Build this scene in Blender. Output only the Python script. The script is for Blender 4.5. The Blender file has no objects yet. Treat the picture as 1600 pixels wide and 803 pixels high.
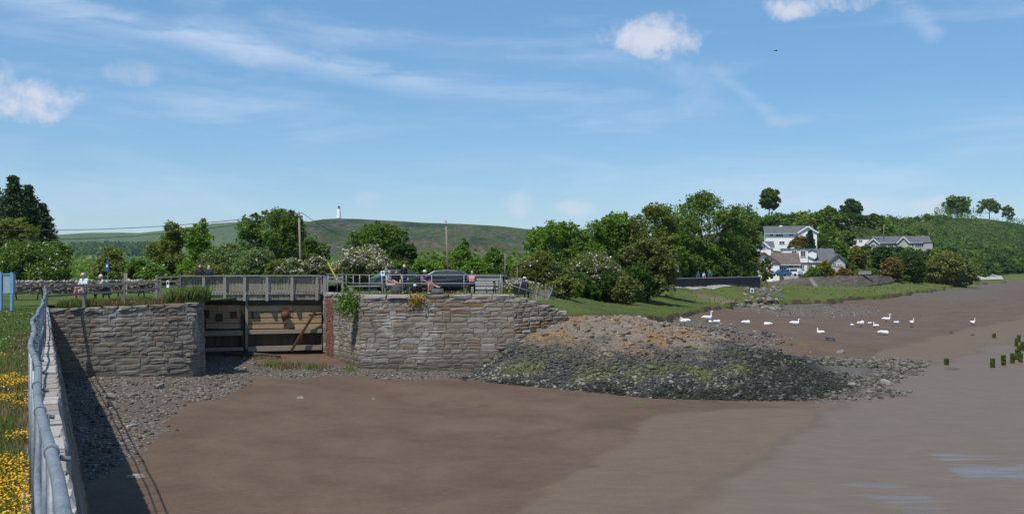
import bpy, bmesh, math, random
import numpy as np
from mathutils import Vector, Matrix
scene = bpy.context.scene
COL = scene.collection
R = math.radians
rng = np.random.default_rng(7)
random.seed(7)

# ---------------------------------------------------------------- camera
CAMZ, HOR, F = 1.75, 420.0, 1500.0
cam_d = bpy.data.cameras.new("camera")
cam_d.sensor_width = 36; cam_d.lens = 36*F/1600; cam_d.sensor_fit = 'HORIZONTAL'
cam_d.shift_y = (HOR-401.5)/1600
cam_d.clip_start = 0.05; cam_d.clip_end = 40000
cam = bpy.data.objects.new("camera", cam_d); COL.objects.link(cam)
cam.location = (0, 0, CAMZ); cam.rotation_euler = (R(90), 0, 0)
scene.camera = cam
scene.view_settings.view_transform = 'Standard'
scene.view_settings.look = 'None'
scene.view_settings.exposure = 0.12
scene.view_settings.gamma = 1.0
scene.view_settings.use_curve_mapping = False
scene.render.resolution_x, scene.render.resolution_y = 1024, 513
try:
    scene.cycles.volume_bounces = 0
    scene.cycles.max_bounces = 6
    scene.cycles.transparent_max_bounces = 6
except Exception:
    pass

# ---------------------------------------------------------------- sun and sky
LDIR = Vector((.34, .46, -1.0)).normalized()          # the way the sunlight travels
sun_d = bpy.data.lights.new("sun", 'SUN'); sun_d.energy = 4.6; sun_d.angle = R(.53); sun_d.color = (1, .95, .87)
sun = bpy.data.objects.new("sun", sun_d); COL.objects.link(sun)
sun.rotation_euler = LDIR.to_track_quat('-Z', 'Y').to_euler(); sun.location = (0, 0, 60)
SUN_EL = math.asin(-LDIR.z); SUN_ROT = math.atan2(-LDIR.x, -LDIR.y)

def px_dir(px, py):
    return Vector(((px-800)/F, 1.0, -(py-HOR)/F)).normalized()

def build_world():
    w = bpy.data.worlds.new("World"); scene.world = w; w.use_nodes = True
    nt = w.node_tree; N = nt.nodes; L = nt.links; N.clear()
    out = N.new('ShaderNodeOutputWorld'); bg = N.new('ShaderNodeBackground'); bg.inputs[1].default_value = .12
    L.new(bg.outputs[0], out.inputs[0])
    sky = N.new('ShaderNodeTexSky'); sky.sky_type = 'NISHITA'; sky.sun_disc = False
    sky.sun_elevation = SUN_EL; sky.sun_rotation = SUN_ROT
    sky.air_density = 1.0; sky.dust_density = .0; sky.ozone_density = 3.2; sky.altitude = 5
    hs = N.new('ShaderNodeHueSaturation'); hs.inputs['Saturation'].default_value = 1.22; hs.inputs['Value'].default_value = .94; L.new(sky.outputs[0], hs.inputs['Color'])
    tc = N.new('ShaderNodeTexCoord')
    def math_(op, a, b=None, c=None):
        n = N.new('ShaderNodeMath'); n.operation = op
        for i, v in enumerate((a, b, c)):
            if v is None: continue
            if isinstance(v, (int, float)): n.inputs[i].default_value = v
            else: L.new(v, n.inputs[i])
        return n.outputs[0]
    def vmath(op, a, b=None):
        n = N.new('ShaderNodeVectorMath'); n.operation = op
        for i, v in enumerate((a, b)):
            if v is None: continue
            if isinstance(v, (tuple, Vector)): n.inputs[i].default_value = v
            else: L.new(v, n.inputs[i])
        return n
    def noise(vec, scale, detail=5, rough=.55, dist=0):
        n = N.new('ShaderNodeTexNoise'); n.inputs['Scale'].default_value = scale
        n.inputs['Detail'].default_value = detail; n.inputs['Roughness'].default_value = rough
        n.inputs['Distortion'].default_value = dist
        L.new(vec, n.inputs['Vector']); return n.outputs['Fac']
    def smooth(v, a, b, lo=0., hi=1.):
        n = N.new('ShaderNodeMapRange'); n.interpolation_type = 'SMOOTHSTEP'
        n.inputs[1].default_value = a; n.inputs[2].default_value = b
        n.inputs[3].default_value = lo; n.inputs[4].default_value = hi
        L.new(v, n.inputs[0]); return n.outputs[0]
    D = tc.outputs['Generated']
    # thin cirrus: noise stretched along slightly falling bands, all round the sky
    mp = N.new('ShaderNodeMapping'); mp.inputs['Rotation'].default_value = (0, R(-12), R(8)); mp.inputs['Scale'].default_value = (1.6, 1.6, 9)
    L.new(D, mp.inputs['Vector'])
    c1 = noise(mp.outputs[0], 1.9, 7, .6, .6)
    mp2 = N.new('ShaderNodeMapping'); mp2.inputs['Rotation'].default_value = (0, R(3), R(20)); mp2.inputs['Scale'].default_value = (1, 1, 6)
    mp2.inputs['Location'].default_value = (3.1, 1.7, .4); L.new(D, mp2.inputs['Vector'])
    c2 = noise(mp2.outputs[0], 2.6, 7, .62, .8)
    cir = math_('MULTIPLY', smooth(c1, .45, .8), .42)
    cir = math_('ADD', cir, math_('MULTIPLY', smooth(c2, .5, .85), .30))
    # long contrail-like bands: great circles through two directions
    fine = noise(mp.outputs[0], 9, 5, .6, .5)
    for (a, b, wd, st) in (((20, 0), (640, 132), .012, .42), ((640, 128), (1000, 165), .014, .2), ((1120, 110), (1210, 185), .006, .22), ((1400, -10), (1460, 60), .009, .3)):
        da, db = px_dir(*a), px_dir(*b); nrm = da.cross(db).normalized(); mid = (da+db).normalized()
        off = math_('ABSOLUTE', math_('ADD', vmath('DOT_PRODUCT', D, nrm).outputs['Value'], math_('MULTIPLY', math_('SUBTRACT', fine, .5), wd*2.6)))
        band = smooth(off, 0, wd*1.6, 1, 0)
        half = math.acos(max(-1, min(1, mid.dot(da))))
        along = smooth(vmath('DOT_PRODUCT', D, mid).outputs['Value'], math.cos(half*1.35), math.cos(half*.7), 0, 1)
        k = math_('MULTIPLY', math_('MULTIPLY', band, along), math_('MULTIPLY', smooth(fine, .2, .7), st))
        cir = math_('ADD', cir, k)
    # small cumulus, each at its own place in the sky
    puff = None
    nz = noise(D, 26, 6, .62, .3); nz2 = noise(D, 75, 4, .6)
    nn = math_('ADD', math_('MULTIPLY', math_('SUBTRACT', nz, .5), 3.4), math_('MULTIPLY', math_('SUBTRACT', nz2, .5), .7))
    shade = None
    for (px, py, wx, wy, st) in ((42, 148, 70, 44, 1.0), (1012, 60, 88, 36, 1.0), (1278, 8, 76, 22, .95), (578, 313, 30, 16, .34), (806, 318, 28, 22, .42),
                                 (900, 326, 46, 16, .5), (212, 113, 44, 20, .3), (386, 87, 38, 18, .26), (1335, 322, 50, 16, .42), (1466, 322, 40, 16, .45),
                                 (76, 342, 24, 20, .25), (1232, 190, 40, 12, .2)):
        c = px_dir(px, py)
        right = Vector((c.y, -c.x, 0)).normalized(); up = right.cross(c)
        rx = math_('DIVIDE', vmath('DOT_PRODUCT', D, right).outputs['Value'], wx/F)
        ry0 = math_('SUBTRACT', vmath('DOT_PRODUCT', D, up).outputs['Value'], 0)
        ce = 0.0
        ry = math_('DIVIDE', ry0, wy/F)
        front = smooth(vmath('DOT_PRODUCT', D, c).outputs['Value'], .9, .95)
        r2 = math_('ADD', math_('POWER', math_('ABSOLUTE', rx), 2.), math_('POWER', math_('ABSOLUTE', ry), 2.))
        den = math_('ADD', math_('SUBTRACT', 1.0, math_('MULTIPLY', r2, .9)), nn)
        k = math_('MULTIPLY', math_('MULTIPLY', smooth(den, .1, 1.35), front), st)
        puff = k if puff is None else math_('MAXIMUM', puff, k)
    mix = N.new('ShaderNodeMixRGB'); mix.inputs[2].default_value = (5.4, 6.2, 7.6, 1)
    L.new(math_('MINIMUM', cir, .75), mix.inputs[0]); sm = N.new('ShaderNodeMixRGB'); sm.inputs[0].default_value = .42; sm.inputs[2].default_value = (1.75, 3.5, 5.7, 1); L.new(hs.outputs[0], sm.inputs[1])
    L.new(sm.outputs[0], mix.inputs[1])
    mix2 = N.new('ShaderNodeMixRGB'); mix2.inputs[2].default_value = (6.3, 6.2, 6.7, 1)
    L.new(math_('MULTIPLY', puff, .76), mix2.inputs[0]); L.new(mix.outputs[0], mix2.inputs[1])
    L.new(mix2.outputs[0], bg.inputs[0])
build_world()

# ---------------------------------------------------------------- helpers
def P(px, py, Y):
    """world point seen at photo pixel (px,py) at distance Y"""
    return Vector(((px-800)/F*Y, Y, CAMZ-(py-HOR)/F*Y))
def PX(px, Y): return (px-800)/F*Y
def PZ(py, Y): return CAMZ-(py-HOR)/F*Y
def G(px, py, z):
    Y = (CAMZ-z)*F/(py-HOR); return Vector(((px-800)/F*Y, Y, z))

def tag(o, label=None, cat=None, group=None, kind=None):
    if label: o['label'] = label
    if cat: o['category'] = cat
    if group: o['group'] = group
    if kind: o['kind'] = kind
    return o
def thing(name, label, cat, loc=(0, 0, 0), group=None, rz=0.0):
    o = bpy.data.objects.new(name, None); COL.objects.link(o)
    o.empty_display_size = .3; o.location = loc; o.rotation_euler = (0, 0, rz)
    return tag(o, label, cat, group)
def link(name, me, parent=None):
    o = bpy.data.objects.new(name, me); COL.objects.link(o)
    if parent is not None: o.parent = parent
    return o
def world_loc(p):
    v = Vector((0, 0, 0))
    while p is not None:
        v += Vector(p.location); p = p.parent
    return v
def copy_tree(o, parent=None):
    c = o.copy(); COL.objects.link(c)
    if parent is not None: c.parent = parent
    for ch in list(o.children): copy_tree(ch, c)
    return c

def np_mesh(name, verts, faces, mats, midx=None, smooth=False, colors=None):
    """verts (N,3), faces (M,k) arrays with equal k"""
    verts = np.asarray(verts, dtype=np.float32); faces = np.asarray(faces, dtype=np.int32)
    me = bpy.data.meshes.new(name); M, k = faces.shape
    me.vertices.add(len(verts)); me.vertices.foreach_set('co', verts.ravel())
    me.loops.add(M*k); me.loops.foreach_set('vertex_index', faces.ravel())
    me.polygons.add(M); me.polygons.foreach_set('loop_start', np.arange(0, M*k, k, dtype=np.int32))
    try: me.polygons.foreach_set('loop_total', np.full(M, k, dtype=np.int32))
    except Exception: pass
    for m in (mats if isinstance(mats, (list, tuple)) else [mats]): me.materials.append(m)
    if midx is not None: me.polygons.foreach_set('material_index', np.asarray(midx, dtype=np.int32))
    if smooth: me.polygons.foreach_set('use_smooth', np.ones(M, dtype=bool))
    me.update(calc_edges=True)
    if colors is not None:
        for nm, arr in colors.items():
            a = me.color_attributes.new(nm, 'FLOAT_COLOR', 'POINT')
            arr = np.asarray(arr, dtype=np.float32)
            if arr.shape[1] == 3: arr = np.hstack([arr, np.ones((len(arr), 1), np.float32)])
            a.data.foreach_set('color', arr.ravel())
    me.validate()
    return me

class MB:
    def __init__(s): s.v = []; s.f = []; s.m = []; s.cm = 0
    def add(s, vs, fs):
        b = len(s.v); s.v += [Vector(v) for v in vs]; s.f += [[b+i for i in f] for f in fs]; s.m += [s.cm]*len(fs); return s
    def box(s, c, size, rz=0.0, top=1.0):
        c = Vector(c); hx, hy, hz = size[0]/2, size[1]/2, size[2]/2
        ca, sa = math.cos(rz), math.sin(rz); vs = []
        for z in (-hz, hz):
            k = top if z > 0 else 1
            for x, y in ((-hx, -hy), (hx, -hy), (hx, hy), (-hx, hy)):
                x *= k; y *= k
                vs.append(c+Vector((x*ca-y*sa, x*sa+y*ca, z)))
        return s.add(vs, [(3, 2, 1, 0), (4, 5, 6, 7), (0, 1, 5, 4), (1, 2, 6, 5), (2, 3, 7, 6), (3, 0, 4, 7)])
    def beam(s, a, b, w, h, up=(0, 0, 1)):
        a, b = Vector(a), Vector(b); d = (b-a).normalized(); u = Vector(up)
        if abs(d.dot(u)) > .98: u = Vector((0, 1, 0))
        r = d.cross(u).normalized(); u = r.cross(d).normalized(); vs = []
        for p in (a, b):
            for x, z in ((-w/2, -h/2), (w/2, -h/2), (w/2, h/2), (-w/2, h/2)): vs.append(p+r*x+u*z)
        return s.add(vs, [(0, 1, 2, 3), (7, 6, 5, 4), (4, 5, 1, 0), (5, 6, 2, 1), (6, 7, 3, 2), (7, 4, 0, 3)])
    def tube(s, pts, rad, n=8, cap=True):
        pts = [Vector(p) for p in pts]
        if not isinstance(rad, (list, tuple)): rad = [rad]*len(pts)
        vs = []; fs = []
        ref = None
        for i, p in enumerate(pts):
            d = (pts[min(i+1, len(pts)-1)]-pts[max(i-1, 0)]).normalized()
            if ref is None:
                ref = Vector((0, 0, 1)) if abs(d.z) < .9 else Vector((1, 0, 0))
            x = d.cross(ref)
            if x.length < 1e-4: x = d.orthogonal()
            x.normalize(); y = x.cross(d).normalized(); ref = y
            for k in range(n):
                t = 2*math.pi*k/n; vs.append(p+(x*math.cos(t)+y*math.sin(t))*rad[i])
        for i in range(len(pts)-1):
            for k in range(n):
                a = i*n+k; b = i*n+(k+1) % n; fs.append((a, b, b+n, a+n))
        if cap:
            fs.append(tuple(range(n-1, -1, -1))); o = (len(pts)-1)*n; fs.append(tuple(o+k for k in range(n)))
        return s.add(vs, fs)
    def ell(s, c, r, nu=10, nv=6, rot=None):
        c = Vector(c); vs = []; fs = []
        def q(v):
            v = Vector(v)
            return c+(rot @ v if rot is not None else v)
        vs.append(q((0, 0, -r[2])))
        for i in range(1, nv):
            ph = -math.pi/2+math.pi*i/nv
            for k in range(nu):
                t = 2*math.pi*k/nu
                vs.append(q((r[0]*math.cos(ph)*math.cos(t), r[1]*math.cos(ph)*math.sin(t), r[2]*math.sin(ph))))
        vs.append(q((0, 0, r[2]))); top = len(vs)-1
        for k in range(nu):
            fs.append((0, 1+(k+1) % nu, 1+k)); o = 1+(nv-2)*nu
            fs.append((top, o+k, o+(k+1) % nu))
        for i in range(nv-2):
            for k in range(nu):
                a = 1+i*nu+k; b = 1+i*nu+(k+1) % nu; fs.append((a, b, b+nu, a+nu))
        return s.add(vs, fs)
    def build(s, name, mats, parent=None, smooth=False, world=True, label=None):
        off = world_loc(parent) if (parent is not None and world) else Vector((0, 0, 0))
        me = bpy.data.meshes.new(name)
        me.from_pydata([tuple(v-off) for v in s.v], [], s.f)
        for m in (mats if isinstance(mats, (list, tuple)) else [mats]): me.materials.append(m)
        if any(s.m): me.polygons.foreach_set('material_index', s.m)
        if smooth: me.polygons.foreach_set('use_smooth', [True]*len(s.f))
        me.update()
        o = link(name, me, parent)
        if label: o['label'] = label
        return o

def hash2(ix, iy, seed):
    h = (ix.astype(np.int64)*374761393+iy.astype(np.int64)*668265263+seed*974634777) & 0x7fffffff
    h = ((h ^ (h >> 13))*1274126177) & 0x7fffffff
    return ((h ^ (h >> 16)) & 0xffff)/65535.0
def vnoise(x, y, scale, seed=0, octs=4):
    x = np.asarray(x, float)/scale; y = np.asarray(y, float)/scale
    tot = 0; amp = 1; s = 0
    for o in range(octs):
        ix = np.floor(x); iy = np.floor(y); fx = x-ix; fy = y-iy
        fx = fx*fx*(3-2*fx); fy = fy*fy*(3-2*fy)
        a = hash2(ix, iy, seed+o); b = hash2(ix+1, iy, seed+o); c = hash2(ix, iy+1, seed+o); d = hash2(ix+1, iy+1, seed+o)
        tot = tot+amp*((a*(1-fx)+b*fx)*(1-fy)+(c*(1-fx)+d*fx)*fy); s += amp
        amp *= .5; x = x*2.03; y = y*2.03
    return tot/s*2-1
def sdf_poly(x, y, poly):
    """signed distance, positive inside"""
    x = np.asarray(x, float); y = np.asarray(y, float)
    d2 = np.full(x.shape, 1e18); ins = np.zeros(x.shape, bool); n = len(poly)
    for i in range(n):
        ax, ay = poly[i]; bx, by = poly[(i+1) % n]; ex, ey = bx-ax, by-ay
        t = np.clip(((x-ax)*ex+(y-ay)*ey)/(ex*ex+ey*ey+1e-12), 0, 1)
        d2 = np.minimum(d2, (x-ax-t*ex)**2+(y-ay-t*ey)**2)
        c = ((ay > y) != (by > y)) & (x < (bx-ax)*(y-ay)/((by-ay) if by != ay else 1e-12)+ax)
        ins ^= c
    return np.where(ins, 1, -1)*np.sqrt(d2)
def sstep(v, a, b):
    t = np.clip((v-a)/(b-a), 0, 1); return t*t*(3-2*t)
def axis(segs):
    out = []
    for a, b, st in segs: out += list(np.arange(a, b, st))
    out.append(segs[-1][1]); return np.array(out)
def grow(start, end, step, k):
    out = []; v = start
    while v < end: out.append(v); v += step; step *= k
    out.append(end); return np.array(out)
def sheet(name, xs, ys, hfun, mats, parent=None, keep=None, colors=None, smooth=True):
    X, Y = np.meshgrid(xs, ys); Z = hfun(X, Y)
    nx, ny = len(xs), len(ys)
    V = np.stack([X.ravel(), Y.ravel(), Z.ravel()], 1)
    i = np.arange(ny-1)[:, None]*nx+np.arange(nx-1)[None, :]; i = i.ravel()
    Fc = np.stack([i, i+1, i+nx+1, i+nx], 1)
    if keep is not None:
        kv = keep(X, Y).ravel(); Fc = Fc[kv[Fc].any(1)]
        used = np.unique(Fc); mp = np.full(len(V), -1); mp[used] = np.arange(len(used)); Fc = mp[Fc]; V = V[used]
    else: used = None
    cols = None
    if colors is not None:
        cols = {}
        for k, fn in colors.items():
            a = fn(X, Y, Z).reshape(-1, 3); cols[k] = a[used] if used is not None else a
    off = np.array(world_loc(parent)) if parent is not None else 0
    me = np_mesh(name, V-off, Fc, mats, smooth=smooth, colors=cols)
    return link(name, me, parent)

# ---------------------------------------------------------------- materials
def new_mat(name):
    m = bpy.data.materials.new(name); m.use_nodes = True
    nt = m.node_tree; nt.nodes.clear()
    out = nt.nodes.new('ShaderNodeOutputMaterial'); b = nt.nodes.new('ShaderNodeBsdfPrincipled')
    nt.links.new(b.outputs[0], out.inputs[0]); return m, nt, b, out
class NB:
    def __init__(s, nt): s.N = nt.nodes; s.L = nt.links; s.tc = None
    def coord(s, kind='Object', scale=None):
        if s.tc is None: s.tc = s.N.new('ShaderNodeTexCoord')
        v = s.tc.outputs[kind]
        if scale is not None:
            mp = s.N.new('ShaderNodeMapping'); mp.inputs['Scale'].default_value = scale; s.L.new(v, mp.inputs[0]); v = mp.outputs[0]
        return v
    def pos(s, scale=None):
        g = s.N.new('ShaderNodeNewGeometry'); v = g.outputs['Position']
        if scale is not None:
            mp = s.N.new('ShaderNodeMapping'); mp.inputs['Scale'].default_value = scale; s.L.new(v, mp.inputs[0]); v = mp.outputs[0]
        return v
    def noise(s, v, scale, detail=5, rough=.6, dist=0.):
        n = s.N.new('ShaderNodeTexNoise'); n.inputs['Scale'].default_value = scale; n.inputs['Detail'].default_value = detail
        n.inputs['Roughness'].default_value = rough; n.inputs['Distortion'].default_value = dist
        s.L.new(v, n.inputs['Vector']); return n.outputs['Fac']
    def voro(s, v, scale, feat='F1', out='Distance'):
        n = s.N.new('ShaderNodeTexVoronoi'); n.feature = feat; n.inputs['Scale'].default_value = scale
        s.L.new(v, n.inputs['Vector']); return n.outputs[out]
    def ramp(s, fac, cols, interp='LINEAR'):
        n = s.N.new('ShaderNodeValToRGB'); cr = n.color_ramp; cr.interpolation = interp
        if not isinstance(cols[0][0], (tuple, list)): cols = [(i/(len(cols)-1), c) for i, c in enumerate(cols)]
        else: cols = [(c[1], c[0]) for c in cols]
        while len(cr.elements) < len(cols): cr.elements.new(.5)
        for e, (p, c) in zip(cr.elements, cols): e.position = p; e.color = (c[0], c[1], c[2], 1)
        s.L.new(fac, n.inputs[0]); return n.outputs[0]
    def math(s, op, a, b=None):
        n = s.N.new('ShaderNodeMath'); n.operation = op
        for i, v in enumerate((a, b)):
            if v is None: continue
            if isinstance(v, (int, float)): n.inputs[i].default_value = v
            else: s.L.new(v, n.inputs[i])
        return n.outputs[0]
    def rng(s, v, a, b, c=0., d=1., smooth=True):
        n = s.N.new('ShaderNodeMapRange'); n.interpolation_type = 'SMOOTHSTEP' if smooth else 'LINEAR'
        for i, k in ((1, a), (2, b), (3, c), (4, d)): n.inputs[i].default_value = k
        s.L.new(v, n.inputs[0]); return n.outputs[0]
    def mix(s, fac, a, b, typ='MIX'):
        n = s.N.new('ShaderNodeMixRGB'); n.blend_type = typ
        for i, v in ((0, fac), (1, a), (2, b)):
            if isinstance(v, (int, float)): n.inputs[i].default_value = v
            elif isinstance(v, tuple): n.inputs[i].default_value = (v[0], v[1], v[2], 1)
            else: s.L.new(v, n.inputs[i])
        return n.outputs[0]
    def bump(s, h, strength, dist=.05, prev=None):
        n = s.N.new('ShaderNodeBump'); n.inputs['Strength'].default_value = strength; n.inputs['Distance'].default_value = dist
        s.L.new(h, n.inputs['Height'])
        if prev is not None: s.L.new(prev, n.inputs['Normal'])
        return n.outputs[0]
    def objrand(s): return s.N.new('ShaderNodeObjectInfo').outputs['Random']
    def island(s): return s.N.new('ShaderNodeNewGeometry').outputs['Random Per Island']
    def attr(s, nm, sep=True):
        n = s.N.new('ShaderNodeAttribute'); n.attribute_name = nm
        if not sep: return n.outputs['Color']
        sp = s.N.new('ShaderNodeSeparateColor'); s.L.new(n.outputs['Color'], sp.inputs[0]); return sp.outputs
def mat(name, cols, rough=.8, scale=3., bump=.3, bscale=25., bdist=.02, rand=None, spec=.3, metal=0., stretch=None, grain=.25, stain=None):
    """noise-coloured surface; rand: 'obj' or 'island' picks the tone per object or per loose piece"""
    m, nt, b, out = new_mat(name); q = NB(nt); v = q.coord('Object', stretch)
    n = q.noise(v, scale, 6, .62)
    if rand:
        r = q.objrand() if rand == 'obj' else q.island()
        fac = q.math('ADD', q.math('MULTIPLY', r, .72), q.math('MULTIPLY', n, .28))
        if rand == 'obj':
            # offset the grain so that shared meshes do not repeat it
            cv = nt.nodes.new('ShaderNodeVectorMath'); cv.operation = 'ADD'; nt.links.new(v, cv.inputs[0])
            sc = nt.nodes.new('ShaderNodeVectorMath'); sc.operation = 'SCALE'; sc.inputs[0].default_value = (37., 71., 13.); nt.links.new(r, sc.inputs['Scale'])
            nt.links.new(sc.outputs[0], cv.inputs[1]); v = cv.outputs[0]
    else: fac = q.rng(n, .25, .75, smooth=False)
    c = q.ramp(fac, cols)
    n2 = q.noise(v, bscale, 5, .65)
    c = q.mix(grain, c, q.ramp(n2, [((.25, .25, .25), .3), ((1, 1, 1), .7)]), 'MULTIPLY') if grain else c
    if stain:
        # lime bloom, damp streaks and lichen running across the joints
        wp = q.pos((1, 1, .55)); s1 = q.noise(wp, .55, 6, .68); s2 = q.noise(q.pos((1.4, 1.4, .35)), .9, 6, .7, .4); s3 = q.noise(q.pos(), 1.9, 6, .7)
        c = q.mix(q.rng(s1, .52, .68, 0, stain), c, (.37, .35, .32)); c = q.mix(q.rng(s2, .55, .72, 0, stain), c, (.075, .066, .055)); c = q.mix(q.rng(s3, .6, .72, 0, stain*.7), c, (.2, .135, .075))
        zz = nt.nodes.new('ShaderNodeSeparateXYZ'); nt.links.new(q.pos(), zz.inputs[0])
        td = q.rng(q.math('ADD', zz.outputs[2], q.math('MULTIPLY', s3, .9)), -3.35, -2.55, .62, 0); c = q.mix(td, c, (.085, .075, .055))
    nt.links.new(c, b.inputs['Base Color'])
    b.inputs['Roughness'].default_value = rough; b.inputs['Metallic'].default_value = metal
    b.inputs['Specular IOR Level'].default_value = spec
    if bump: nt.links.new(q.bump(n2, bump, bdist), b.inputs['Normal'])
    return m
def leaf_mat(name, cols, trans=.42, rough=.55):
    m, nt, b, out = new_mat(name); q = NB(nt)
    r = q.island()
    n = q.noise(q.coord('Object'), .55, 3, .5)
    fac = q.math('ADD', q.math('MULTIPLY', r, .6), q.math('MULTIPLY', q.rng(n, .3, .7), .4))
    c = q.ramp(fac, cols); nt.links.new(c, b.inputs['Base Color'])
    b.inputs['Roughness'].default_value = rough; b.inputs['Specular IOR Level'].default_value = .25
    t = nt.nodes.new('ShaderNodeBsdfTranslucent'); nt.links.new(q.mix(.5, c, (.12, .2, .02)), t.inputs[0])
    mx = nt.nodes.new('ShaderNodeMixShader'); mx.inputs[0].default_value = trans
    nt.links.new(b.outputs[0], mx.inputs[1]); nt.links.new(t.outputs[0], mx.inputs[2]); nt.links.new(mx.outputs[0], out.inputs[0])
    return m

M = {}
M['stone'] = mat('wall_stone', [(.16, .133, .105), (.225, .187, .148), (.295, .258, .212), (.235, .18, .132), (.335, .308, .27), (.265, .23, .195)], .92, 4., .6, 14., .02, 'obj', grain=.65, stain=.85)
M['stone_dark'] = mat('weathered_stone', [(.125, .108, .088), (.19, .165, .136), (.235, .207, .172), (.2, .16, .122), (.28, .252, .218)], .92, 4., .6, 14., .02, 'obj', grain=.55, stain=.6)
M['stone_brown'] = mat('brown_stone', [(.1, .06, .035), (.19, .12, .06), (.25, .15, .06), (.16, .13, .1)], .92, 3., .7, 12., .03, 'obj', grain=.5)
M['mortar'] = mat('mortar', [(.1, .088, .073), (.17, .15, .125), (.24, .22, .19)], .95, 2.2, .8, 16., .03, grain=.5, stain=.6)
M['coping'] = mat('coping_stone', [(.23, .2, .17), (.33, .3, .265), (.27, .225, .19), (.2, .17, .145)], .9, 3., .6, 15., .03, 'obj', grain=.45)
M['pale_coping'] = mat('pale_coping', [(.34, .31, .27), (.44, .41, .37), (.27, .24, .2), (.38, .34, .29)], .9, 3., .6, 15., .02, 'obj', grain=.45)
M['brick'] = mat('red_brick', [(.2, .075, .05), (.27, .11, .075), (.24, .095, .065), (.34, .21, .17)], .9, 8., .5, 30., .01, 'obj', grain=.35)
M['timber'] = mat('weathered_timber', [(.18, .148, .118), (.275, .235, .19), (.35, .31, .26), (.24, .192, .145)], .9, 3., .5, 20., .006, 'obj', stretch=(1, 1, .25), grain=.5)
M['timber_pale'] = mat('pale_timber', [(.27, .25, .22), (.36, .34, .3), (.3, .27, .23)], .9, 3., .5, 20., .006, 'obj', stretch=(.3, 1, 1), grain=.45)
M['timber_dark'] = mat('dark_timber', [(.035, .028, .022), (.06, .05, .04), (.085, .07, .055)], .85, 3., .5, 20., .006, 'obj', stretch=(.3, 1, 1), grain=.45)
M['gate_plank'] = mat('gate_plank', [(.34, .235, .13), (.45, .325, .19), (.5, .38, .24), (.38, .29, .185)], .85, 2.5, .6, 18., .008, 'obj', stretch=(.25, 1, 1), grain=.5)
M['beam_tan'] = mat('gate_beam', [(.2, .16, .115), (.29, .24, .18), (.35, .3, .235)], .88, 3., .5, 20., .006, 'obj', stretch=(.3, 1, 1), grain=.5)
M['rust_dark'] = mat('dark_rusty_iron', [(.05, .026, .016), (.09, .045, .025), (.13, .065, .035)], .9, 9., .5, 40., .004)
M['gate_wet'] = mat('wet_gate_board', [(.055, .042, .03), (.095, .072, .05), (.13, .1, .07)], .7, 2.5, .5, 18., .008, 'obj', stretch=(1, 1, .25), grain=.4)
M['rust'] = mat('rusty_iron', [(.06, .028, .015), (.13, .055, .025), (.2, .085, .035)], .9, 9., .5, 40., .004)
M['galv'] = mat('galvanised_steel', [(.15, .172, .195), (.23, .258, .285), (.29, .315, .34)], .55, 5., .15, 40., .002, spec=.5, metal=.35, grain=.45)
M['concrete'] = mat('concrete', [(.24, .23, .21), (.31, .3, .275), (.2, .185, .165)], .92, 1.5, .35, 30., .01, grain=.3)
M['grass'] = leaf_mat('grass_blade', [(.07, .125, .024), (.12, .18, .035), (.17, .21, .05), (.22, .225, .085)], .25, .7)
M['grass_dry'] = leaf_mat('dry_grass', [(.09, .1, .03), (.2, .15, .07), (.3, .2, .11), (.12, .13, .04)], .25, .8)
M['flower_yellow'] = leaf_mat('yellow_flower', [(.58, .29, .006), (.68, .38, .008), (.74, .47, .015)], .2, .7)
M['flower_white'] = leaf_mat('white_flower', [(.5, .47, .38), (.62, .58, .48), (.4, .36, .28)], .2, .8)
M['bark'] = mat('bark', [(.055, .042, .03), (.1, .08, .06), (.14, .115, .09)], .95, 5., .6, 20., .03, stretch=(1, 1, .3))
M['bark_pale'] = mat('pale_bark', [(.16, .145, .12), (.24, .22, .185), (.3, .275, .235)], .95, 5., .6, 20., .03, stretch=(1, 1, .3))
LEAF = {
 'oak': leaf_mat('oak_leaf', [(0.062, 0.122, 0.016), (0.112, 0.195, 0.024), (0.175, 0.270, 0.037)]),
 'bright': leaf_mat('bright_leaf', [(0.082, 0.165, 0.016), (0.139, 0.253, 0.024), (0.222, 0.342, 0.040)]),
 'olive': leaf_mat('olive_leaf', [(0.112, 0.147, 0.028), (0.175, 0.215, 0.040), (0.249, 0.287, 0.058)]),
 'dark': leaf_mat('dark_leaf', [(0.029, 0.072, 0.013), (0.055, 0.110, 0.017), (0.087, 0.151, 0.025)]),
 'conifer': leaf_mat('conifer_needle', [(0.022, 0.044, 0.017), (0.035, 0.069, 0.025), (0.055, 0.097, 0.032)], .1),
 'hawthorn': leaf_mat('hawthorn_leaf', [(0.098, 0.122, 0.028), (0.161, 0.184, 0.045), (0.224, 0.232, 0.072)]),
 'yellow': leaf_mat('yellow_shrub_leaf', [(0.134, 0.152, 0.015), (0.208, 0.213, 0.018), (0.283, 0.257, 0.026)]),
 'rust': leaf_mat('russet_leaf', [(0.175, 0.110, 0.032), (0.249, 0.147, 0.045), (0.199, 0.184, 0.037)]),
 'grey': leaf_mat('grey_leaf', [(0.124, 0.173, 0.064), (0.175, 0.232, 0.082), (0.249, 0.305, 0.109)]),
}
M['white_paint'] = mat('white_render', [(.76, .76, .74), (.84, .84, .82)], .85, .8, .1, 8., .01, grain=.08)
M['grey_render'] = mat('grey_render', [(.38, .37, .36), (.46, .45, .43)], .88, .8, .1, 8., .01, grain=.1)
M['slate'] = mat('slate_roof', [(.075, .08, .09), (.11, .115, .125), (.15, .15, .155)], .75, .9, .4, 3., .03, stretch=(1, 1, 2.5), grain=.4)
M['slate_brown'] = mat('brown_tile_roof', [(.085, .07, .06), (.13, .105, .09), (.17, .14, .12)], .85, .9, .4, 3., .03, stretch=(1, 1, 2.5), grain=.4)
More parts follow.
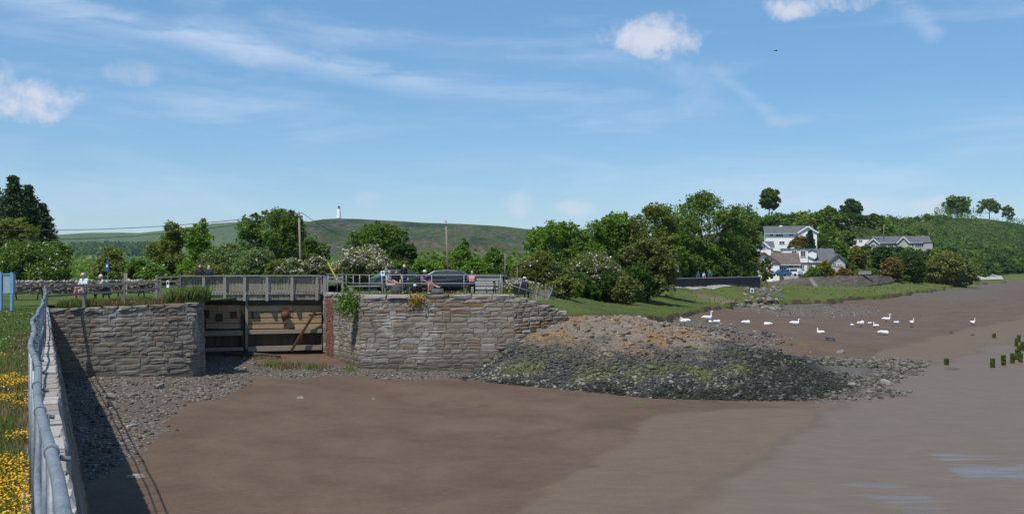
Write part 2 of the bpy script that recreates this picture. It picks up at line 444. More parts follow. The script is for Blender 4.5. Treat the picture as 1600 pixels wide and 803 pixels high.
M['glass'] = mat('window_glass', [(.02, .025, .03), (.04, .05, .06)], .25, .5, 0, spec=.6, grain=0)
M['black'] = mat('black_cloth', [(.012, .012, .014), (.025, .025, .028)], .85, 9., .2, 60., .004, grain=.2)
M['white_cloth'] = mat('white_cloth', [(.62, .63, .66), (.76, .76, .78)], .9, 9., .2, 50., .004, grain=.15)
M['blue_paint'] = mat('blue_paint', [(.13, .27, .42), (.17, .33, .5)], .5, 4., .05, 40., .002, spec=.4, grain=.12)
M['sign_grey'] = mat('sign_back', [(.26, .31, .38), (.32, .38, .45)], .6, 4., .05, 40., .002, grain=.12)
M['sign_blue'] = mat('sign_blue', [(.02, .07, .3), (.03, .1, .38)], .45, 3., 0, grain=0)
M['sign_white'] = mat('sign_white', [(.72, .74, .76), (.8, .82, .84)], .5, 3., 0, grain=0)
M['yellow_paint'] = mat('yellow_plastic', [(.62, .5, .04), (.72, .6, .07)], .6, 3., 0, grain=.1)
M['bench'] = mat('picnic_timber', [(.05, .033, .024), (.085, .055, .04), (.12, .08, .06)], .85, 4., .4, 25., .004, 'obj', stretch=(.3, 1, 1), grain=.4)
M['rail_timber'] = mat('fence_timber', [(.13, .115, .1), (.2, .18, .155), (.27, .245, .215)], .9, 4., .5, 25., .004, 'obj', grain=.45)
M['tyre'] = mat('tyre_rubber', [(.012, .012, .012), (.022, .022, .022)], .9, 9., .1, grain=.1)
M['car_black'] = mat('dark_car_paint', [(.006, .009, .016), (.01, .014, .024)], .4, 1., 0, spec=.6, grain=0)
M['car_green'] = mat('green_car_paint', [(.03, .06, .055), (.04, .075, .065)], .25, 1., 0, spec=.6, grain=0)
M['car_blue'] = mat('blue_car_paint', [(.03, .1, .22), (.04, .13, .27)], .25, 1., 0, spec=.6, grain=0)
M['car_white'] = mat('white_van_paint', [(.55, .58, .62), (.62, .65, .68)], .3, 1., 0, spec=.5, grain=0)
M['rim'] = mat('wheel_metal', [(.3, .3, .31), (.4, .4, .41)], .35, 3., 0, metal=.8, grain=0)
M['lamp'] = mat('lamp_lens', [(.5, .5, .48), (.6, .6, .58)], .15, 3., 0, spec=.6, grain=0)
M['barge_red'] = mat('red_brown_board', [(.13, .045, .035), (.17, .06, .045)], .7, 3., 0, grain=.1)
M['swan'] = mat('swan_feather', [(.76, .75, .72), (.84, .83, .8)], .9, 6., .15, 30., .01, grain=.06)
M['swan_bill'] = mat('swan_bill', [(.55, .2, .03), (.62, .26, .05)], .5, 6., 0, grain=0)
M['swan_foot'] = mat('swan_foot', [(.03, .03, .03), (.05, .05, .05)], .7, 6., 0, grain=0)
M['weed'] = leaf_mat('seaweed', [(.05, .075, .012), (.09, .12, .018), (.13, .16, .03)], .1, .6)
# ================================================================ GROUND
MUDZ = -4.6
def edge_x(y): return -3.12-(y-6.85)*.488          # inner edge of the near quay
def gpoly(pts, z=MUDZ): return [tuple(G(a, b, z)[:2]) for a, b in pts]
PALE = gpoly([(1750, 476), (1600, 497), (1500, 520), (1430, 538), (1370, 560), (1280, 640), (1150, 642), (1015, 650), (985, 690), (900, 740), (780, 803), (600, 960), (3000, 960), (3000, 476)])
WET = gpoly([(1750, 500), (1600, 520), (1500, 555), (1400, 600), (1290, 650), (1210, 690), (1090, 745), (980, 803), (860, 900), (3000, 900), (3000, 500)])
GRAV = [(-22, 46), (-23, 30), (-14.5, 22), (-12.6, 26), (-12.6, 33), (-13.6, 40.5), (-13.2, 46), (-12.6, 48.5), (-9, 51), (-3, 51.6), (0, 51), (0, 55), (-9, 55), (-12.5, 53), (-14.5, 53.5), (-17, 62), (-20, 62)]
MCTRL = [(-20.5, 44.5, -2.95), (-18.5, 45.4, -3.15), (-15.5, 47, -3.5), (-16, 52, -3.5), (-18.5, 59.5, -3.35), (-12.5, 59.5, -3.35), (-15.5, 59, -3.35), (-12, 54, -3.75), (-8.4, 53.4, -4.05),
         (-4, 53.4, -4.0), (-2, 53, -4.0), (-15.5, 38.8, -4.15), (-18, 38, -3.9), (-12, 45, -4.2), (-17, 30, -4.5), (-14, 26, -4.6), (-10, 36, -4.55), (-4, 46, -4.5),
         (3, 40, -4.62), (12, 46, -4.6), (20, 40, -4.7), (25, 61, -4.5), (30, 90, -4.5), (22, 80, -4.4), (14, 72, -4.2), (27, 112, -4.3), (36, 130, -4.2), (44, 150, -4.1), (55, 120, -4.55), (60, 160, -4.2)]
BANK = [(-11.3, 60.6), (-8.0, 54.75), (.2, 54.75), (2.6, 56.4), (5.5, 59.5), (9, 66), (11.6, 75), (15.5, 86), (19.0, 96), (22, 106), (26.0, 117), (27.5, 127), (35.5, 143), (46, 150), (52.7, 157), (74.6, 186), (98.5, 227),
        (136, 291), (205, 404), (243, 455), (352, 560), (900, 1000), (3000, 2500), (3000, 9000), (-11.3, 9000)]
BCTRL = [(-10, 60, .28, 4), (-8, 56, .28, 4), (-4, 56, .28, 4), (0, 55.5, .27, 3), (-8, 70, .2, 8), (0, 66, .2, 6), (-2, 78, .1, 8), (2.6, 57, -.95, 1.8), (4.5, 60, -1.3, 3), (3.5, 64, -.75, 4), (7.5, 66, -1.6, 5), (5, 78, -.5, 7),
         (10, 74, -1.8, 5), (15, 88, -2.1, 7), (19, 98, -2.35, 8), (25, 116, -2.65, 8), (10, 105, -.75, 9), (17, 118, -1.5, 9), (20, 134, -1.2, 8), (29, 144, -.95, 7), (30, 126, -2.6, 6), (40.5, 158.5, -.8, 6), (44, 157, -3.1, 5),
         (53, 164, -3.0, 8), (70, 184, -3.0, 10), (90, 212, -3.0, 14), (58, 195, -2.95, 12), (80, 222, -2.9, 12), (128, 275, -3.05, 25), (180, 350, -3.2, 40), (110, 290, -1.6, 20), (60, 212, -2.7, 10), (45, 205, -.4, 16), (0, 140, -.2, 25), (30, 170, -.6, 12), (60, 240, .2, 25)]
def bank_top(x, y):
    w = np.full(x.shape, 1e-3); z = w*-1.0
    for cx, cy, cz, sg in BCTRL:
        k = np.exp(-((x-cx)**2+(y-cy)**2)/(2*sg*sg)); w = w+k; z = z+k*cz
    return z/w
EDGE_Z = [-1.6, -2.05, -2.3, -2.65, -3.1, -3.15, -3.3]
def mud_h(x, y):
    x = np.asarray(x, float); y = np.asarray(y, float)
    w = np.full(x.shape, .03); z = w*MUDZ
    for cx, cy, cz in MCTRL:
        sg = 4.5 if cy < 62 else 14
        k = np.exp(-((x-cx)**2+(y-cy)**2)/(2*sg*sg)); w = w+k; z = z+k*cz
    z = z/w
    z = z+.035*vnoise(x, y, 3.2, 3)+.012*vnoise(x, y*1.6, .55, 9, 3)
    wet = sstep(sdf_poly(x, y, WET), -2, 6)
    pale = sstep(sdf_poly(x, y, PALE)+1.2*vnoise(x, y, 4, 31), -.3, .5)
    z = z*(1-wet)+(-4.72+.006*vnoise(x*.35, y, 1.2, 12, 3))*wet
    g = sstep(sdf_poly(x, y, GRAV), -1.5, .8)
    sd = -sdf_poly(x, y, BANK); shelf = np.interp(y, [64, 76, 96, 116, 155, 262, 400], EDGE_Z)-.42-.2*sstep(y, 120, 160)-.25*vnoise(x, y, 5, 66)-np.clip(sd, 0, 60)*.12
    z = np.where(y > 64, np.maximum(z, shelf*sstep(y, 64, 72)+(1-sstep(y, 64, 72))*-9), z)
    ch = np.zeros(x.shape)
    for k, (x0, y0, x1, y1, am, wd) in enumerate(((-9.5, 47, 3.5, 23, 1.1, .34), (-3.5, 47.5, 1.5, 34, .7, .28), (-11, 39, -5, 22, .8, .3), (22, 100, 38, 82, 2.2, .5), (28, 118, 52, 96, 3, .6), (3, 41, 9, 25, .8, .3))):
        L = math.hypot(x1-x0, y1-y0); ex, ey = (x1-x0)/L, (y1-y0)/L; u = (x-x0)*ex+(y-y0)*ey; v = -(x-x0)*ey+(y-y0)*ex
        v = v-am*np.sin(u*.55+k)*.6-am*.5*np.sin(u*1.31+2*k); ch = np.maximum(ch, np.exp(-(v/wd)**2)*sstep(u, 0, 3)*(1-sstep(u, L-4, L)))
    return z+g*.05*vnoise(x, y, .7, 17, 3)+pale*(1-wet)*.08-.02*wet-.055*ch
def mud_zone(X, Y, Z):
    g = sstep(sdf_poly(X, Y, GRAV)+1.3*vnoise(X, Y, 2.2, 21), -1.3, .9)
    # shingle round the end of the rock mound and along its back
    sp = np.array([(15, 50.5), (18, 54.5), (21.5, 58.5), (24.5, 61)])
    d = 1e9
    for (a, b) in zip(sp[:-1], sp[1:]):
        e = b-a; t = np.clip(((X-a[0])*e[0]+(Y-a[1])*e[1])/(e@e), 0, 1); d = np.minimum(d, np.hypot(X-a[0]-t*e[0], Y-a[1]-t*e[1]))
    wd = 1-.55*sstep(X, 18, 26); g2 = 1-sstep((d+2.0*vnoise(X, Y, 1.8, 41))/wd, 3.0, 6.0)
    up = 1-sstep(np.abs(Y-74)+2*vnoise(X, Y, 2, 5), 5, 13); up = up*(1-sstep(X, 17, 24))*.8*(X > 6)
    foot = (1-sstep(np.hypot(X-38, (Y-140)*.6)+5*vnoise(X, Y, 6, 44), 10, 20))*.7
    g = np.maximum(np.maximum(g, g2), np.maximum(up, foot))
    sh = -sdf_poly(X, Y, BANK); g = np.maximum(g, (1-sstep(sh+9*vnoise(X, Y, 12, 46), 8, 30))*.62*sstep(Y, 150, 190))
    wet = sstep(sdf_poly(X, Y, WET)+2.2*vnoise(X, Y, 6, 31)+.6*vnoise(X, Y, 1.1, 33), -.5, 1.4)
    pale = sstep(sdf_poly(X, Y, PALE)+1.6*vnoise(X, Y, 5, 35)+.4*vnoise(X, Y, .9, 36), -.1, .18)
    return np.stack([g, wet, pale], -1)
FILMS = [gpoly(p, -4.72) for p in ([(1305, 748), (1380, 745), (1480, 782), (1490, 806), (1420, 806)], [(1450, 706), (1600, 712), (1640, 752), (1500, 748)], [(1030, 712), (1110, 707), (1150, 716), (1060, 724)], [(1540, 806), (1600, 782), (1660, 806)])]
def mud_film(X, Y, Z):
    f = np.zeros_like(X)
    for p in FILMS: f = np.maximum(f, sstep(sdf_poly(X, Y, p), -.5, .35))
    return np.stack([f, f, f], -1)
def mud_material():
    m, nt, b, out = new_mat('estuary_mud'); q = NB(nt); v = q.pos()
    z = q.attr('zone')
    n1 = q.noise(v, .35, 7, .66, .5); n2 = q.noise(v, 6., 7, .75); n3 = q.noise(q.pos((.5, 1.6, 1)), 1.3, 5, .6, .6)
    dark = q.ramp(n1, [((.094, .062, .042), .33), ((.134, .092, .063), .64)])
    dark = q.mix(q.rng(n3, .52, .7, 0, .5), dark, (.112, .084, .064))
    dark = q.mix(.35, dark, q.ramp(n2, [((.45, .45, .45), .3), ((1.0, 1.0, 1.0), .65)]), 'MULTIPLY')
    pale = q.ramp(n3, [((.126, .092, .064), .3), ((.15, .111, .079), .7)])
    pale = q.mix(.3, pale, q.ramp(n2, [((.55, .55, .55), .3), ((1, 1, 1), .65)]), 'MULTIPLY')
    wetc = q.ramp(n3, [((.12, .089, .064), .3), ((.146, .11, .08), .7)])
    # shingle: small stones of mixed tones with mud between
    vo = nt.nodes.new('ShaderNodeTexVoronoi'); vo.inputs['Scale'].default_value = 7; nt.links.new(v, vo.inputs['Vector'])
    sp = nt.nodes.new('ShaderNodeSeparateColor'); nt.links.new(vo.outputs['Color'], sp.inputs[0])
    stone = q.ramp(sp.outputs[0], [((.07, .065, .06), 0), ((.14, .13, .118), .45), ((.22, .205, .185), .8), ((.38, .365, .34), 1)])
    gr = q.mix(q.rng(q.math('ADD', vo.outputs['Distance'], q.math('MULTIPLY', n1, .5)), .45, .75), stone, (.09, .072, .06))
    c = q.mix(z[2], dark, pale); c = q.mix(z[1], c, wetc); 
    c = q.mix(q.math('MULTIPLY', q.math('MULTIPLY', q.rng(z[1], .08, .4), q.rng(z[1], .95, .5)), q.rng(n3, .35, .65, .1, .55)), c, (.085, .062, .047))
    gf = q.rng(q.math('ADD', z[0], q.math('MULTIPLY', q.math('SUBTRACT', q.noise(v, 1.6, 6, .7), .5), .9)), .35, .7)
    c = q.mix(gf, c, gr); nt.links.new(c, b.inputs['Base Color'])
    # thin films of water lie in long streaks on the wet flat and mirror the sky
    st = q.noise(q.pos((.16, 1.0, 1)), .9, 9, .72, .9)
    fl = q.attr('film')
    wf = q.math('MULTIPLY', q.rng(q.math('ADD', st, q.math('MULTIPLY', fl[0], .15)), .58, .74), z[1])
    ro = q.math('SUBTRACT', .78, q.math('MULTIPLY', z[1], .22))
    ro = q.math('SUBTRACT', ro, q.math('MULTIPLY', wf, .38))
    ro = q.math('ADD', ro, q.math('MULTIPLY', gf, .2)); nt.links.new(ro, b.inputs['Roughness'])
    b.inputs['Specular IOR Level'].default_value = .2
    h = q.math('ADD', q.math('MULTIPLY', n2, .5), q.math('MULTIPLY', q.noise(v, 22, 4, .7), .35))
    bs = q.math('MULTIPLY', h, q.math('SUBTRACT', 1.05, q.math('MULTIPLY', z[1], .97)))
    hh = q.math('ADD', bs, q.math('MULTIPLY', q.math('SUBTRACT', 1.0, vo.outputs['Distance']), q.math('MULTIPLY', gf, 1.2)))
    hh = q.math('ADD', hh, q.math('MULTIPLY', q.math('MULTIPLY', q.noise(q.pos((.5, 1.5, 1)), 3.2, 4, .6, 1.2), 1.4), q.math('SUBTRACT', 1, z[1])))
    nt.links.new(q.bump(hh, .6, .06), b.inputs['Normal'])
    return m
xs = np.concatenate([-grow(26, 4900, 1.2, 1.28)[::-1][:-1], axis([(-26, 34, .27)]), grow(34, 4900, .4, 1.06)[1:]])
ys = np.concatenate([axis([(-30, 12, 3)])[:-1], axis([(12, 70, .27)]), grow(70, 4900, .4, 1.045)[1:]])
tag(sheet('mudflat', xs, ys, mud_h, mud_material(), colors={'zone': mud_zone, 'film': mud_film}), kind='structure')

# ---------------------------------------------------------------- grass lawns, bank
def turf_material(name, tones, worn=(.2, .17, .11), wornf=.25):
    m, nt, b, out = new_mat(name); q = NB(nt); v = q.pos()
    z = q.attr('zone')
    n = q.noise(v, .22, 8, .72, .4); n2 = q.noise(v, 5, 6, .75); n3 = q.noise(v, 40, 4, .7)
    c = q.ramp(q.math('ADD', q.math('MULTIPLY', n, .6), q.math('MULTIPLY', n2, .4)), tones)
    c = q.mix(.55, c, q.ramp(n3, [((.35, .35, .3), .3), ((1.1, 1.1, 1.0), .7)]), 'MULTIPLY')
    c = q.mix(q.rng(q.math('ADD', z[0], q.math('MULTIPLY', q.math('SUBTRACT', n2, .5), 1.1)), .4, .75), c, q.ramp(n2, [tuple(.6*k for k in worn), worn]))
    c = q.mix(q.rng(q.math('ADD', z[1], q.math('MULTIPLY', q.math('SUBTRACT', n2, .5), 1.0)), .4, .75), c, q.ramp(n2, [(.045, .03, .022), (.09, .065, .048)]))
    nt.links.new(c, b.inputs['Base Color']); b.inputs['Roughness'].default_value = .95; b.inputs['Specular IOR Level'].default_value = .15
    nt.links.new(q.bump(q.math('ADD', n3, n2), .8, .08), b.inputs['Normal'])
    return m
GREENS = [((.045, .08, .017), .25), ((.085, .13, .026), .45), ((.125, .16, .038), .6), ((.18, .18, .07), .78)]
M['turf'] = turf_material('lawn_turf', GREENS)
M['marsh'] = turf_material('marsh_turf', [((.03, .05, .012), .3), ((.075, .11, .022), .43), ((.12, .145, .04), .55), ((.2, .18, .09), .7)])
def lawn():
    verts = []; zone = []; rows = list(np.arange(-4, 45.01, .5))
    ts = np.concatenate([np.arange(0, 6, .3), grow(6, 70, .5, 1.25)])
    for y in rows:
        for t in ts:
            x = edge_x(y)-.3-t; verts.append((x, y, .0+.03*float(vnoise(x, y, 2.5, 4))*min(1, t)))
            zone.append((.8*math.exp(-t*1.6), 0, 0))
    nx = len(ts)
    F_ = [[j*nx+i+1, j*nx+i, (j+1)*nx+i, (j+1)*nx+i+1] for j in range(len(rows)-1) for i in range(nx-1)]
    base = len(verts); n2 = 40; m2 = 20
    ss = np.linspace(0, 1, n2)
    for j in range(m2):
        t = j/(m2-1)
        for s in ss:
            if s < .75: f = Vector((-92+(s/.75)*(92-22.0), 45.0, 0))
            else: f = Vector((-22.0, 45.4, 0)).lerp(Vector((-16.1, 47.7, .12)), (s-.75)/.25)
            bk = Vector((-120+s*(120-20.1), 120, .0))
            p = f.lerp(bk, t**1.6); p.z = .12*math.exp(-((p.x+16)**2+(p.y-47.7)**2)/30)
            p.z += .03*float(vnoise(p.x, p.y, 2.5, 4))
            verts.append(tuple(p)); zone.append((.0, 0, 0))
    F_ += [[base+j*n2+i, base+j*n2+i+1, base+(j+1)*n2+i+1, base+(j+1)*n2+i] for j in range(m2-1) for i in range(n2-1)]
    me = np_mesh('lawn', verts, F_, M['turf'], smooth=True, colors={'zone': np.array(zone)})
    tag(link('lawn', me), kind='structure')
lawn()
field_x = np.concatenate([-grow(20.1, 4900, 6, 1.1)[::-1], np.array([-19.9])])
tag(sheet('field', field_x, grow(119, 4900, 8, 1.08), lambda x, y: -.06+.4*vnoise(x, y, 60, 8)*sstep(y, 150, 300), M['turf'], colors={'zone': lambda X, Y, Z: np.zeros(X.shape+(3,))}), kind='structure')
tag(MB().add([(-20.2, 61.2, -.9), (-11.4, 61.2, -.9), (-11.4, 400, -.9), (-20.2, 400, -.9)], [(0, 1, 2, 3)]).build('canal_water', mat('canal_water', [(.02, .025, .018), (.03, .035, .025)], .08, .5, .1, 4, .02, spec=.5, grain=0)), kind='structure')

def bank_sd(x, y):
    far = sstep(y, 62, 74)
    return sdf_poly(x, y, BANK)+3.2*sstep(y, 120, 170)*vnoise(x, y, 13, 64, 3)+far*(1.1*vnoise(x, y, 4.5, 61, 4)+.35*vnoise(x, y, 1.1, 62, 2))
def bank_h(x, y):
    d = bank_sd(x, y); top = bank_top(x, y)
    lip = sstep(y, 66, 76)
    ez = np.interp(y, [64, 76, 96, 116, 155, 262, 400], EDGE_Z); kk = (1-sstep(d, 0, 9))*lip; top = top*(1-kk)+ez*kk
    top = top+.12*vnoise(x, y, 3.0, 71)*sstep(d, .5, 3)*lip+.05*vnoise(x, y, .9, 72)*lip
    cz = np.interp(x, [2, 2.6, 5, 7.6, 11, 13], [-.8, -1.15, -1.12, -1.25, -1.9, -2.4]); top = np.where((y < 74) & (x > 1.5), np.minimum(top, cz+.05+.13*np.clip(d, 0, 30)), top)
    # eroded edge: the turf breaks off in a small cliff
    return np.where(d > 0, top, top-np.clip(-d*(3.5*lip+14*(1-lip)), 0, 7))
def bank_zone(X, Y, Z):
    d = bank_sd(X, Y); far = sstep(Y, 62, 74)
    cliff = (d < .15)*far
    worn = np.exp(-(np.hypot(X-10.5, Y-67)/2.2)**2)*.8+np.exp(-(np.hypot(X-31, (Y-132)*.7)/9)**2)*.85+.8*(1-sstep(d, 0, .5))*(1-far)
    road = (1-sstep(np.abs(Y-68), 4.0, 6.5))*(1-sstep(X, -1.5, 1.5))*.95
    return np.stack([np.clip(np.maximum(worn, road), 0, 1), cliff, np.zeros_like(d)], -1)
bx_ = np.concatenate([axis([(-13, 30, .4)]), axis([(30, 120, .8)])[1:], grow(120, 4000, 1, 1.05)[1:]])
by_ = np.concatenate([axis([(53, 76, .4)]), axis([(76, 210, .8)])[1:], grow(210, 4900, 1, 1.05)[1:]])
tag(sheet('grass_bank', bx_, by_, bank_h, M['marsh'], keep=lambda X, Y: bank_sd(X, Y) > -2.2, colors={'zone': bank_zone}), kind='structure')

# ---------------------------------------------------------------- hills
def hill_material(name, tones, crag=0., brown=None):
    m, nt, b, out = new_mat(name); q = NB(nt); v = q.pos()
    v2 = q.pos((1, .35, 2.2)); n = q.noise(v2, .006, 8, .62, .5); n2 = q.noise(v2, .024, 7, .7); n3 = q.noise(v2, .1, 6, .72)
    c = q.ramp(q.math('ADD', q.math('MULTIPLY', n, .65), q.math('MULTIPLY', n2, .35)), tones)
    if crag:
        cr = q.rng(q.math('ADD', n2, q.math('MULTIPLY', q.math('SUBTRACT', n3, .5), .6)), .5, .57, 0, crag)
        c = q.mix(cr, c, q.ramp(n3, [((.014, .02, .011), .38), ((.1, .095, .082), .62)]))
    if brown:
        c = q.mix(q.rng(q.noise(q.pos((1, 1, 3)), .004, 5, .6), .55, .68, 0, .75), c, brown)
    c = q.mix(.75, c, q.ramp(n3, [((.3, .3, .28), .35), ((1.15, 1.15, 1.1), .65)]), 'MULTIPLY')
    nt.links.new(c, b.inputs['Base Color']); b.inputs['Roughness'].default_value = 1; b.inputs['Specular IOR Level'].default_value = .1
    nt.links.new(q.bump(q.math('ADD', n2, n3), .8, 6), b.inputs['Normal'])
    return m
def hill(name, prof, D, front, back, m, base=-3, relief=6., x_ext=400, step=24, shp=1.0):
    X0 = np.array([PX(p[0], D) for p in prof]); Z0 = np.array([PZ(p[1], D) for p in prof])
    xs = np.arange(X0[0]-x_ext, X0[-1]+x_ext+1, step); ys = np.arange(front, back+1, step)
    def h(x, y):
        rz = np.interp(x, X0, Z0)
        e = np.minimum(sstep(x, X0[0]-x_ext, X0[0]), 1-sstep(x, X0[-1], X0[-1]+x_ext))
        t = np.where(y < D, sstep(y, front, D)**shp, 1-.6*sstep(y, D, back))
        z = base+(rz-base)*t*e
        return z+relief*vnoise(x, y, 130, 5, 5)*np.clip(t*3, 0, 1)*np.clip(1.15-t, .12, 1)*e
    return tag(sheet(name, xs, ys, h, m), kind='structure')
hill('monument_hill', [(300, 412), (380, 398), (430, 376), (462, 361), (480, 353), (500, 346), (515, 343.5), (530, 342.5), (570, 343.5), (620, 346), (660, 349), (720, 351), (780, 354), (825, 359), (900, 364), (1000, 371), (1150, 380), (1300, 392)],
     2000, 1250, 2500, hill_material('heath_hillside', [((.018, .034, .008), .38), ((.042, .07, .014), .46), ((.072, .095, .022), .54), ((.1, .092, .034), .64)], .85, (.15, .09, .045)), relief=9, step=14)
hill('distant_hill', [(-300, 372), (0, 370), (85, 367), (110, 368), (160, 364), (200, 364), (240, 365), (300, 358), (350, 350), (400, 347), (470, 345), (540, 352), (700, 365)],
     3600, 2300, 4600, hill_material('pasture_hillside', [((.05, .1, .025), .3), ((.085, .135, .035), .5), ((.12, .15, .05), .7)], .25), relief=10, step=28)
RX = np.array([40, 60, 77, 92, 103, 115, 143, 172, 200, 226, 304, 352, 450, 690]); RZ = np.array([0, 8, 16, 19, 20.5, 21.5, 23, 24.5, 27.5, 30.5, 39, 44, 49, 40])
def front_line(x): return np.interp(x, [60, 85, 105, 136, 205, 243, 300, 600], [214, 222, 250, 312, 425, 478, 545, 800])
def slope_mid(x):
    mid = np.maximum(np.clip(285+(x-83)*1.04, 262, 348), front_line(x)+45+45*sstep(x, 190, 260)); return mid, np.minimum(90, mid-front_line(x)+4)
def ridge_y(px):
    y = 300.0
    while y < 800:
        m, h = slope_mid(PX(px, y))
        if y > m+.82*h: break
        y += 3
    return y
TERR = [tuple(P(a, 420, b)[:2]) for a, b in ((1318, 285), (1474, 300), (1474, 414), (1318, 414))]
def slope_h(x, y):
    r = np.interp(x, RX, RZ)
    mid, hw = slope_mid(x)
    z = -1.6+r*sstep(y, mid-hw, mid+hw)**1.15+1.4*vnoise(x, y, 30, 77, 3)*sstep(y, 235, 280)
    w = sstep(sdf_poly(x, y, TERR), -10, 3); z = z*(1-w)+np.minimum(z, .0212*y+1.2)*w
    f0 = front_line(x)
    return z-8*(1-sstep(y, f0, f0+18))-34*sstep(y, 760, 1000)
tag(sheet('hillside', axis([(60, 420, 5), (420, 1300, 20)]), axis([(212, 700, 6), (700, 1020, 20)]), slope_h,
          hill_material('scrub_hillside', [((.03, .05, .015), .3), ((.055, .08, .02), .5), ((.1, .12, .035), .7)])), kind='structure')
def ground_z(x, y):
    """top of whatever land lies at (x,y), right of the canal"""
    a = float(bank_h(np.array([x]), np.array([y]))[0]) if bank_sd(np.array([float(x)]), np.array([float(y)]))[0] > -.5 else -50
    if 60 < x < 1200 and 214 < y < 900: a = max(a, float(slope_h(np.array([float(x)]), np.array([float(y)]))[0]))
    return max(a, float(mud_h(np.array([float(x)]), np.array([float(y)]))[0]))
# ================================================================ WALLS
def stone_variant(seed):
    r = random.Random(seed); n = 4; vs = []; fs = []
    def jit(a): return r.uniform(-a, a)
    # irregular outline, bulging front (local -Y), sides going back into the wall
    cor = [(-.5+r.uniform(0, .035), -.5+r.uniform(0, .07)), (.5-r.uniform(0, .035), -.5+r.uniform(0, .07)), (.5-r.uniform(0, .035), .5-r.uniform(0, .07)), (-.5+r.uniform(0, .035), .5-r.uniform(0, .07))]
    tilt = (r.uniform(-.12, .12), r.uniform(-.12, .12))
    for j in range(n):
        for i in range(n):
            u, v = i/(n-1), j/(n-1)
            x = (1-v)*((1-u)*cor[0][0]+u*cor[1][0])+v*((1-u)*cor[3][0]+u*cor[2][0]); z = (1-v)*((1-u)*cor[0][1]+u*cor[1][1])+v*((1-u)*cor[3][1]+u*cor[2][1])
            e = min(u, 1-u, v, 1-v)
            y = -.5+(.0 if e > .1 else .08)+tilt[0]*(u-.5)+tilt[1]*(v-.5)+jit(.04)
            if .1 < e: x += (x*.42); z += (z*.42)
            vs.append((x+jit(.018), y, z+jit(.028)))
    b = len(vs); ring = [0, 1, 2, 3, 7, 11, 15, 14, 13, 12, 8, 4]
    for k in ring: vs.append((vs[k][0], .5, vs[k][2]))
    for j in range(n-1):
        for i in range(n-1): fs.append((j*n+i, j*n+i+1, (j+1)*n+i+1, (j+1)*n+i))
    for k in range(12): fs.append((ring[(k+1) % 12], ring[k], b+k, b+(k+1) % 12))
    return vs, fs
STONE_VARS = {}
def stone_mesh(mk, k):
    if (mk, k) not in STONE_VARS:
        vs, fs = stone_variant(100+k); me = bpy.data.meshes.new('stone'); me.from_pydata(vs, [], fs); me.materials.append(M[mk]); me.update(); STONE_VARS[(mk, k)] = me
    return STONE_VARS[(mk, k)]
class Face:
    """a wall face along a polyline seen from its right-hand side; zb/zt give base and top by distance along it"""
    def __init__(s, pts, zb, zt, batter=0.):
        s.p = [Vector((a, b, 0)) for a, b in pts]; s.cum = [0]
        for a, b in zip(s.p[:-1], s.p[1:]): s.cum.append(s.cum[-1]+(b-a).length)
        s.len = s.cum[-1]; s.zb = zb; s.zt = zt; s.batter = batter
    def base(s, u): return float(np.interp(u/s.len, [k[0] for k in s.zb], [k[1] for k in s.zb]))
    def top(s, u): return float(np.interp(u/s.len, [k[0] for k in s.zt], [k[1] for k in s.zt]))
    def at(s, u, z):
        i = 0
        while i < len(s.cum)-2 and u > s.cum[i+1]: i += 1
        d = (s.p[i+1]-s.p[i]); t = (u-s.cum[i])/d.length; d.normalize()
        n = Vector((d.y, -d.x, 0)); q = s.p[i]+(s.p[i+1]-s.p[i])*t+n*(s.batter*(s.top(0)-z)); q.z = z
        return q, d, n
def wall_core(face, name, parent, m, thick=1.3, recess=.05, dz=.0, step=.5):
    us = np.unique(np.concatenate([np.arange(0, face.len, step), face.cum])); vs = []; fs = []
    for u in us:
        zt, zb = face.top(u)-dz, face.base(u)-1.2
        a, d, n = face.at(u, zt); b, _, _ = face.at(u, zb)
        vs += [b-n*recess, a-n*recess, a-n*thick, b-n*thick]
    for i in range(len(us)-1):
        o = 4*i
        for k in range(4): fs.append((o+k, o+4+k, o+4+(k+1) % 4, o+(k+1) % 4))
    e = 4*(len(us)-1); fs += [(3, 2, 1, 0), (e, e+1, e+2, e+3)]
    mb = MB(); mb.add(vs, fs); return mb.build(name, m, parent)
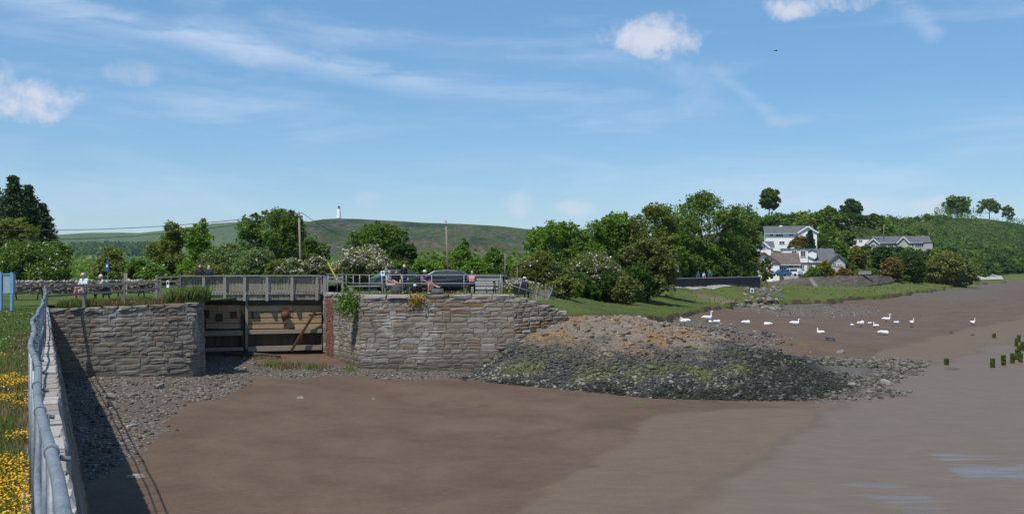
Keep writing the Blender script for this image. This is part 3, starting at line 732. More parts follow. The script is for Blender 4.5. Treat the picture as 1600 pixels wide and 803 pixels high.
def lay_stones(face, parent, mk, hr, lr, depth=.2, seed=1, skip=None, nm='stone', z0=None, limit=295, pick=None, proud=.03, gap=.009):
    r = random.Random(seed); n = 0
    zmax = max(k[1] for k in face.zt); z = (min(k[1] for k in face.zb)-.2) if z0 is None else z0
    inv = parent.matrix_world if False else world_loc(parent)
    while z < zmax:
        h = r.uniform(*hr); u = -r.uniform(0, lr[0])
        while u < face.len:
            l = r.uniform(*lr)*(1+.25*(h-hr[0])/(hr[1]-hr[0])); a, b = max(0, u), min(face.len, u+l); u += l
            if b-a < .1: continue
            uc = (a+b)/2; zc = z+h/2; top = face.top(uc)
            hh = h
            if z+h > top-.02:
                if top-z < .09: continue
                hh = top-z; zc = z+hh/2
            if zc < face.base(uc)-.12: continue
            if skip and skip(uc, zc, r): continue
            sub = [(a, b, zc, hh)]
            if hh > .26 and r.random() < .28: sub = [(a, b, zc-hh*.23, hh*.54), (a, b, zc+hh*.27, hh*.46)]
            elif r.random() < .1 and b-a > .5: sub = [(a, a+(b-a)*.55, zc, hh), (a+(b-a)*.55, b, zc, hh)]
            for (a2, b2, z2, h2) in sub:
                if n >= limit: return n
                z2 += .085*float(vnoise(uc*1.0, z, 1.7, seed+3, 3)); q, d, nn = face.at((a2+b2)/2, z2)
                key = pick(uc, z2, r) if pick else mk
                o = link(nm, stone_mesh(key, r.randrange(12)), parent)
                o.location = q-nn*(depth/2-proud-r.uniform(-.014, .012))-inv
                o.rotation_euler = (0, r.uniform(-.025, .025), math.atan2(d.y, d.x))
                o.scale = (b2-a2-gap*r.uniform(.5, 1.6), depth, h2-gap*r.uniform(.5, 1.6))
                n += 1
        z += h
    return n
def lay_coping(face, parent, mk, lr, depth, h, seed=3, nm='coping_stone', u0=0, u1=None, over=.06, drop=0., jit=1.):
    r = random.Random(seed); u = u0; u1 = face.len if u1 is None else u1; off = world_loc(parent)
    while u < u1-.15:
        l = min(r.uniform(*lr), u1-u); uc = u+l/2; q, d, n = face.at(uc, face.top(uc)); hh = h*r.uniform(.85, 1.15)
        o = link(nm, stone_mesh(mk, r.randrange(12)), parent); dd = depth*(1+jit*r.uniform(-.1, .1))
        o.location = q-n*(dd/2-over-jit*r.uniform(-.03, .03))+Vector((0, 0, -hh*.5+drop+r.uniform(0, .03)))-off
        o.rotation_euler = (r.uniform(-.02, .02), r.uniform(-.02, .02), math.atan2(d.y, d.x)+r.uniform(-.02, .02)); o.scale = (l-.025, dd, hh); u += l

# left pier
w = thing('pier_wall', 'grey stone wall end left of the lock gate, grass growing along its top', 'wall', (-18.5, 46, -3.3))
PIER = Face([(-21.75, 45), (-16.5, 46.95), (-15.75, 47.4), (-15.55, 48.2), (-16.0, 49.8)], [(0, -3.0), (.7, -3.45), (1, -3.5)], [(0, -.2), (.2, -.16), (.4, -.12), (.55, -.08), (.7, .0), (.8, .05), (1, .06)], .03)
wall_core(PIER, 'mortar_bed', w, M['mortar'], 1.6, .02, .05)
lay_stones(PIER, w, 'stone_dark', (.17, .31), (.26, .95), .26, 5, proud=.012, skip=lambda u, z, r: (1.1 < u < 1.75 and -.7 < z < -.45) or r.random() < .015)
lay_coping(PIER, w, 'stone_dark', (.5, 1.0), .7, .22, 6, drop=.08)
# near quay wall, battered, seen almost edge-on
w = thing('quay_wall', 'near quay wall with pale flat coping along the lawn, its face in shadow', 'wall', (-10, 22, -4.6))
QUAY = Face([(2.2, -4.05), (-21.75, 45)], [(0, -4.9), (.55, -4.7), (.8, -4.3), (1, -3.0)], [(0, 0), (1, -.05)], .2)
QUAY.p = QUAY.p[::-1]; QUAY.zb = [(0, -3.0), (.2, -4.3), (.45, -4.7), (1, -4.9)]; QUAY.zt = [(0, -.05), (1, 0)]
# face points right of travel when walking from the far corner to the camera?  (-21,45)->(2,-4): right side is -x, so walk the other way
QUAY.p = QUAY.p[::-1]; QUAY.zb = [(0, -4.9), (.55, -4.7), (.8, -4.3), (1, -3.0)]; QUAY.zt = [(0, 0), (1, -.05)]
wall_core(QUAY, 'mortar_bed', w, M['mortar'], .9, .05, .05, 1.0)
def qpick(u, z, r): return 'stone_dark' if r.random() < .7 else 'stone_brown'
sub = Face([tuple(QUAY.at(QUAY.len*.5, 0)[0][:2]), (-21.75, 45)], [(0, -4.7), (.6, -4.3), (1, -3.0)], [(0, -.2), (1, -.25)], .2)
lay_stones(sub, w, 'stone_dark', (.3, .5), (.7, 1.5), .24, 15, proud=.0, pick=qpick, limit=225, z0=-4.9)
lay_coping(QUAY, w, 'pale_coping', (.5, 1.0), .36, .2, 16, u0=3, over=.02, drop=.02, jit=.25)
# right quay: front wall, splayed wing beside the gate, ragged end going down to the mound
w = thing('quay_front_wall', 'long pale grey stone quay wall below the steel railing, right of the lock', 'wall', (-4, 54, -4))
FRONT = Face([(-8.55, 54), (.15, 54)], [(0, -4.15), (.6, -4.1), (.8, -4.0), (1, -2.5)], [(0, .06), (1, .08)], .02)
wall_core(FRONT, 'mortar_bed', w, M['mortar'], 1.5, .02, .03)
def fpick(u, z, r):
    if z < -3.0 and r.random() < .6: return 'stone_dark'
    if z < -2.2 and u > 4.5 and r.random() < .5: return 'stone_dark'
    if z > -.75 and r.random() < .2: return 'stone_brown'
    return 'stone'
lay_stones(FRONT, w, 'stone', (.2, .34), (.3, 1.1), .24, 25, pick=fpick, skip=lambda u, z, r: r.random() < .012, limit=299, proud=.01)
lay_coping(Face([(-8.55, 54), (.15, 54)], [(0, -4), (1, -4)], [(0, .28), (1, .3)]), w, 'coping', (.8, 1.7), .8, .27, 26)
w = thing('wing_wall', 'stone wing wall angled in towards the gate with a red brick strip', 'wall', (-10.5, 57, -3.8))
WING = Face([(-12.0, 60.2), (-11.45, 59.2), (-8.55, 54)], [(0, -3.4), (.3, -3.5), (1, -4.15)], [(0, .06), (1, .06)], .0)
wall_core(WING, 'mortar_bed', w, M['mortar'], 1.5, .02, .03)
def wskip(u, z, r): return .95 < u < 2.5 and z < -.0 or (u > 1 and z > -9 and r.random() < .02)
lay_stones(WING, w, 'stone', (.22, .36), (.4, 1.1), .24, 35, proud=.01, skip=wskip, limit=190, pick=lambda u, z, r: 'stone_dark' if z < -3.2 or r.random() < .15 else ('coping' if u < 1.2 else 'stone'))
lay_coping(Face([(-12.0, 60.2), (-11.45, 59.2), (-8.55, 54)], [(0, -4), (1, -4)], [(0, .28), (1, .28)]), w, 'coping', (.8, 1.6), .8, .26, 36)
r = random.Random(44); bm_ = bpy.data.meshes.new('brick'); t = MB().box((0, 0, 0), (1, 1, 1)); bm_.from_pydata([tuple(v) for v in t.v], [], t.f); bm_.materials.append(M['brick'])
off = world_loc(w); k = 0; z = -3.5
while z < -.04:
    u = 1.0+(0 if k % 2 else .11)
    while u < 2.42:
        l = min(.225, 2.45-u); q, d, n = WING.at(u+l/2, z)
        if l > .06 and r.random() > .03:
            o = link('brick', bm_, w); o.location = q-n*(.075-r.uniform(.0, .05))-off; o.rotation_euler = (0, 0, math.atan2(d.y, d.x)); o.scale = (l-.035, .14, r.uniform(.06, .08))
        u += .23
    z += .112; k += 1
w = thing('wall_stub', 'broken end of the quay wall, brown stones stepping down to the rock mound', 'wall', (1.4, 54.3, -2))
STUB = Face([(.05, 54.06), (1.6, 54.6), (3.1, 55.6)], [(0, -2.6), (.5, -1.7), (1, -1.2)], [(0, .12), (.3, -.12), (.6, -.5), (1, -.85)], .12)
wall_core(STUB, 'mortar_bed', w, M['mortar'], 1.0, .1, .08)
lay_stones(STUB, w, 'stone_brown', (.18, .32), (.25, .65), .4, 45, pick=lambda u, z, r: r.choice(['stone_brown', 'stone_dark', 'stone_dark', 'stone', 'stone']), proud=.1)
lay_coping(STUB, w, 'coping', (.5, .95), .75, .3, 46, drop=.1)

# ================================================================ ROCK MOUND
MX = [-2.6, -1.6, 0, 1.2, 2.5, 5, 7.6, 11, 14, 16.5, 21, 26, 28]
CY = [54.0, 54.05, 54.1, 54.9, 56.0, 57, 57.5, 57.5, 57, 56.5, 59, 61.5, 62]; CZ = [-4.4, -3.85, -2.4, -1.65, -1.1, -1.05, -1.15, -1.95, -2.85, -3.5, -4.15, -4.5, -4.75]
FY = [51.5, 50.3, 49.2, 48.6, 48.0, 47.0, 46.4, 45.9, 46.1, 48.0, 53, 59, 61]; BY = [56, 57, 60, 62, 64, 66, 68, 69, 68, 67, 66, 64, 63]
def mound_h(x, y):
    cy, cz, fy, by = (np.interp(x, MX, a) for a in (CY, CZ, FY, BY))
    fy = fy+.5*vnoise(x, y*0, 2.3, 81)
    t = np.where(y < cy, (y-fy)/(cy-fy), (by-y)/(by-cy)); t = np.clip(t, -.3, 1.3)
    s = np.where(t < 1, .45*np.sin(np.clip(t, 0, 1)*math.pi/2)+.55*np.clip(t, 0, 1), 1); s = np.where(t < 0, t*.6, s)
    base = mud_h(x, y)-.02
    z = base+(cz-base)*s
    return z+(.1*vnoise(x, y, 1.3, 83)+.09*vnoise(x, y, .5, 84, 3))*np.clip(t*4, 0, 1)*np.clip((cz+4.8)/2, .2, 1)
def mound_zone_cols(x, y, z, rs):
    """own colour of the rock: dry lichened top, dark wrack, green algae, pale barnacled stones at the toe"""
    x, y, z = (np.asarray(a, float) for a in (x, y, z)); hn = (z+4.6)+.75*vnoise(x, y, 2.4, 91)+.4*vnoise(x, y, .6, 93)
    n1 = vnoise(x, y, 1.2, 95); n2 = vnoise(x, y, 2.6, 97); k = rs[:, None]
    def c(a): return np.array(a)[None, :]*np.ones((len(x), 1))
    vr = (.75+.5*hash2(np.floor(x*9), np.floor(y*9), 12))[:, None]; k = np.clip(k*vr, 0, 1)
    col = c((.21, .172, .135))*(.65+.6*k)
    lich = .85*sstep(n1*.6+n2*.7, -.08, .3)[:, None]*sstep(hn, 1.9, 2.5)[:, None]
    col = col*(1-lich)+lich*c((.25, .145, .055))*(.6+.7*k)
    pale_top = (sstep(n1-n2, .35, .6)*sstep(hn, 2.6, 3.1))[:, None]; col = col*(1-pale_top)+pale_top*c((.34, .3, .26))*(.7+.5*k)
    dark = ((1-sstep(hn, 1.6, 2.3)))[:, None]; col = col*(1-dark)+dark*c((.095, .095, .092))*(.5+.95*k)
    g = (np.exp(-((hn-1.15)/.5)**2)*sstep(n2+.6*n1, -.1, .25)*.9)[:, None]; col = col*(1-g)+g*c((.16, .165, .07))*(.6+.7*k)
    pl = (np.exp(-((hn-.72)/.42)**2)*(1-sstep(x, 9, 15)))[:, None]*(k > .78); col = col*(1-pl)+pl*c((.34, .32, .275))*(.5+.6*k)
    weed = np.maximum((1-sstep(hn, .3, .75))*(1-.35*(k[:, 0] > .75)), sstep(x+.9*n1, 11.2, 13.2)*(1-sstep(hn, 1.1, 1.9))*(1-sstep(x, 17, 20)))[:, None]*(k < .88)
    col = col*(1-weed)+weed*c((.042, .045, .036))*(.5+.9*k)
    end = (sstep(x, 16.5, 19)[:, None])*(k > .35); col = col*(1-end)+end*c((.2, .18, .155))*(.5+.8*k)
    tp = sstep(hn, 1.9, 2.5)[:, None]; col = col*(1+.5*tp)
    return np.clip(col*.8, .008, .6)
def attr_mat(name, bscale=9., bump=.9, bd=.08, rough=.92):
    m, nt, b, out = new_mat(name); q = NB(nt); v = q.pos()
    c = q.attr('col', False); n = q.noise(v, bscale, 7, .7); n2 = q.noise(v, 2.5, 5, .6)
    c = q.mix(.65, c, q.ramp(n, [((.3, .3, .3), .3), ((1.25, 1.25, 1.25), .68)]), 'MULTIPLY'); nt.links.new(c, b.inputs['Base Color'])
    b.inputs['Roughness'].default_value = rough; b.inputs['Specular IOR Level'].default_value = .25
    nt.links.new(q.bump(n, bump, bd), b.inputs['Normal']); return m
M['rubble'] = attr_mat('mound_rock')
mx_ = axis([(-2.6, 28, .16)]); my_ = axis([(45, 69.2, .16)])
def mkeep(X, Y):
    z = mound_h(X, Y); return (z > mud_h(X, Y)-.12) & (Y < np.interp(X, MX, BY)+.4) & (Y > np.interp(X, MX, FY)-.9) & ~((Y > 54.3) & (X < .4))
mound = sheet('rock_mound', mx_, my_, mound_h, M['rubble'], keep=mkeep, colors={'col': lambda X, Y, Z: (mound_zone_cols(X.ravel(), Y.ravel(), Z.ravel(), (.35+.3*hash2(np.floor(X*4).ravel(), np.floor(Y*4).ravel(), 5)))*.8).reshape(X.shape+(3,))})
tag(mound, kind='structure')

def rock_np(seed):
    """48-triangle lump: a cube cut once, rounded, with flats knocked off it"""
    r = random.Random(seed); bm = bmesh.new(); bmesh.ops.create_cube(bm, size=2.0)
    bmesh.ops.subdivide_edges(bm, edges=bm.edges[:], cuts=1, use_grid_fill=True)
    for v in bm.verts:
        n = v.co.normalized(); v.co = v.co.lerp(n*1.15, .62)*r.uniform(.84, 1.1)
    for _ in range(3):
        d = Vector((r.gauss(0, 1), r.gauss(0, 1), r.gauss(0, 1))).normalized(); lim = r.uniform(.6, .85)
        for v in bm.verts:
            k = v.co.dot(d)
            if k > lim: v.co -= d*(k-lim)
    bmesh.ops.triangulate(bm, faces=bm.faces[:]); bm.verts.index_update()
    V = np.array([v.co[:] for v in bm.verts]); Fc = np.array([[v.index for v in f.verts] for f in bm.faces]); bm.free(); return V, Fc
ROCKS = [rock_np(500+i) for i in range(8)]
def chip_np(seed):
    """20-triangle chip for the small ones"""
    r = random.Random(seed); bm = bmesh.new(); bmesh.ops.create_icosphere(bm, subdivisions=1, radius=1.0)
    for v in bm.verts: v.co *= r.uniform(.72, 1.15)
    V = np.array([v.co[:] for v in bm.verts]); Fc = np.array([[v.index for v in f.verts] for f in bm.faces]); bm.free(); return V, Fc
CHIPS = [chip_np(700+i) for i in range(6)]
def euler_mats(n, tilt, g):
    a = g.uniform(0, 2*np.pi, n); b = g.normal(0, tilt, n); c = g.normal(0, tilt, n)
    ca, sa, cb, sb, cc, sc = np.cos(a), np.sin(a), np.cos(b), np.sin(b), np.cos(c), np.sin(c)
    Rz = np.zeros((n, 3, 3)); Rz[:, 0, 0] = ca; Rz[:, 0, 1] = -sa; Rz[:, 1, 0] = sa; Rz[:, 1, 1] = ca; Rz[:, 2, 2] = 1
    Rx = np.zeros((n, 3, 3)); Rx[:, 0, 0] = 1; Rx[:, 1, 1] = cb; Rx[:, 1, 2] = -sb; Rx[:, 2, 1] = sb; Rx[:, 2, 2] = cb
    Ry = np.zeros((n, 3, 3)); Ry[:, 1, 1] = 1; Ry[:, 0, 0] = cc; Ry[:, 0, 2] = sc; Ry[:, 2, 0] = -sc; Ry[:, 2, 2] = cc
    return Rz @ Rx @ Ry
def scatter(name, pos, size, cols, parent=None, protos=CHIPS, tilt=.3, flat=(.45, .8), seed=1, m=None):
    """many small stones in ONE mesh"""
    g = np.random.default_rng(seed); n = len(pos); sc = np.stack([size*g.uniform(.7, 1.35, n), size*g.uniform(.7, 1.2, n), size*g.uniform(*flat, n)], 1)
    Rm = euler_mats(n, tilt, g); pick = g.integers(0, len(protos), n); VV = []; FF = []; CC = []; b = 0
    for k, (V, Fc) in enumerate(protos):
        idx = np.where(pick == k)[0]
        if not len(idx): continue
        W = np.einsum('nij,nvj->nvi', Rm[idx], V[None]*sc[idx][:, None])+pos[idx][:, None]
        VV.append(W.reshape(-1, 3)); FF.append((Fc[None]+(np.arange(len(idx))*len(V))[:, None, None]+b).reshape(-1, 3)); CC.append(np.repeat(cols[idx], len(V), 0)); b += len(idx)*len(V)
    off = np.array(world_loc(parent)) if parent is not None else 0
    me = np_mesh(name, np.concatenate(VV)-off, np.concatenate(FF), m or M['rubble'], colors={'col': np.concatenate(CC)})
    return tag(link(name, me, parent), kind='stuff')
g = np.random.default_rng(11)
def mound_points(n, xr, tr):
    X = g.uniform(*xr, n); cy, fy = np.interp(X, MX, CY), np.interp(X, MX, FY); t = g.uniform(*tr, n); Y = fy+(cy-fy)*t
    return X, Y, mound_h(X, Y)
# 295 largest stones, each an object
X, Y, Z = mound_points(900, (-1.5, 15), (.03, .97)); taken = []
def mk_rock(i, mk):
    me = bpy.data.meshes.new('stone'); V, Fc = ROCKS[i]; me.from_pydata(V.tolist(), [], Fc.tolist()); me.materials.append(M[mk]); return me
for nm, cols in (('mound_grey', [(.04, .04, .039), (.075, .074, .07), (.125, .12, .112)]), ('mound_brown', [(.12, .095, .07), (.18, .145, .11), (.22, .175, .125), (.17, .12, .065)]), ('mound_pale', [(.18, .17, .145), (.27, .255, .225), (.36, .345, .31)]),
                 ('mound_green', [(.08, .085, .045), (.13, .135, .065), (.18, .18, .1)])):
    M[nm] = mat(nm+'_stone', cols, .92, 4., .8, 14., .03, 'obj', grain=.5)
rockm = {(i, k): mk_rock(i, k) for i in range(8) for k in ('mound_grey', 'mound_brown', 'mound_pale', 'mound_green')}
n = 0
for i in range(len(X)):
    if n >= 295: break
    if any((X[i]-a)**2+(Y[i]-b)**2 < .42**2 for a, b in taken): continue
    taken.append((X[i], Y[i])); h = Z[i]+4.6+random.uniform(-.25, .25); s = random.uniform(.1, .2) if h > .9 else random.uniform(.1, .18)
    k = 'mound_brown' if h > 2.0+random.uniform(-.4, .4) else ('mound_grey' if h > 1.5 or random.random() < .55 else ('mound_green' if h > .8 and random.random() < .45 else ('mound_pale' if random.random() < .4 and X[i] < 11 else 'mound_grey')))
    o = link('stone', rockm[(random.randrange(8), k)], mound); o.location = (X[i], Y[i], Z[i]+s*(.02 if h > 1.9 else .1))
    o.rotation_euler = (random.gauss(.2, .25), random.gauss(0, .25), random.uniform(0, 6.28)); o.scale = (s*random.uniform(.9, 1.5), s*random.uniform(.8, 1.1), s*random.uniform(.4, .7)); n += 1
def rub(name, n, xr, tr, sz, seed, parent, **kw):
    X, Y, Z = mound_points(n, xr, tr); s = sz[0]+(sz[1]-sz[0])*g.uniform(0, 1, n)**1.8; up = sstep(Z+4.6, 1.7, 2.3); kp = g.uniform(0, 1, n) > .5*up; X, Y, Z, s, up = X[kp], Y[kp], Z[kp], s[kp], up[kp]; C_ = mound_zone_cols(X, Y, Z, g.uniform(0, 1, len(X)))
    scatter(name, np.stack([X, Y, Z+s*(.15-.3*up)], 1), s, C_, parent, seed=seed, **kw)
rub('rubble', 9000, (-2.2, 16.5), (.0, 1.05), (.04, .155), 21, mound)
rub('shingle', 7500, (-1.8, 19), (-.03, .5), (.04, .11), 22, mound)
rub('crest_rubble', 1500, (2, 20), (1.0, 1.35), (.08, .22), 23, mound)
def back_points(n):
    X = g.uniform(9, 26, n); cy, by = np.interp(X, MX, CY), np.interp(X, MX, BY); Y = cy-1.5+(by-cy+1.5)*g.uniform(0, 1, n); return X, Y, mound_h(X, Y)
X, Y, Z = back_points(5200); s = .05+.17*g.uniform(0, 1, len(X))**2; scatter('back_rubble', np.stack([X, Y, np.maximum(Z, mud_h(X, Y))+s*.15], 1), s, mound_zone_cols(X, Y, Z+.35, g.uniform(0, 1, len(X))), mound, seed=24)
# loose stones on the shingle of the lock mouth and round the tail of the mound
def loose(name, n, fx, sz, seed, tone, zone, parent=None):
    gg = np.random.default_rng(seed); X, Y = fx(gg, n); zz = mud_zone(X, Y, X)[:, 0]; keep = (zz+gg.normal(0, .12, n) > zone) & ~((X < edge_x(Y)+.7)) & ~((Y > 53.6) & (X > -9) & (X < 2)) ; X, Y = X[keep], Y[keep]
    pier = (Y > 45+(X+21.75)*.371-.1) & (X < -15.4); X, Y = X[~pier], Y[~pier]
    Z = mud_h(X, Y); s = gg.uniform(0, 1, len(X))**2.2*(sz[1]-sz[0])+sz[0]; k = gg.uniform(0, 1, len(X))
    C_ = np.array(tone)[None]*(.35+1.15*k[:, None]**1.5)*np.array([1, .97, .92])[None]
    return scatter(name, np.stack([X, Y, Z+s*.2], 1), s, np.clip(C_, 0, .5), parent, seed=seed+1)
loose('shingle', 15000, lambda q, n: (q.uniform(-20, 0, n), q.uniform(22, 60, n)), (.02, .11), 51, (.2, .175, .15), .55)
loose('shore_stones', 9500, lambda q, n: (q.uniform(12, 33, n), q.uniform(46, 72, n)), (.03, .19), 53, (.165, .15, .13), .45)
loose('shore_pebbles', 5000, lambda q, n: (q.uniform(5, 60, n), q.uniform(66, 160, n)), (.05, .2), 55, (.24, .215, .185), .35)
# ================================================================ VEGETATION
def leaf_quads(C, size, g, up=.35, elong=1.5):
    n = len(C); N = g.normal(0, 1, (n, 3)); N[:, 2] = np.abs(N[:, 2])+up; N /= np.linalg.norm(N, axis=1)[:, None]
    A = g.normal(0, 1, (n, 3)); U = np.cross(N, A); U /= np.linalg.norm(U, axis=1)[:, None]; W = np.cross(N, U)
    s = size*g.uniform(.6, 1.35, n)[:, None]
    V = np.stack([C-U*s*elong*.5, C-W*s*.42+N*s*.08, C+U*s*elong*.5, C+W*s*.42+N*s*.08], 1).reshape(-1, 3)
    return V, np.arange(4*n).reshape(n, 4)
def sphere_dirs(n, g):
    d = g.normal(0, 1, (n, 3)); return d/np.linalg.norm(d, axis=1)[:, None]
def clump_leaves(cl, per, g, flat=.75):
    """cl (n,4): centres and radii of leaf clumps"""
    n = len(cl); d = sphere_dirs(n*per, g)*(g.uniform(0, 1, n*per)**.45)[:, None]; d[:, 2] *= flat
    return np.repeat(cl[:, :3], per, 0)+d*np.repeat(cl[:, 3], per)[:, None]
def lobes_for(style, w, h, g, skirt=True):
    """crown lobes in a box: width w, height h, origin at the middle of its foot"""
    L = []
    if style == 'shrub':
        k = max(3, min(9, int(w/h*3.2)))
        for i in range(k):
            x = (i+.5)/k*2-1; hh = (1-.45*abs(x)**2)*g.uniform(.75, 1.0)
            L.append((x*w*.36+g.normal(0, w*.03), g.normal(0, w*.12), h*hh*.5, w/k*g.uniform(.75, 1.05), w*.28, h*hh*.5))
        L.append((0, 0, h*.45, w*.34, w*.3, h*.45))
    elif style == 'ball':
        L.append((0, 0, h*.5, w*.3, w*.3, h*.34))
        for i in range(16):
            th = i*2.4; z = -.75+1.7*(i+.5)/16; q = math.sqrt(max(.02, 1-min(.97, abs(z))**2)); s = g.uniform(.13, .2)
            L.append((math.cos(th)*q*w*.33, math.sin(th)*q*w*.33, h*(.5+z*.36), w*s, w*s, h*s*.85))
    elif style == 'tall':
        for i in range(9):
            t = (i+.5)/9; rr = .5*w*math.sin(math.pi*min(1, .16+t*.8))**.7
            L.append((g.normal(0, w*.12), g.normal(0, w*.12), h*t, rr*g.uniform(.7, .95), rr*.9, h*.13))
    else:
        k = 11 if style == 'round' else 13
        L.append((0, 0, h*.48, w*.33, w*.3, h*.36))
        for i in range(k):
            th = g.uniform(0, 2*math.pi); el = g.uniform(-.55, 1.35) if i < k-3 else g.uniform(.7, 1.5)
            q = (.30 if style == 'round' else .36)
            x, y, z = math.cos(th)*math.cos(el)*w*q, math.sin(th)*math.cos(el)*w*q, h*.5+math.sin(el)*h*q
            s = g.uniform(.13, .2) if style == 'round' else g.uniform(.09, .17)
            L.append((x, y, z, w*s, w*s, min(w, h)*s*.8))
        if skirt:
            for i in range(6):
                x = (i+.5)/6*2-1; L.append((x*w*.36, g.normal(0, w*.13), h*(.17+.1*(1-x*x)*g.uniform(.3, 1)), w*.14, w*.2, h*.17))
        # flesh the silhouette out left and right
        for sx in (-1, 1):
            for zz in (.3, .5, .68): L.append((sx*w*.33+g.normal(0, w*.03), g.normal(0, w*.08), h*zz, w*.16, w*.18, h*.13))
    return L
def crown_points(L, n, g, inner=.22, airy=False):
    ar = np.array([(l[3]*l[4]*l[5])**(2/3) for l in L]); pk = g.choice(len(L), n, p=ar/ar.sum()); La = np.array(L)[pk]
    d = sphere_dirs(n, g); d[:, 2] = np.where((d[:, 2] < -.3) & (g.uniform(0, 1, n) < .6), -d[:, 2], d[:, 2])
    rr = np.where(g.uniform(0, 1, n) < inner, g.uniform(.2, .75, n), g.uniform(.8, 1.03, n))
    return La[:, :3]+d*rr[:, None]*La[:, 3:6], np.cbrt(La[:, 3]*La[:, 4]*La[:, 5])
def tree_meshes(style, w, h, trunk_h, leafm, size, nleaf, seed, flower=None, barkm='bark', trunk_r=None, clump=.3, show=False):
    g = np.random.default_rng(seed); out = []
    base = trunk_h
    if style == 'conifer':
        cl = []
        for k in range(46):
            t = (k+.5)/46; R_ = (1-t)**.85*w*.5*g.uniform(.75, 1.12)+.12
            m_ = max(3, int(9*(1-t)+3))
            for j in range(m_):
                a = 2*math.pi*(j+g.uniform(0, 1))/m_
                for q in (.35, .65, .92): cl.append((math.cos(a)*R_*q, math.sin(a)*R_*q, base+t*h-R_*q*.25+(q > .9)*R_*.06, .1*h*.35+R_*.14))
        cl = np.array(cl); per = max(4, nleaf//len(cl)); C = clump_leaves(cl, per, g, .5)
        V, Fc = leaf_quads(C, size, g, .2, 2.0); L = [(0, 0, base+h*.4, w*.2, w*.2, h*.4)]
    else:
        L = [(l[0], l[1], l[2]+base, l[3], l[4], l[5]) for l in lobes_for(style, w, h, g, trunk_h < .16*(h+trunk_h))]
        per = 26 if style != 'airy' else 22; nc = max(30, nleaf//per)
        P_, lr = crown_points(L, nc, g, .2 if style != 'airy' else .1)
        cr = lr*clump*g.uniform(.6, 1.35, nc); cl = np.concatenate([P_, cr[:, None]], 1)
        # a few twigs poke out of the outline
        tw = g.choice(nc, max(4, nc//10)); ctr = np.array([0, 0, base+h*.4]); T = cl[tw].copy(); dv = T[:, :3]-ctr; T[:, :3] = ctr+dv*g.uniform(1.04, 1.13, (len(tw), 1)); T[:, 3] *= .55
        cl = np.concatenate([cl, T]); C = clump_leaves(cl, per, g); C[:, 2] = np.maximum(C[:, 2], .05)
        V, Fc = leaf_quads(C, size, g)
    mats = [leafm]; mi = np.zeros(len(Fc), int)
    if flower:
        fm, frac = flower; mats.append(fm); top = cl[:, 2] > np.quantile(cl[:, 2], .25)
        fl = np.repeat((g.uniform(0, 1, len(cl)) < frac) & top, per) & (g.uniform(0, 1, len(cl)*per) < .6); mi[fl] = 1
    out.append(np_mesh('crown', V, Fc, mats, mi))
    # trunk and limbs
    tr = trunk_r or max(.06, .022*(h+base)); mb = MB(); top_z = base+h*(.85 if style == 'conifer' else .42)
    lean = (g.normal(0, .03)*h, g.normal(0, .03)*h)
    pts = [Vector((lean[0]*k*k, lean[1]*k*k, -.4+(top_z+.4)*k)) for k in (0, .1, .35, .6, .8, 1)]
    mb.tube(pts, [tr*1.35, tr, tr*.86, tr*.7, tr*.5, tr*.25], 9)
    if style != 'conifer':
        nb = 12 if (show or style == 'airy') else 7; order = g.permutation(len(L))[:nb]
        for j in order:
            l = L[j]; k = g.uniform(.35, .9); s = pts[2].lerp(pts[5], k); e = Vector(l[:3]); e2 = e+Vector((g.normal(0, .4*l[3]), g.normal(0, .4*l[4]), .5*l[5]))
            mid = s.lerp(e, .5)+Vector((g.normal(0, .05*w), g.normal(0, .05*w), -.03*h)); r0 = tr*.42
            mb.tube([s, mid, e, e2], [r0, r0*.7, r0*.4, r0*.15], 6)
            for q in range(3 if nb == 12 else 1):
                d = Vector(g.normal(0, 1, 3)); d.normalize(); mb.tube([mid.lerp(e, .5*q), e+Vector((d.x*l[3], d.y*l[4], abs(d.z)*l[5]))*.85], [r0*.35, r0*.08], 5)
    me = bpy.data.meshes.new('trunk'); me.from_pydata([tuple(v) for v in mb.v], [], mb.f); me.materials.append(M[barkm]); me.polygons.foreach_set('use_smooth', [True]*len(mb.f)); me.update()
    out.append(me); return out
def plant(name, label, cat, meshes, loc, group=None, rz=None, sc=1.0):
    t = thing(name, label, cat, loc, group, random.uniform(0, 6.28) if rz is None else rz)
    t.scale = (sc, sc, sc) if isinstance(sc, (int, float)) else sc
    link('crown', meshes[0], t); link('trunk', meshes[1], t); return t
SEED = [1000]
def tree_px(name, label, cat, style, cx, top, bot, wpx, Y, leaf, group=None, trunk=.15, zbase=None, dens=1.0, flower=None, bark='bark', lsz=1.0, clump=.3, show=False, trunk_r=None):
    """a tree whose crown spans wpx pixels and runs from photo row top down to its foot at row bot, standing Y metres away"""
    if style == 'shrub': trunk = min(trunk, .02)
    SEED[0] += 1; k = Y/F; w = wpx*k; z0 = (PZ(bot, Y) if not (cx > 805 and Y < 200) else min(PZ(bot, Y), ground_z(PX(cx, Y), Y)+.05)) if zbase is None else zbase; H = max(1.6, PZ(top, Y)-z0); th = H*trunk
    area = wpx*(H/k)*(1-trunk); n = int(min(23000, max(700, area*3.2*dens))); size = max(.07, 2.45*k*lsz)
    ms = tree_meshes(style, w, H-th, th, LEAF[leaf], size, n, SEED[0], flower, bark, clump=clump, show=show, trunk_r=trunk_r)
    return plant(name, label, cat, ms, (PX(cx, Y), Y, z0), group, rz=0.0 if style != 'conifer' else None)
W = M['flower_white']
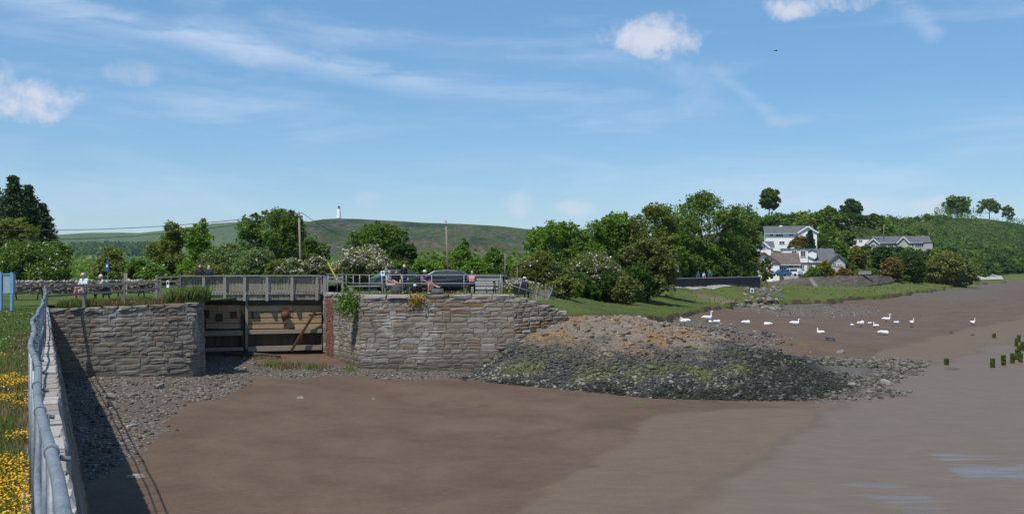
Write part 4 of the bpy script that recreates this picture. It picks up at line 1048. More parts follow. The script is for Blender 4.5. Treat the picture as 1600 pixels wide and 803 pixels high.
# conifers and broadleaves at the left edge
gc = 'dark conifers at the left edge'
tree_px('conifer_tree', 'tallest of the dark conifers, its spire near the left edge of the photo', 'tree', 'conifer', 20, 275, 452, 128, 96, 'conifer', gc, .02, dens=1.1)
tree_px('conifer_tree', 'dark conifer to the right of the tallest one, with a slightly lower top', 'tree', 'conifer', 44, 290, 452, 112, 100, 'conifer', gc, .02)
tree_px('conifer_tree', 'short dark conifer at the right flank of the conifer clump', 'tree', 'conifer', 66, 318, 452, 84, 98, 'conifer', gc, .02)
tree_px('conifer_tree', 'dark conifer cut by the left edge of the photo', 'tree', 'conifer', -12, 284, 452, 120, 99, 'conifer', gc, .02)
tree_px('broadleaf_tree', 'olive tree standing in front of the conifers at the left edge', 'tree', 'round', 14, 332, 452, 92, 84, 'olive', None, .1)
tree_px('broadleaf_tree', 'green bushy tree sprinkled with white blossom left of the stone wall', 'tree', 'shrub', 42, 374, 456, 120, 80, 'oak', None, .03, flower=(W, .07), clump=.34)
tree_px('broadleaf_tree', 'green bushy tree just right of the conifers, above the dry stone wall', 'tree', 'round', 80, 368, 452, 62, 86, 'oak', None, .05)
# middle left, behind wall and bridge
tree_px('broadleaf_tree', 'low rounded olive green tree alone behind the blue post sign', 'tree', 'shrub', 175, 386, 446, 62, 125, 'olive', None, .06)
tree_px('shrub', 'dark green low shrub right of the rounded olive tree', 'shrub', 'shrub', 216, 403, 446, 58, 112, 'oak')
tree_px('shrub', 'green shrub dotted with white blossom behind the white approach fence', 'shrub', 'shrub', 240, 408, 448, 56, 88, 'bright', flower=(W, .15))
tree_px('broadleaf_tree', 'tall feathery olive tree left of the bright green one', 'tree', 'tall', 268, 352, 446, 62, 104, 'olive', None, .02, clump=.4)
tree_px('broadleaf_tree', 'bright green upright tree between feathery olive tree and big oak', 'tree', 'tall', 314, 350, 446, 50, 100, 'bright', None, .04, clump=.4)
tree_px('shrub', 'greyish green broad bush left of the big oak, behind the bridge', 'shrub', 'shrub', 356, 378, 446, 74, 92, 'grey', clump=.36)
tree_px('shrub', 'grey green bush in front of the big oak, behind the middle of the bridge', 'shrub', 'shrub', 404, 385, 446, 76, 86, 'grey', clump=.36, flower=(W, .02))
tree_px('shrub', 'low brownish bush just behind the two people on the bridge', 'shrub', 'shrub', 322, 410, 446, 70, 78, 'hawthorn')
tree_px('shrub', 'dull olive bush behind the bridge right of its middle', 'shrub', 'shrub', 440, 402, 446, 62, 78, 'hawthorn')
tree_px('oak_tree', 'big spreading oak left of the utility pole', 'tree', 'airy', 424, 320, 444, 112, 108, 'oak', None, .06, dens=1.25, clump=.36)
tree_px('oak_tree', 'small tree with a loose top directly left of the utility pole', 'tree', 'airy', 456, 318, 440, 34, 104, 'oak', None, .2, clump=.4)
tree_px('broadleaf_tree', 'green tree right of the utility pole, below the monument hill', 'tree', 'round', 486, 366, 444, 56, 104, 'oak', None, .08)
tree_px('hawthorn_shrub', 'small hawthorn in white blossom at the foot of the utility pole', 'shrub', 'shrub', 458, 398, 446, 46, 76, 'hawthorn', flower=(W, .55))
tree_px('hawthorn_shrub', 'hawthorn in white blossom right of the utility pole foot', 'shrub', 'shrub', 494, 394, 446, 54, 80, 'hawthorn', flower=(W, .42))
tree_px('hawthorn_tree', 'broad hawthorn covered in cream blossom behind the left end of the steel railing', 'tree', 'shrub', 566, 379, 448, 108, 82, 'hawthorn', None, .06, dens=1.25, flower=(W, .6), clump=.3)
tree_px('oak_tree', 'large dark green oak rising behind the cream hawthorn', 'tree', 'round', 590, 343, 440, 104, 120, 'oak', None, .06, dens=1.1)
tree_px('broadleaf_tree', 'dark rounded tree right of the large oak', 'tree', 'round', 628, 372, 440, 52, 112, 'dark', None, .05)
tree_px('shrub', 'bright green bush behind the standing man', 'shrub', 'shrub', 622, 404, 448, 62, 88, 'oak')
tree_px('shrub', 'green leafy bush behind the man in the white hat', 'shrub', 'shrub', 664, 402, 450, 58, 84, 'bright')
tree_px('shrub', 'brown green scrubby bush left of the leaning pole', 'shrub', 'shrub', 690, 408, 448, 44, 92, 'hawthorn')
tree_px('broadleaf_tree', 'bright green pointed shrub just right of the leaning pole', 'tree', 'tall', 722, 382, 450, 40, 86, 'bright', None, .02, clump=.45)
tree_px('shrub', 'green bush behind the dark parked car, right of the pointed shrub', 'shrub', 'shrub', 744, 398, 452, 50, 84, 'bright')
tree_px('shrub', 'leafy bush with pale blossom behind the grey stone cabinet', 'shrub', 'shrub', 770, 388, 452, 62, 92, 'oak', flower=(W, .05))
tree_px('shrub', 'low green bush between the cabinet and the dark bush', 'shrub', 'shrub', 800, 412, 454, 44, 96, 'oak')
# the big clump right of the quay
tree_px('broadleaf_tree', 'leftmost broad tree of the big clump, right of the monument hill', 'tree', 'round', 868, 333, 446, 104, 112, 'bright', None, .06, dens=1.1)
tree_px('sycamore_tree', 'dense bright green domed tree in the middle of the big clump', 'tree', 'round', 958, 320, 440, 98, 116, 'bright', None, .06, dens=1.2, clump=.34)
tree_px('ash_tree', 'loose crowned tree between the domed tree and the tallest tree', 'tree', 'airy', 1022, 309, 446, 84, 114, 'olive', None, .06, dens=1.2, clump=.36)
tree_px('ash_tree', 'tallest and widest tree of the big clump, reaching over the promenade wall', 'tree', 'airy', 1094, 299, 440, 146, 170, 'oak', None, .06, dens=1.35, clump=.36)
tree_px('ash_tree', 'green tree at the right end of the big clump beside the white houses', 'tree', 'round', 1134, 366, 440, 84, 176, 'oak', None, .06, dens=1.1)
tree_px('broadleaf_tree', 'brownish loose tree behind the right end of the big clump', 'tree', 'airy', 1160, 336, 440, 56, 180, 'hawthorn', None, .08, dens=1.1)
tree_px('hawthorn_tree', 'dark spreading hawthorn with pale blossom on its top, in the big clump', 'tree', 'shrub', 928, 388, 452, 116, 96, 'hawthorn', None, .04, flower=(W, .18), dens=1.1)
tree_px('shrub', 'olive thorn bush at the right end of the quay, behind the sloping railing', 'shrub', 'shrub', 846, 392, 456, 78, 80, 'hawthorn', dens=1.1, flower=(W, .03))
tree_px('shrub', 'low green bush in front of the olive thorn bush', 'shrub', 'shrub', 884, 428, 459, 58, 76, 'olive')
tree_px('broadleaf_tree', 'dull olive tree at the front of the big clump, on the grass bank', 'tree', 'round', 1012, 366, 455, 92, 100, 'hawthorn', None, .06, dens=1.2)
tree_px('broadleaf_tree', 'shaded dark tree low in the big clump, beside the hawthorn', 'tree', 'round', 968, 392, 452, 84, 102, 'dark', None, .05)
tree_px('broadleaf_tree', 'leafy tree leaning over the dark promenade wall', 'tree', 'round', 1072, 370, 440, 96, 167, 'bright', None, .06, dens=1.1)
tree_px('broadleaf_tree', 'dark tree behind the three people at the promenade wall', 'tree', 'round', 1116, 384, 440, 90, 174, 'dark', None, .05)
tree_px('shrub', 'dark leafy bush at the left end of the promenade wall', 'shrub', 'shrub', 1000, 408, 454, 52, 98, 'dark')
for k, (px, top, w_, Y, lf, lab) in enumerate(((912, 372, 70, 106, 'oak', 'leafy dark tree filling the dip between the leftmost tree and the domed one'), (1044, 376, 74, 158, 'bright', 'bright green tree half hidden in the middle of the big clump'), (986, 352, 60, 128, 'oak', 'tree behind the gap right of the domed tree'),
        (1058, 330, 80, 162, 'oak', 'dense tree behind the loose crowned one, in the big clump'), (1146, 388, 70, 178, 'dark', 'dark bushy tree closing the right end of the big clump'))):
    tree_px('broadleaf_tree', lab, 'tree', 'round', px, top, 450 if Y < 150 else 440, w_, Y, lf, None, .03, dens=1.1)
for k, (px, top, w_, Y, lf, lab) in enumerate(((906, 424, 60, 92, 'dark', 'dark undergrowth bush below the hawthorn at the left of the big clump'), (950, 424, 66, 94, 'dark', 'dark undergrowth bush below the domed tree'), (978, 430, 46, 92, 'hawthorn', 'low brown green bush at the grass edge of the big clump'), (1040, 412, 54, 152, 'hawthorn', 'bush hiding the stone cottage behind the promenade wall'),
        (1080, 408, 62, 162, 'oak', 'green bush behind the promenade wall left of the three walkers'), (1130, 406, 60, 166, 'dark', 'dark bush behind the promenade wall right of the three walkers'), (1160, 404, 44, 168, 'oak', 'bush at the right end behind the promenade wall'), (1104, 402, 56, 172, 'dark', 'dark bush directly behind the three walkers'))):
    tree_px('shrub', lab, 'shrub', 'shrub', px, top, 452 if Y < 100 else 442, w_, Y, lf, dens=1.2)
# ridge and gardens on the right
def on_slope(px, Y): return ground_z(PX(px, Y), Y)
def slope_tree(name, label, cat, style, cx, top, wpx, Y, leaf, group=None, trunk=.08, **k):
    return tree_px(name, label, cat, style, cx, top, 0, wpx, Y, leaf, group, trunk, zbase=on_slope(cx, Y)-.2, **k)
slope_tree('broadleaf_tree', 'lone dark green lollipop tree on a bare trunk, standing on the skyline', 'tree', 'ball', 1202, 293, 32, 395, 'oak', None, .37, dens=2.4, bark='bark_pale', trunk_r=.35, clump=.4)
slope_tree('broadleaf_tree', 'dark tree clump with a tall crest on the ridge behind the houses', 'tree', 'tall', 1334, 314, 36, 428, 'dark', None, .05, dens=2, clump=.45)
slope_tree('broadleaf_tree', 'dark tree left of the crested one on the ridge', 'tree', 'tall', 1298, 324, 34, 420, 'oak', None, .05, dens=2, clump=.45)
slope_tree('hawthorn_tree', 'tree with grey white blossom just below the crested ridge tree', 'tree', 'round', 1336, 342, 30, 424, 'hawthorn', None, .05, dens=2, flower=(W, .2))
slope_tree('ash_tree', 'airy rounded tree on the skyline, left of the thin browner one', 'tree', 'ball', 1497, 305, 44, ridge_y(1497)+10, 'bright', None, .04, dens=.95, show=True, clump=.42)
slope_tree('ash_tree', 'thin brownish airy tree on the skyline near the right edge', 'tree', 'ball', 1546, 311, 40, ridge_y(1546)+10, 'olive', None, .22, dens=.7, show=True, clump=.4)
slope_tree('ash_tree', 'small sparse tree on the skyline right of the thin brownish tree', 'tree', 'ball', 1574, 321, 22, ridge_y(1574)+10, 'olive', None, .1, dens=.7)
slope_tree('conifer_tree', 'dark pointed conifer in front of the upper white house', 'tree', 'conifer', 1266, 361, 24, 262, 'conifer', None, .02, dens=3)
slope_tree('shrub', 'russet climber bush against the upper white house', 'shrub', 'shrub', 1250, 366, 32, 276, 'rust', dens=2.5)
slope_tree('shrub', 'yellow flowering gorse bush below the upper white house', 'shrub', 'shrub', 1246, 381, 30, 258, 'yellow', dens=2.5)
slope_tree('shrub', 'yellow green garden shrub in front of the grey roofed house', 'shrub', 'shrub', 1288, 407, 32, 224, 'yellow', dens=2.2)
slope_tree('shrub', 'round bright green hedge bush beside the parked van', 'shrub', 'shrub', 1268, 416, 24, 219, 'bright', dens=2.4)
slope_tree('shrub', 'dark brown green bush at the garden edge right of the yellow shrub', 'shrub', 'shrub', 1318, 415, 30, 222, 'rust', dens=2.2)
slope_tree('broadleaf_tree', 'green columnar tree right of the grey roofed house', 'tree', 'tall', 1314, 380, 20, 250, 'oak', None, .03, dens=2.4)
slope_tree('broadleaf_tree', 'dark rounded tree in the garden below the grey bungalow', 'tree', 'round', 1378, 380, 34, 268, 'dark', None, .05, dens=2.2)
slope_tree('shrub', 'wide dark bush below the right gable of the grey bungalow', 'shrub', 'shrub', 1422, 386, 48, 262, 'dark', dens=2.2)
slope_tree('shrub', 'long orange brown shrub bank right of the grey bungalow', 'shrub', 'shrub', 1478, 391, 74, 290, 'olive', dens=2, flower=(LEAF['rust'], .5))
slope_tree('shrub', 'olive shrub bank in front of the orange brown one', 'shrub', 'shrub', 1494, 398, 56, 296, 'hawthorn', dens=2)
slope_tree('shrub', 'yellow flowering shrub between the two bungalow gardens', 'shrub', 'shrub', 1338, 384, 34, 272, 'yellow', dens=2.2)
slope_tree('shrub', 'reddish brown shrub in the garden below the bungalow', 'shrub', 'shrub', 1396, 398, 32, 240, 'rust', dens=2.2)
slope_tree('shrub', 'small leafless looking bush in front of the brown roofed bungalow', 'shrub', 'airy', 1197, 398, 22, 214, 'hawthorn', dens=.8)
for k, px in enumerate((1352, 1374, 1388, 1404, 1420, 1436, 1450, 1462)):
    slope_tree('shrub', ['dark garden bush under the left gable of the grey bungalow', 'green bush between the two gables of the grey bungalow', 'low olive bush in front of the windows of the grey bungalow', 'dark bush right under the right gable of the grey bungalow', 'green bush below the right windows of the grey bungalow', 'blossomed bush below the right end windows of the grey bungalow', 'dark bush at the right corner of the grey bungalow', 'green bush just past the right corner of the grey bungalow'][k], 'shrub', 'shrub', px, 384.5+(k*7 % 4), 24, 392-k % 3*4, ['dark', 'oak', 'olive', 'dark', 'oak', 'hawthorn', 'dark', 'bright'][k], dens=2.2)
# scrub of the wooded hillside: a few kinds, copied
gs = 'scrub and trees covering the hillside'
kinds = []
for i, (lf, st, fl) in enumerate((('oak', 'round', None), ('dark', 'round', None), ('olive', 'shrub', None), ('bright', 'round', None), ('hawthorn', 'shrub', (W, .12)), ('oak', 'tall', None))):
    kinds.append(tree_meshes(st, 7.5, 6.5 if st != 'shrub' else 4.8, .3, LEAF[lf], .55, 3000, 1600+i, fl, clump=.36))
words_ = ['mid green rounded tree', 'dark rounded tree', 'low olive thicket', 'bright green tree', 'pale blossomed thorn bush', 'upright green tree']
rr = random.Random(77); placed = []; NS = [0]; LIM = [285]
def where_(px, Y):
    if Y > 380: a = 'on the ridge'
    elif Y > 318: a = 'high up'
    elif Y > 262: a = 'mid slope'
    else: a = 'at the slope foot'
    b = 'above the big clump of trees' if px < 1190 else 'behind the upper white house' if px < 1275 else 'between white house and grey bungalow' if px < 1340 else 'around the long grey bungalow' if px < 1455 else 'right of the long grey bungalow' if px < 1530 else 'near the right edge'
    return a+' '+b
def try_scrub(px, Y, sc, k, gap=11):
    x = PX(px, Y)
    if Y < front_line(x)+6: return
    if NS[0] >= LIM[0] or any((x-a)**2+(Y-b)**2 < (gap*sc)**2*.32 for a, b in placed): return
    placed.append((x, Y)); NS[0] += 1; z = on_slope(px, Y)-.5; lab = words_[k]+' '+where_(px, Y)
    plant('hillside_tree', lab, 'tree', kinds[k], (x, Y, z), lab, sc=sc)
for px in range(1160, 1500, 11):        # along the ridge
    try_scrub(px+rr.uniform(-5, 5), ridge_y(px)+rr.uniform(-8, 12), rr.uniform(.5, .85), rr.choice([0, 1, 1, 0, 2, 3]))
for i in range(260):                     # gardens below the houses
    px = rr.uniform(1318, 1490); Y = rr.uniform(232, 372)
    sc = rr.uniform(.3, .5)
    if 1322 < px < 1466 and on_slope(px, Y)+6.5*sc > PZ(385, Y): continue
    try_scrub(px, Y, sc, rr.choice([0, 1, 2, 2, 3, 4]), 12)
LIM[0] = 200
for i in range(1500):
    px = rr.uniform(1140, 1490); Y = rr.uniform(255, ridge_y(px))
    if px < 1480 and Y < 318 and not (1280 < px < 1316 and Y > 275): continue
    if 1185 < px < 1282 and Y < 325: continue
    if 1322 < px < 1470 and Y < 416: continue
    if 1520 < px < 1570 and 352 < Y < 390: continue
    try_scrub(px, Y, rr.uniform(.6, 1.15), rr.choice([0, 0, 1, 2, 3, 3, 4, 5]))
LIM[0] = 292
for i in range(700):                      # dense wood at the right edge
    px = rr.uniform(1462, 1640); Y0 = next(y for y in range(240, 900, 4) if y > float(front_line(PX(px, y))))
    try_scrub(px, Y0+8+(rr.random()**1.5)*150, rr.uniform(1.0, 1.75), rr.choice([0, 1, 1, 3, 5]), 8)
def hill_wood():
    gg = np.random.default_rng(88); C = []
    n = 130000; px = gg.uniform(1130, 1640, n); Y = gg.uniform(238, 760, n); X = (px-800)/F*Y; f0 = front_line(X)
    bad = (Y < f0+14) | ((px < 1470) & (Y < 330) & ~((px > 1278) & (px < 1330) & (Y > 290))) | ((px > 1318) & (px < 1466) & (Y < 414)) | ((px > 1528) & (px < 1572) & (Y > f0+125) & (Y < f0+150)) | (Y > sum(slope_mid(X))+np.where(px > 1455, 140, 20))
    X, Y = X[~bad], Y[~bad]; cell = 8.5; ix, iy = np.round(X/cell), np.round(Y/cell); cx = (ix+.7*(hash2(ix, iy, 3)-.5))*cell; cy = (iy+.7*(hash2(ix, iy, 4)-.5))*cell
    d2 = ((X-cx)**2+(Y-cy)**2)/(cell*.62)**2; k = d2 < 1; X, Y, d2, ix, iy = X[k], Y[k], d2[k], ix[k], iy[k]; hh = (2.0+3.4*hash2(ix, iy, 9))*np.where(X/Y > .44, 2.5, 1)
    Z = slope_h(X, Y)+np.sqrt(1-d2)*hh*gg.uniform(.55, 1.05, len(X))
    tone = hash2(ix, iy, 15); tone = np.where((X/Y > .44) & (tone > .78), .6, tone)
    for nm, a, b, lf in (('hillside_scrub', 0, .42, 'oak'), ('hillside_thicket', .42, .78, 'dark'), ('hillside_bushes', .78, 1.01, 'olive')):
        s_ = (tone >= a) & (tone < b); V, Fc = leaf_quads(np.stack([X, Y, Z], 1)[s_], .85, gg, .4, 1.3); tag(link(nm, np_mesh(nm, V, Fc, LEAF[lf])), kind='stuff')
hill_wood()
# far woods that read as one mass
def wood_mass(name, boxes, leafm, n, size, seed, zf):
    g = np.random.default_rng(seed); C = []
    for (px0, px1, Y0, Y1, hh) in boxes:
        px = g.uniform(px0, px1, n); Y = g.uniform(Y0, Y1, n); X = (px-800)/F*Y
        cell = 14*Y0/1000; cx = np.round(X/cell)*cell+cell*.4*(hash2(np.round(X/cell), np.round(Y/cell), 3)-.5); rr_ = np.clip(1-((X-cx)/(cell*.55))**2, .05, 1)
        C.append(np.stack([X, Y, zf(X, Y)+g.uniform(0, 1, n)**.6*hh*rr_*(.7+.6*hash2(np.round(X/cell), np.round(Y/cell), 9))], 1))
    V, Fc = leaf_quads(np.concatenate(C), size, g, .3, 1.2)
    tag(link(name, np_mesh('far_wood', V, Fc, leafm)), kind='stuff')
wood_mass('far_wood', [(108, 250, 1700, 2100, 9)], LEAF['dark'], 6000, 7, 31, lambda X, Y: np.interp((Y-1700)/400, [0, 1], [26, 52])-0*X)
wood_mass('valley_trees', [(-250, 660, 700, 1100, 11)], LEAF['oak'], 9000, 3.4, 32, lambda X, Y: 0*X-1)
wood_mass('hedgerow', [(-250, 300, 170, 300, 5), (620, 830, 150, 240, 4.5)], LEAF['oak'], 7000, .8, 33, lambda X, Y: 0*X-.5)

# ---------------------------------------------------------------- grasses and flowers near the camera
def blades(name, pos, hgt, wid, m, seed, parent=None, lean=.35):
    g = np.random.default_rng(seed); n = len(pos); a = g.uniform(0, 2*np.pi, n); d = np.stack([np.cos(a), np.sin(a), 0*a], 1); h = (hgt*g.uniform(.5, 1.3, n))[:, None]
    b = g.uniform(0, 2*np.pi, n); l = np.stack([np.cos(b), np.sin(b), 0*b], 1)*h*(g.uniform(0, 1, n)*lean)[:, None]; wv = d*np.broadcast_to(np.asarray(wid), (n,))[:, None]
    up = np.array([0, 0, 1.0])[None]
    V = np.stack([pos-wv*.5, pos+wv*.5, pos+l*.4+up*h*.6+wv*.35, pos+l+up*h], 1).reshape(-1, 3)
    me = np_mesh(name, V, np.arange(4*n).reshape(n, 4), m); return tag(link(name, me, parent), kind='stuff')
g = np.random.default_rng(21)
n = 95000; yy = 4+38*g.uniform(0, 1, n)**1.7; tt = g.uniform(0, 1, n)**1.6*(1.6+yy*.11); xx = edge_x(yy)-.32-tt
nz = vnoise(xx, yy, .8, 6)
keep = (tt > .18+.2*nz) & ~((np.abs(yy-12.6) < 1.5) & (tt < .55))
blades('lawn_grass', np.stack([xx, yy, 0*xx], 1)[keep], .035+.04*np.clip(nz[keep]+.3, 0, 1)+.03, np.clip(.0016*yy[keep]*.55, .006, .03), M['grass'], 22)
n = 60000; yy = 4+22*g.uniform(0, 1, n)**1.3; tt = g.uniform(0, 1.6, n); xx = edge_x(yy)-.3-tt; fl = vnoise(xx*1.0, yy*.55, .33, 16, 3)*1.25-np.maximum(0, np.abs(tt-.4)-.35)*1.0+np.where(yy < 10.2, .12, np.where(np.abs(yy-14.0) < 1.3, -.02, np.where(np.abs(yy-18.5) < 1.0, -.6, np.where(yy > 15.5, -.9, -.35))))
dry = (tt < .7) & (g.uniform(0, 1, n) < .4)
blades('verge_grass', np.stack([xx, yy, 0*xx], 1)[dry], np.full(dry.sum(), .08), np.clip(.0011*yy[dry], .006, .02), M['grass_dry'], 23)
def blossoms(name, pos, size, m, seed):
    gg = np.random.default_rng(seed); V, Fc = leaf_quads(pos, size, gg, 1.0, 1.05); tag(link(name, np_mesh(name, V, Fc, m)), kind='stuff')
sel = (fl > .15) & (yy < 19)
blossoms('yellow_flowers', np.stack([xx, yy, g.uniform(.02, .12, n)], 1)[sel], .021, M['flower_yellow'], 24)
sel2 = (fl > .05) & (yy < 20) & (g.uniform(0, 1, n) < .5)
blades('flower_leaves', np.stack([xx, yy, 0*xx], 1)[sel2], np.full(sel2.sum(), .08), .014, M['grass'], 25)
n = 900; yy = g.uniform(12, 40, n); xx = edge_x(yy)-.6-g.uniform(0, 2.8, n)
blossoms('daisies', np.stack([xx, yy, np.full(n, .06)], 1), .035, M['flower_white'], 26)
# rank grass on the pier top
n = 15000; u = g.uniform(0, 1, n); dpt = g.uniform(.3, 1.7, n); px_ = -21.6+u*6.2; py_ = 45.1+u*2.3+dpt; hh = (.3+.4*sstep(u, .55, .95)+.2*vnoise(px_*3, py_, 1, 7))
zt = np.interp(u, [0, .7, 1], [-.06, .0, .1])
dr = (vnoise(px_, py_*.3, .8, 8)+.35*(1-dpt) > .05) & (u > .25)
pp = np.stack([px_, py_, zt], 1); blades('rank_grass', pp[~dr], np.clip(hh[~dr], .1, .7), .02, M['grass'], 27, lean=.5); blades('dead_grass', pp[dr], np.clip(hh[dr]*.75, .08, .7), .02, M['grass_dry'], 28, lean=.5)
# turf of the bank right of the quay, and quay top
n = 42000; X = g.uniform(-8.5, 30, n); Y = 55.2+g.uniform(0, 1, n)**1.25*85; X = X+np.clip(Y-75, 0, 60)*.3
sd = bank_sd(X, Y); zo = bank_zone(X, Y, X)[..., 0]; kp = (sd > .15) & (zo+g.uniform(-.3, .3, n) < .5) & ~((X < .5) & (Y > 63)); X, Y = X[kp], Y[kp]
nz = vnoise(X, Y, 3, 14); hh = .07+.16*np.clip(nz+.1, 0, 1)*sstep(Y, 58, 66)+.16*(1-sstep(Y, 56, 57))
dr = vnoise(X, Y, 2.2, 19) > .32; pp = np.stack([X, Y, bank_h(X, Y)-.02], 1)
blades('bank_grass', pp[~dr], hh[~dr], .05, M['grass'], 29, lean=.6); blades('bank_dry_grass', pp[dr], hh[dr], .05, M['grass_dry'], 30, lean=.6)
n = 420; X = g.uniform(-8.3, 0, n); Y = g.uniform(55, 57.5, n); s_ = vnoise(X, Y, .9, 3) > .1
blossoms('buttercups', np.stack([X, Y, np.full(n, .42)], 1)[s_], .06, M['flower_yellow'], 34)
n = 26000; X = g.uniform(20, 150, n); Y = g.uniform(118, 300, n); sd = bank_sd(X, Y); pk = vnoise(X, Y, 7, 24, 4); kp = (sd > .1) & (sd < 60) & (Y < front_line(np.maximum(X, 60))) & (pk > -.1); X, Y, pk = X[kp], Y[kp], pk[kp]; dr = (pk > .22) | (vnoise(X, Y, 3, 27) > .4); pp = np.stack([X, Y, bank_h(X, Y)-.03], 1)
blades('marsh_grass', pp[~dr], np.full((~dr).sum(), .3), .2, M['grass'], 37, lean=.8); blades('marsh_straw', pp[dr], np.full(dr.sum(), .34), .2, M['grass_dry'], 38, lean=.8)
# cow parsley beside the cabinet
n = 1500; X = g.normal(.3, .95, n); Y = g.normal(61.5, .7, n); zz = .25+g.uniform(.25, .95, n)*(1-.25*np.abs(X-.3))
cp = thing('cow_parsley', 'frothy patch of white cow parsley right of the grey stone cabinet', 'wildflowers', (.3, 61.5, .2))
V, Fc = leaf_quads(np.stack([X, Y, zz], 1)-np.array([.3, 61.5, .2]), .07, g, 1.2, 1.0); o = link('blossom', np_mesh('blossom', V, Fc, W), cp)
blades('stem', np.stack([X, Y, np.full(n, .2)], 1)[:700]-np.array([.3, 61.5, .2]), np.full(700, .6), .025, M['grass'], 36, cp, .3)
# saltmarsh tufts in the lock mouth
for j, (px, py, ww, nn_) in enumerate(((425, 567, 16, 260), (450, 571, 20, 420), (486, 564, 12, 200), (505, 564, 8, 160), (395, 548, 18, 200), (430, 550, 14, 160), (548, 566, 8, 100))):
    Yt = 53.0 if py > 560 else 56.5; cx = PX(px, Yt); zz = float(mud_h(np.array([cx]), np.array([Yt]))[0]); ps = np.stack([g.normal(0, ww/F*Yt*.55, nn_), g.normal(0, .55, nn_), np.zeros(nn_)], 1)
    t = thing('saltmarsh_tuft', ['pale grass tuft in the lock mouth, left of the widest tuft', 'widest pale grass tuft in the mud of the lock mouth', 'grass tuft on the mud right of the widest tuft', 'grass tuft at the foot of the wing wall', 'low tuft on the mud below the middle of the gate', 'low tuft beside the driftwood log below the gate', 'small tuft at the foot of the brick strip'][j], 'grass tuft', (cx, Yt, zz-.02))
    o = blades('blade', ps, np.full(nn_, .32 if py > 555 else .2), .022, M['grass_dry'] if j % 2 else M['grass'], 40+j, t, .6)
# plant rooted in the quay wall
t = thing('wall_plant', 'leafy green weed growing out of the quay wall top near the brick strip', 'plant', tuple(P(546, 470, 54.2)))
c_ = np.concatenate([g.normal(0, 1, (700, 3))*np.array([.32, .16, .42])+np.array([0, -.1, -.05]), g.normal(0, 1, (250, 3))*np.array([.22, .12, .2])+np.array([-.35, -.05, -.4])])
V, Fc = leaf_quads(c_, .1, g, .1, 1.8); link('foliage', np_mesh('foliage', V, Fc, LEAF['bright']), t)
MB().tube([(0, .1, -.2), (0, 0, .1), (.1, -.05, .5)], [.03, .02, .008], 5).build('stem', M['bark'], t, world=False)
t = thing('wallflower_clump', 'yellow flowered clump on the quay wall top below the seated people', 'plant', tuple(P(651, 467, 53.95)))
V, Fc = leaf_quads(g.normal(0, 1, (350, 3))*np.array([.28, .1, .16]), .07, g, .3, 1.1); link('blossom', np_mesh('blossom', V, Fc, M['flower_yellow']), t)
V, Fc = leaf_quads(g.normal(0, 1, (350, 3))*np.array([.32, .12, .22])+np.array([.05, .02, -.12]), .08, g, .3, 1.3); link('foliage', np_mesh('foliage', V, Fc, LEAF['rust']), t)
# ================================================================ RAILINGS AND FENCES
t = thing('quay_railing', 'long galvanised tube railing along the near quay edge beside the yellow flowers', 'railing', (-10, 20, 0))
def ql(y, off, z): return Vector((edge_x(y)-off+.25-float(np.interp(y, [0, 2.5, 3.1, 4.2, 6.6, 8, 11, 15, 24, 43], [.16, .17, .185, .21, .3, .33, .34, .3, .17, .17])), y, z))
for z, rad, y1 in ((1.1, .0215, 43.4), (.62, .018, 43.4), (.2, .018, 43.4)):
    ys_ = np.concatenate([np.arange(-1, 12, .5), np.arange(12, 43.4, 1.5), [43.4]])
    pts = [ql(y, .25+.02*math.sin(y*1.7)+.015*math.sin(y*.63), z-.17*float(sstep(y, 36, 43))-.01*math.sin(y*.9)) for y in ys_]
    MB().tube(pts, rad, 12).build('rail', M['galv'], t, smooth=True)
y = .6; i = 0
while y < 43.5:
    zt = 1.1-.17*float(sstep(y, 36, 43)); p = MB().tube([ql(y, .25, -.02), ql(y, .25, zt)], .018, 8).build('post', M['galv'], t, smooth=True)
    c = MB(); d = Vector((-.4384, .8988, 0)); q = ql(y+.06, .25+.02*math.sin(y*1.7)+.015*math.sin(y*.63), zt-.01*math.sin(y*.9)); c.tube([q-d*.03, q+d*.03], .027, 12); c.tube([q+Vector((.03, .0, -.02)), q+Vector((.055, .02, -.03))], .011, 6); c.build('clamp', M['galv'], t, smooth=False)
    y += .92; i += 1
# steel railing on the right quay
t = thing('steel_railing', 'galvanised two rail railing on top of the right hand quay, sloping down at its end', 'railing', (-4, 54.4, .3))
def rp(px, z): 
    if px < 562: k = (px-510)/(562-510); Y = 60.3-(60.3-54.5)*k
    else: Y = 54.5
    return Vector((PX(px, Y), Y, z))
TOPZ, MIDZ = 1.40, .92
for z in (TOPZ, MIDZ):
    MB().tube([rp(px, z) for px in (510, 536, 562, 640, 720, 791)], .026, 8).build('rail', M['galv'], t, smooth=True)
for px in (513, 527, 541, 552, 562, 577, 596.5, 628.5, 674.5, 725, 782):
    q = rp(px, 0); MB().tube([(q.x, q.y, .2), (q.x, q.y, TOPZ)], .026, 8).build('post', M['galv'], t, smooth=True)
a = rp(791, TOPZ); b = P(871, 456.5, 56.6); c = P(866, 468, 56.6); d = P(800, 446, 54.6)
MB().tube([a, a+Vector((0, 0, -.09)), a.lerp(b, .5), b, c, c.lerp(d, .5), d], .026, 8).build('rail', M['galv'], t, smooth=True)
for (p1, p2, Y) in (((815, 438), (808, 467), 55), ((862, 453), (852, 482), 56.3)):
    MB().tube([P(p1[0], p1[1], Y), P(p2[0], p2[1], Y)], .026, 8).build('post', M['galv'], t, smooth=True)
t = thing('notice_plate', 'small pale blue notice plate on a post at the steel railing', 'sign', (rp(597.5, .2).x, 54.35, .2))
q = P(598, 427, 54.35); MB().box(q, (.22, .02, .28)).build('plate', M['sign_white'], t); MB().tube([(q.x, 54.39, .2), (q.x, 54.39, q.z+.1)], .025, 8).build('post', M['galv'], t)
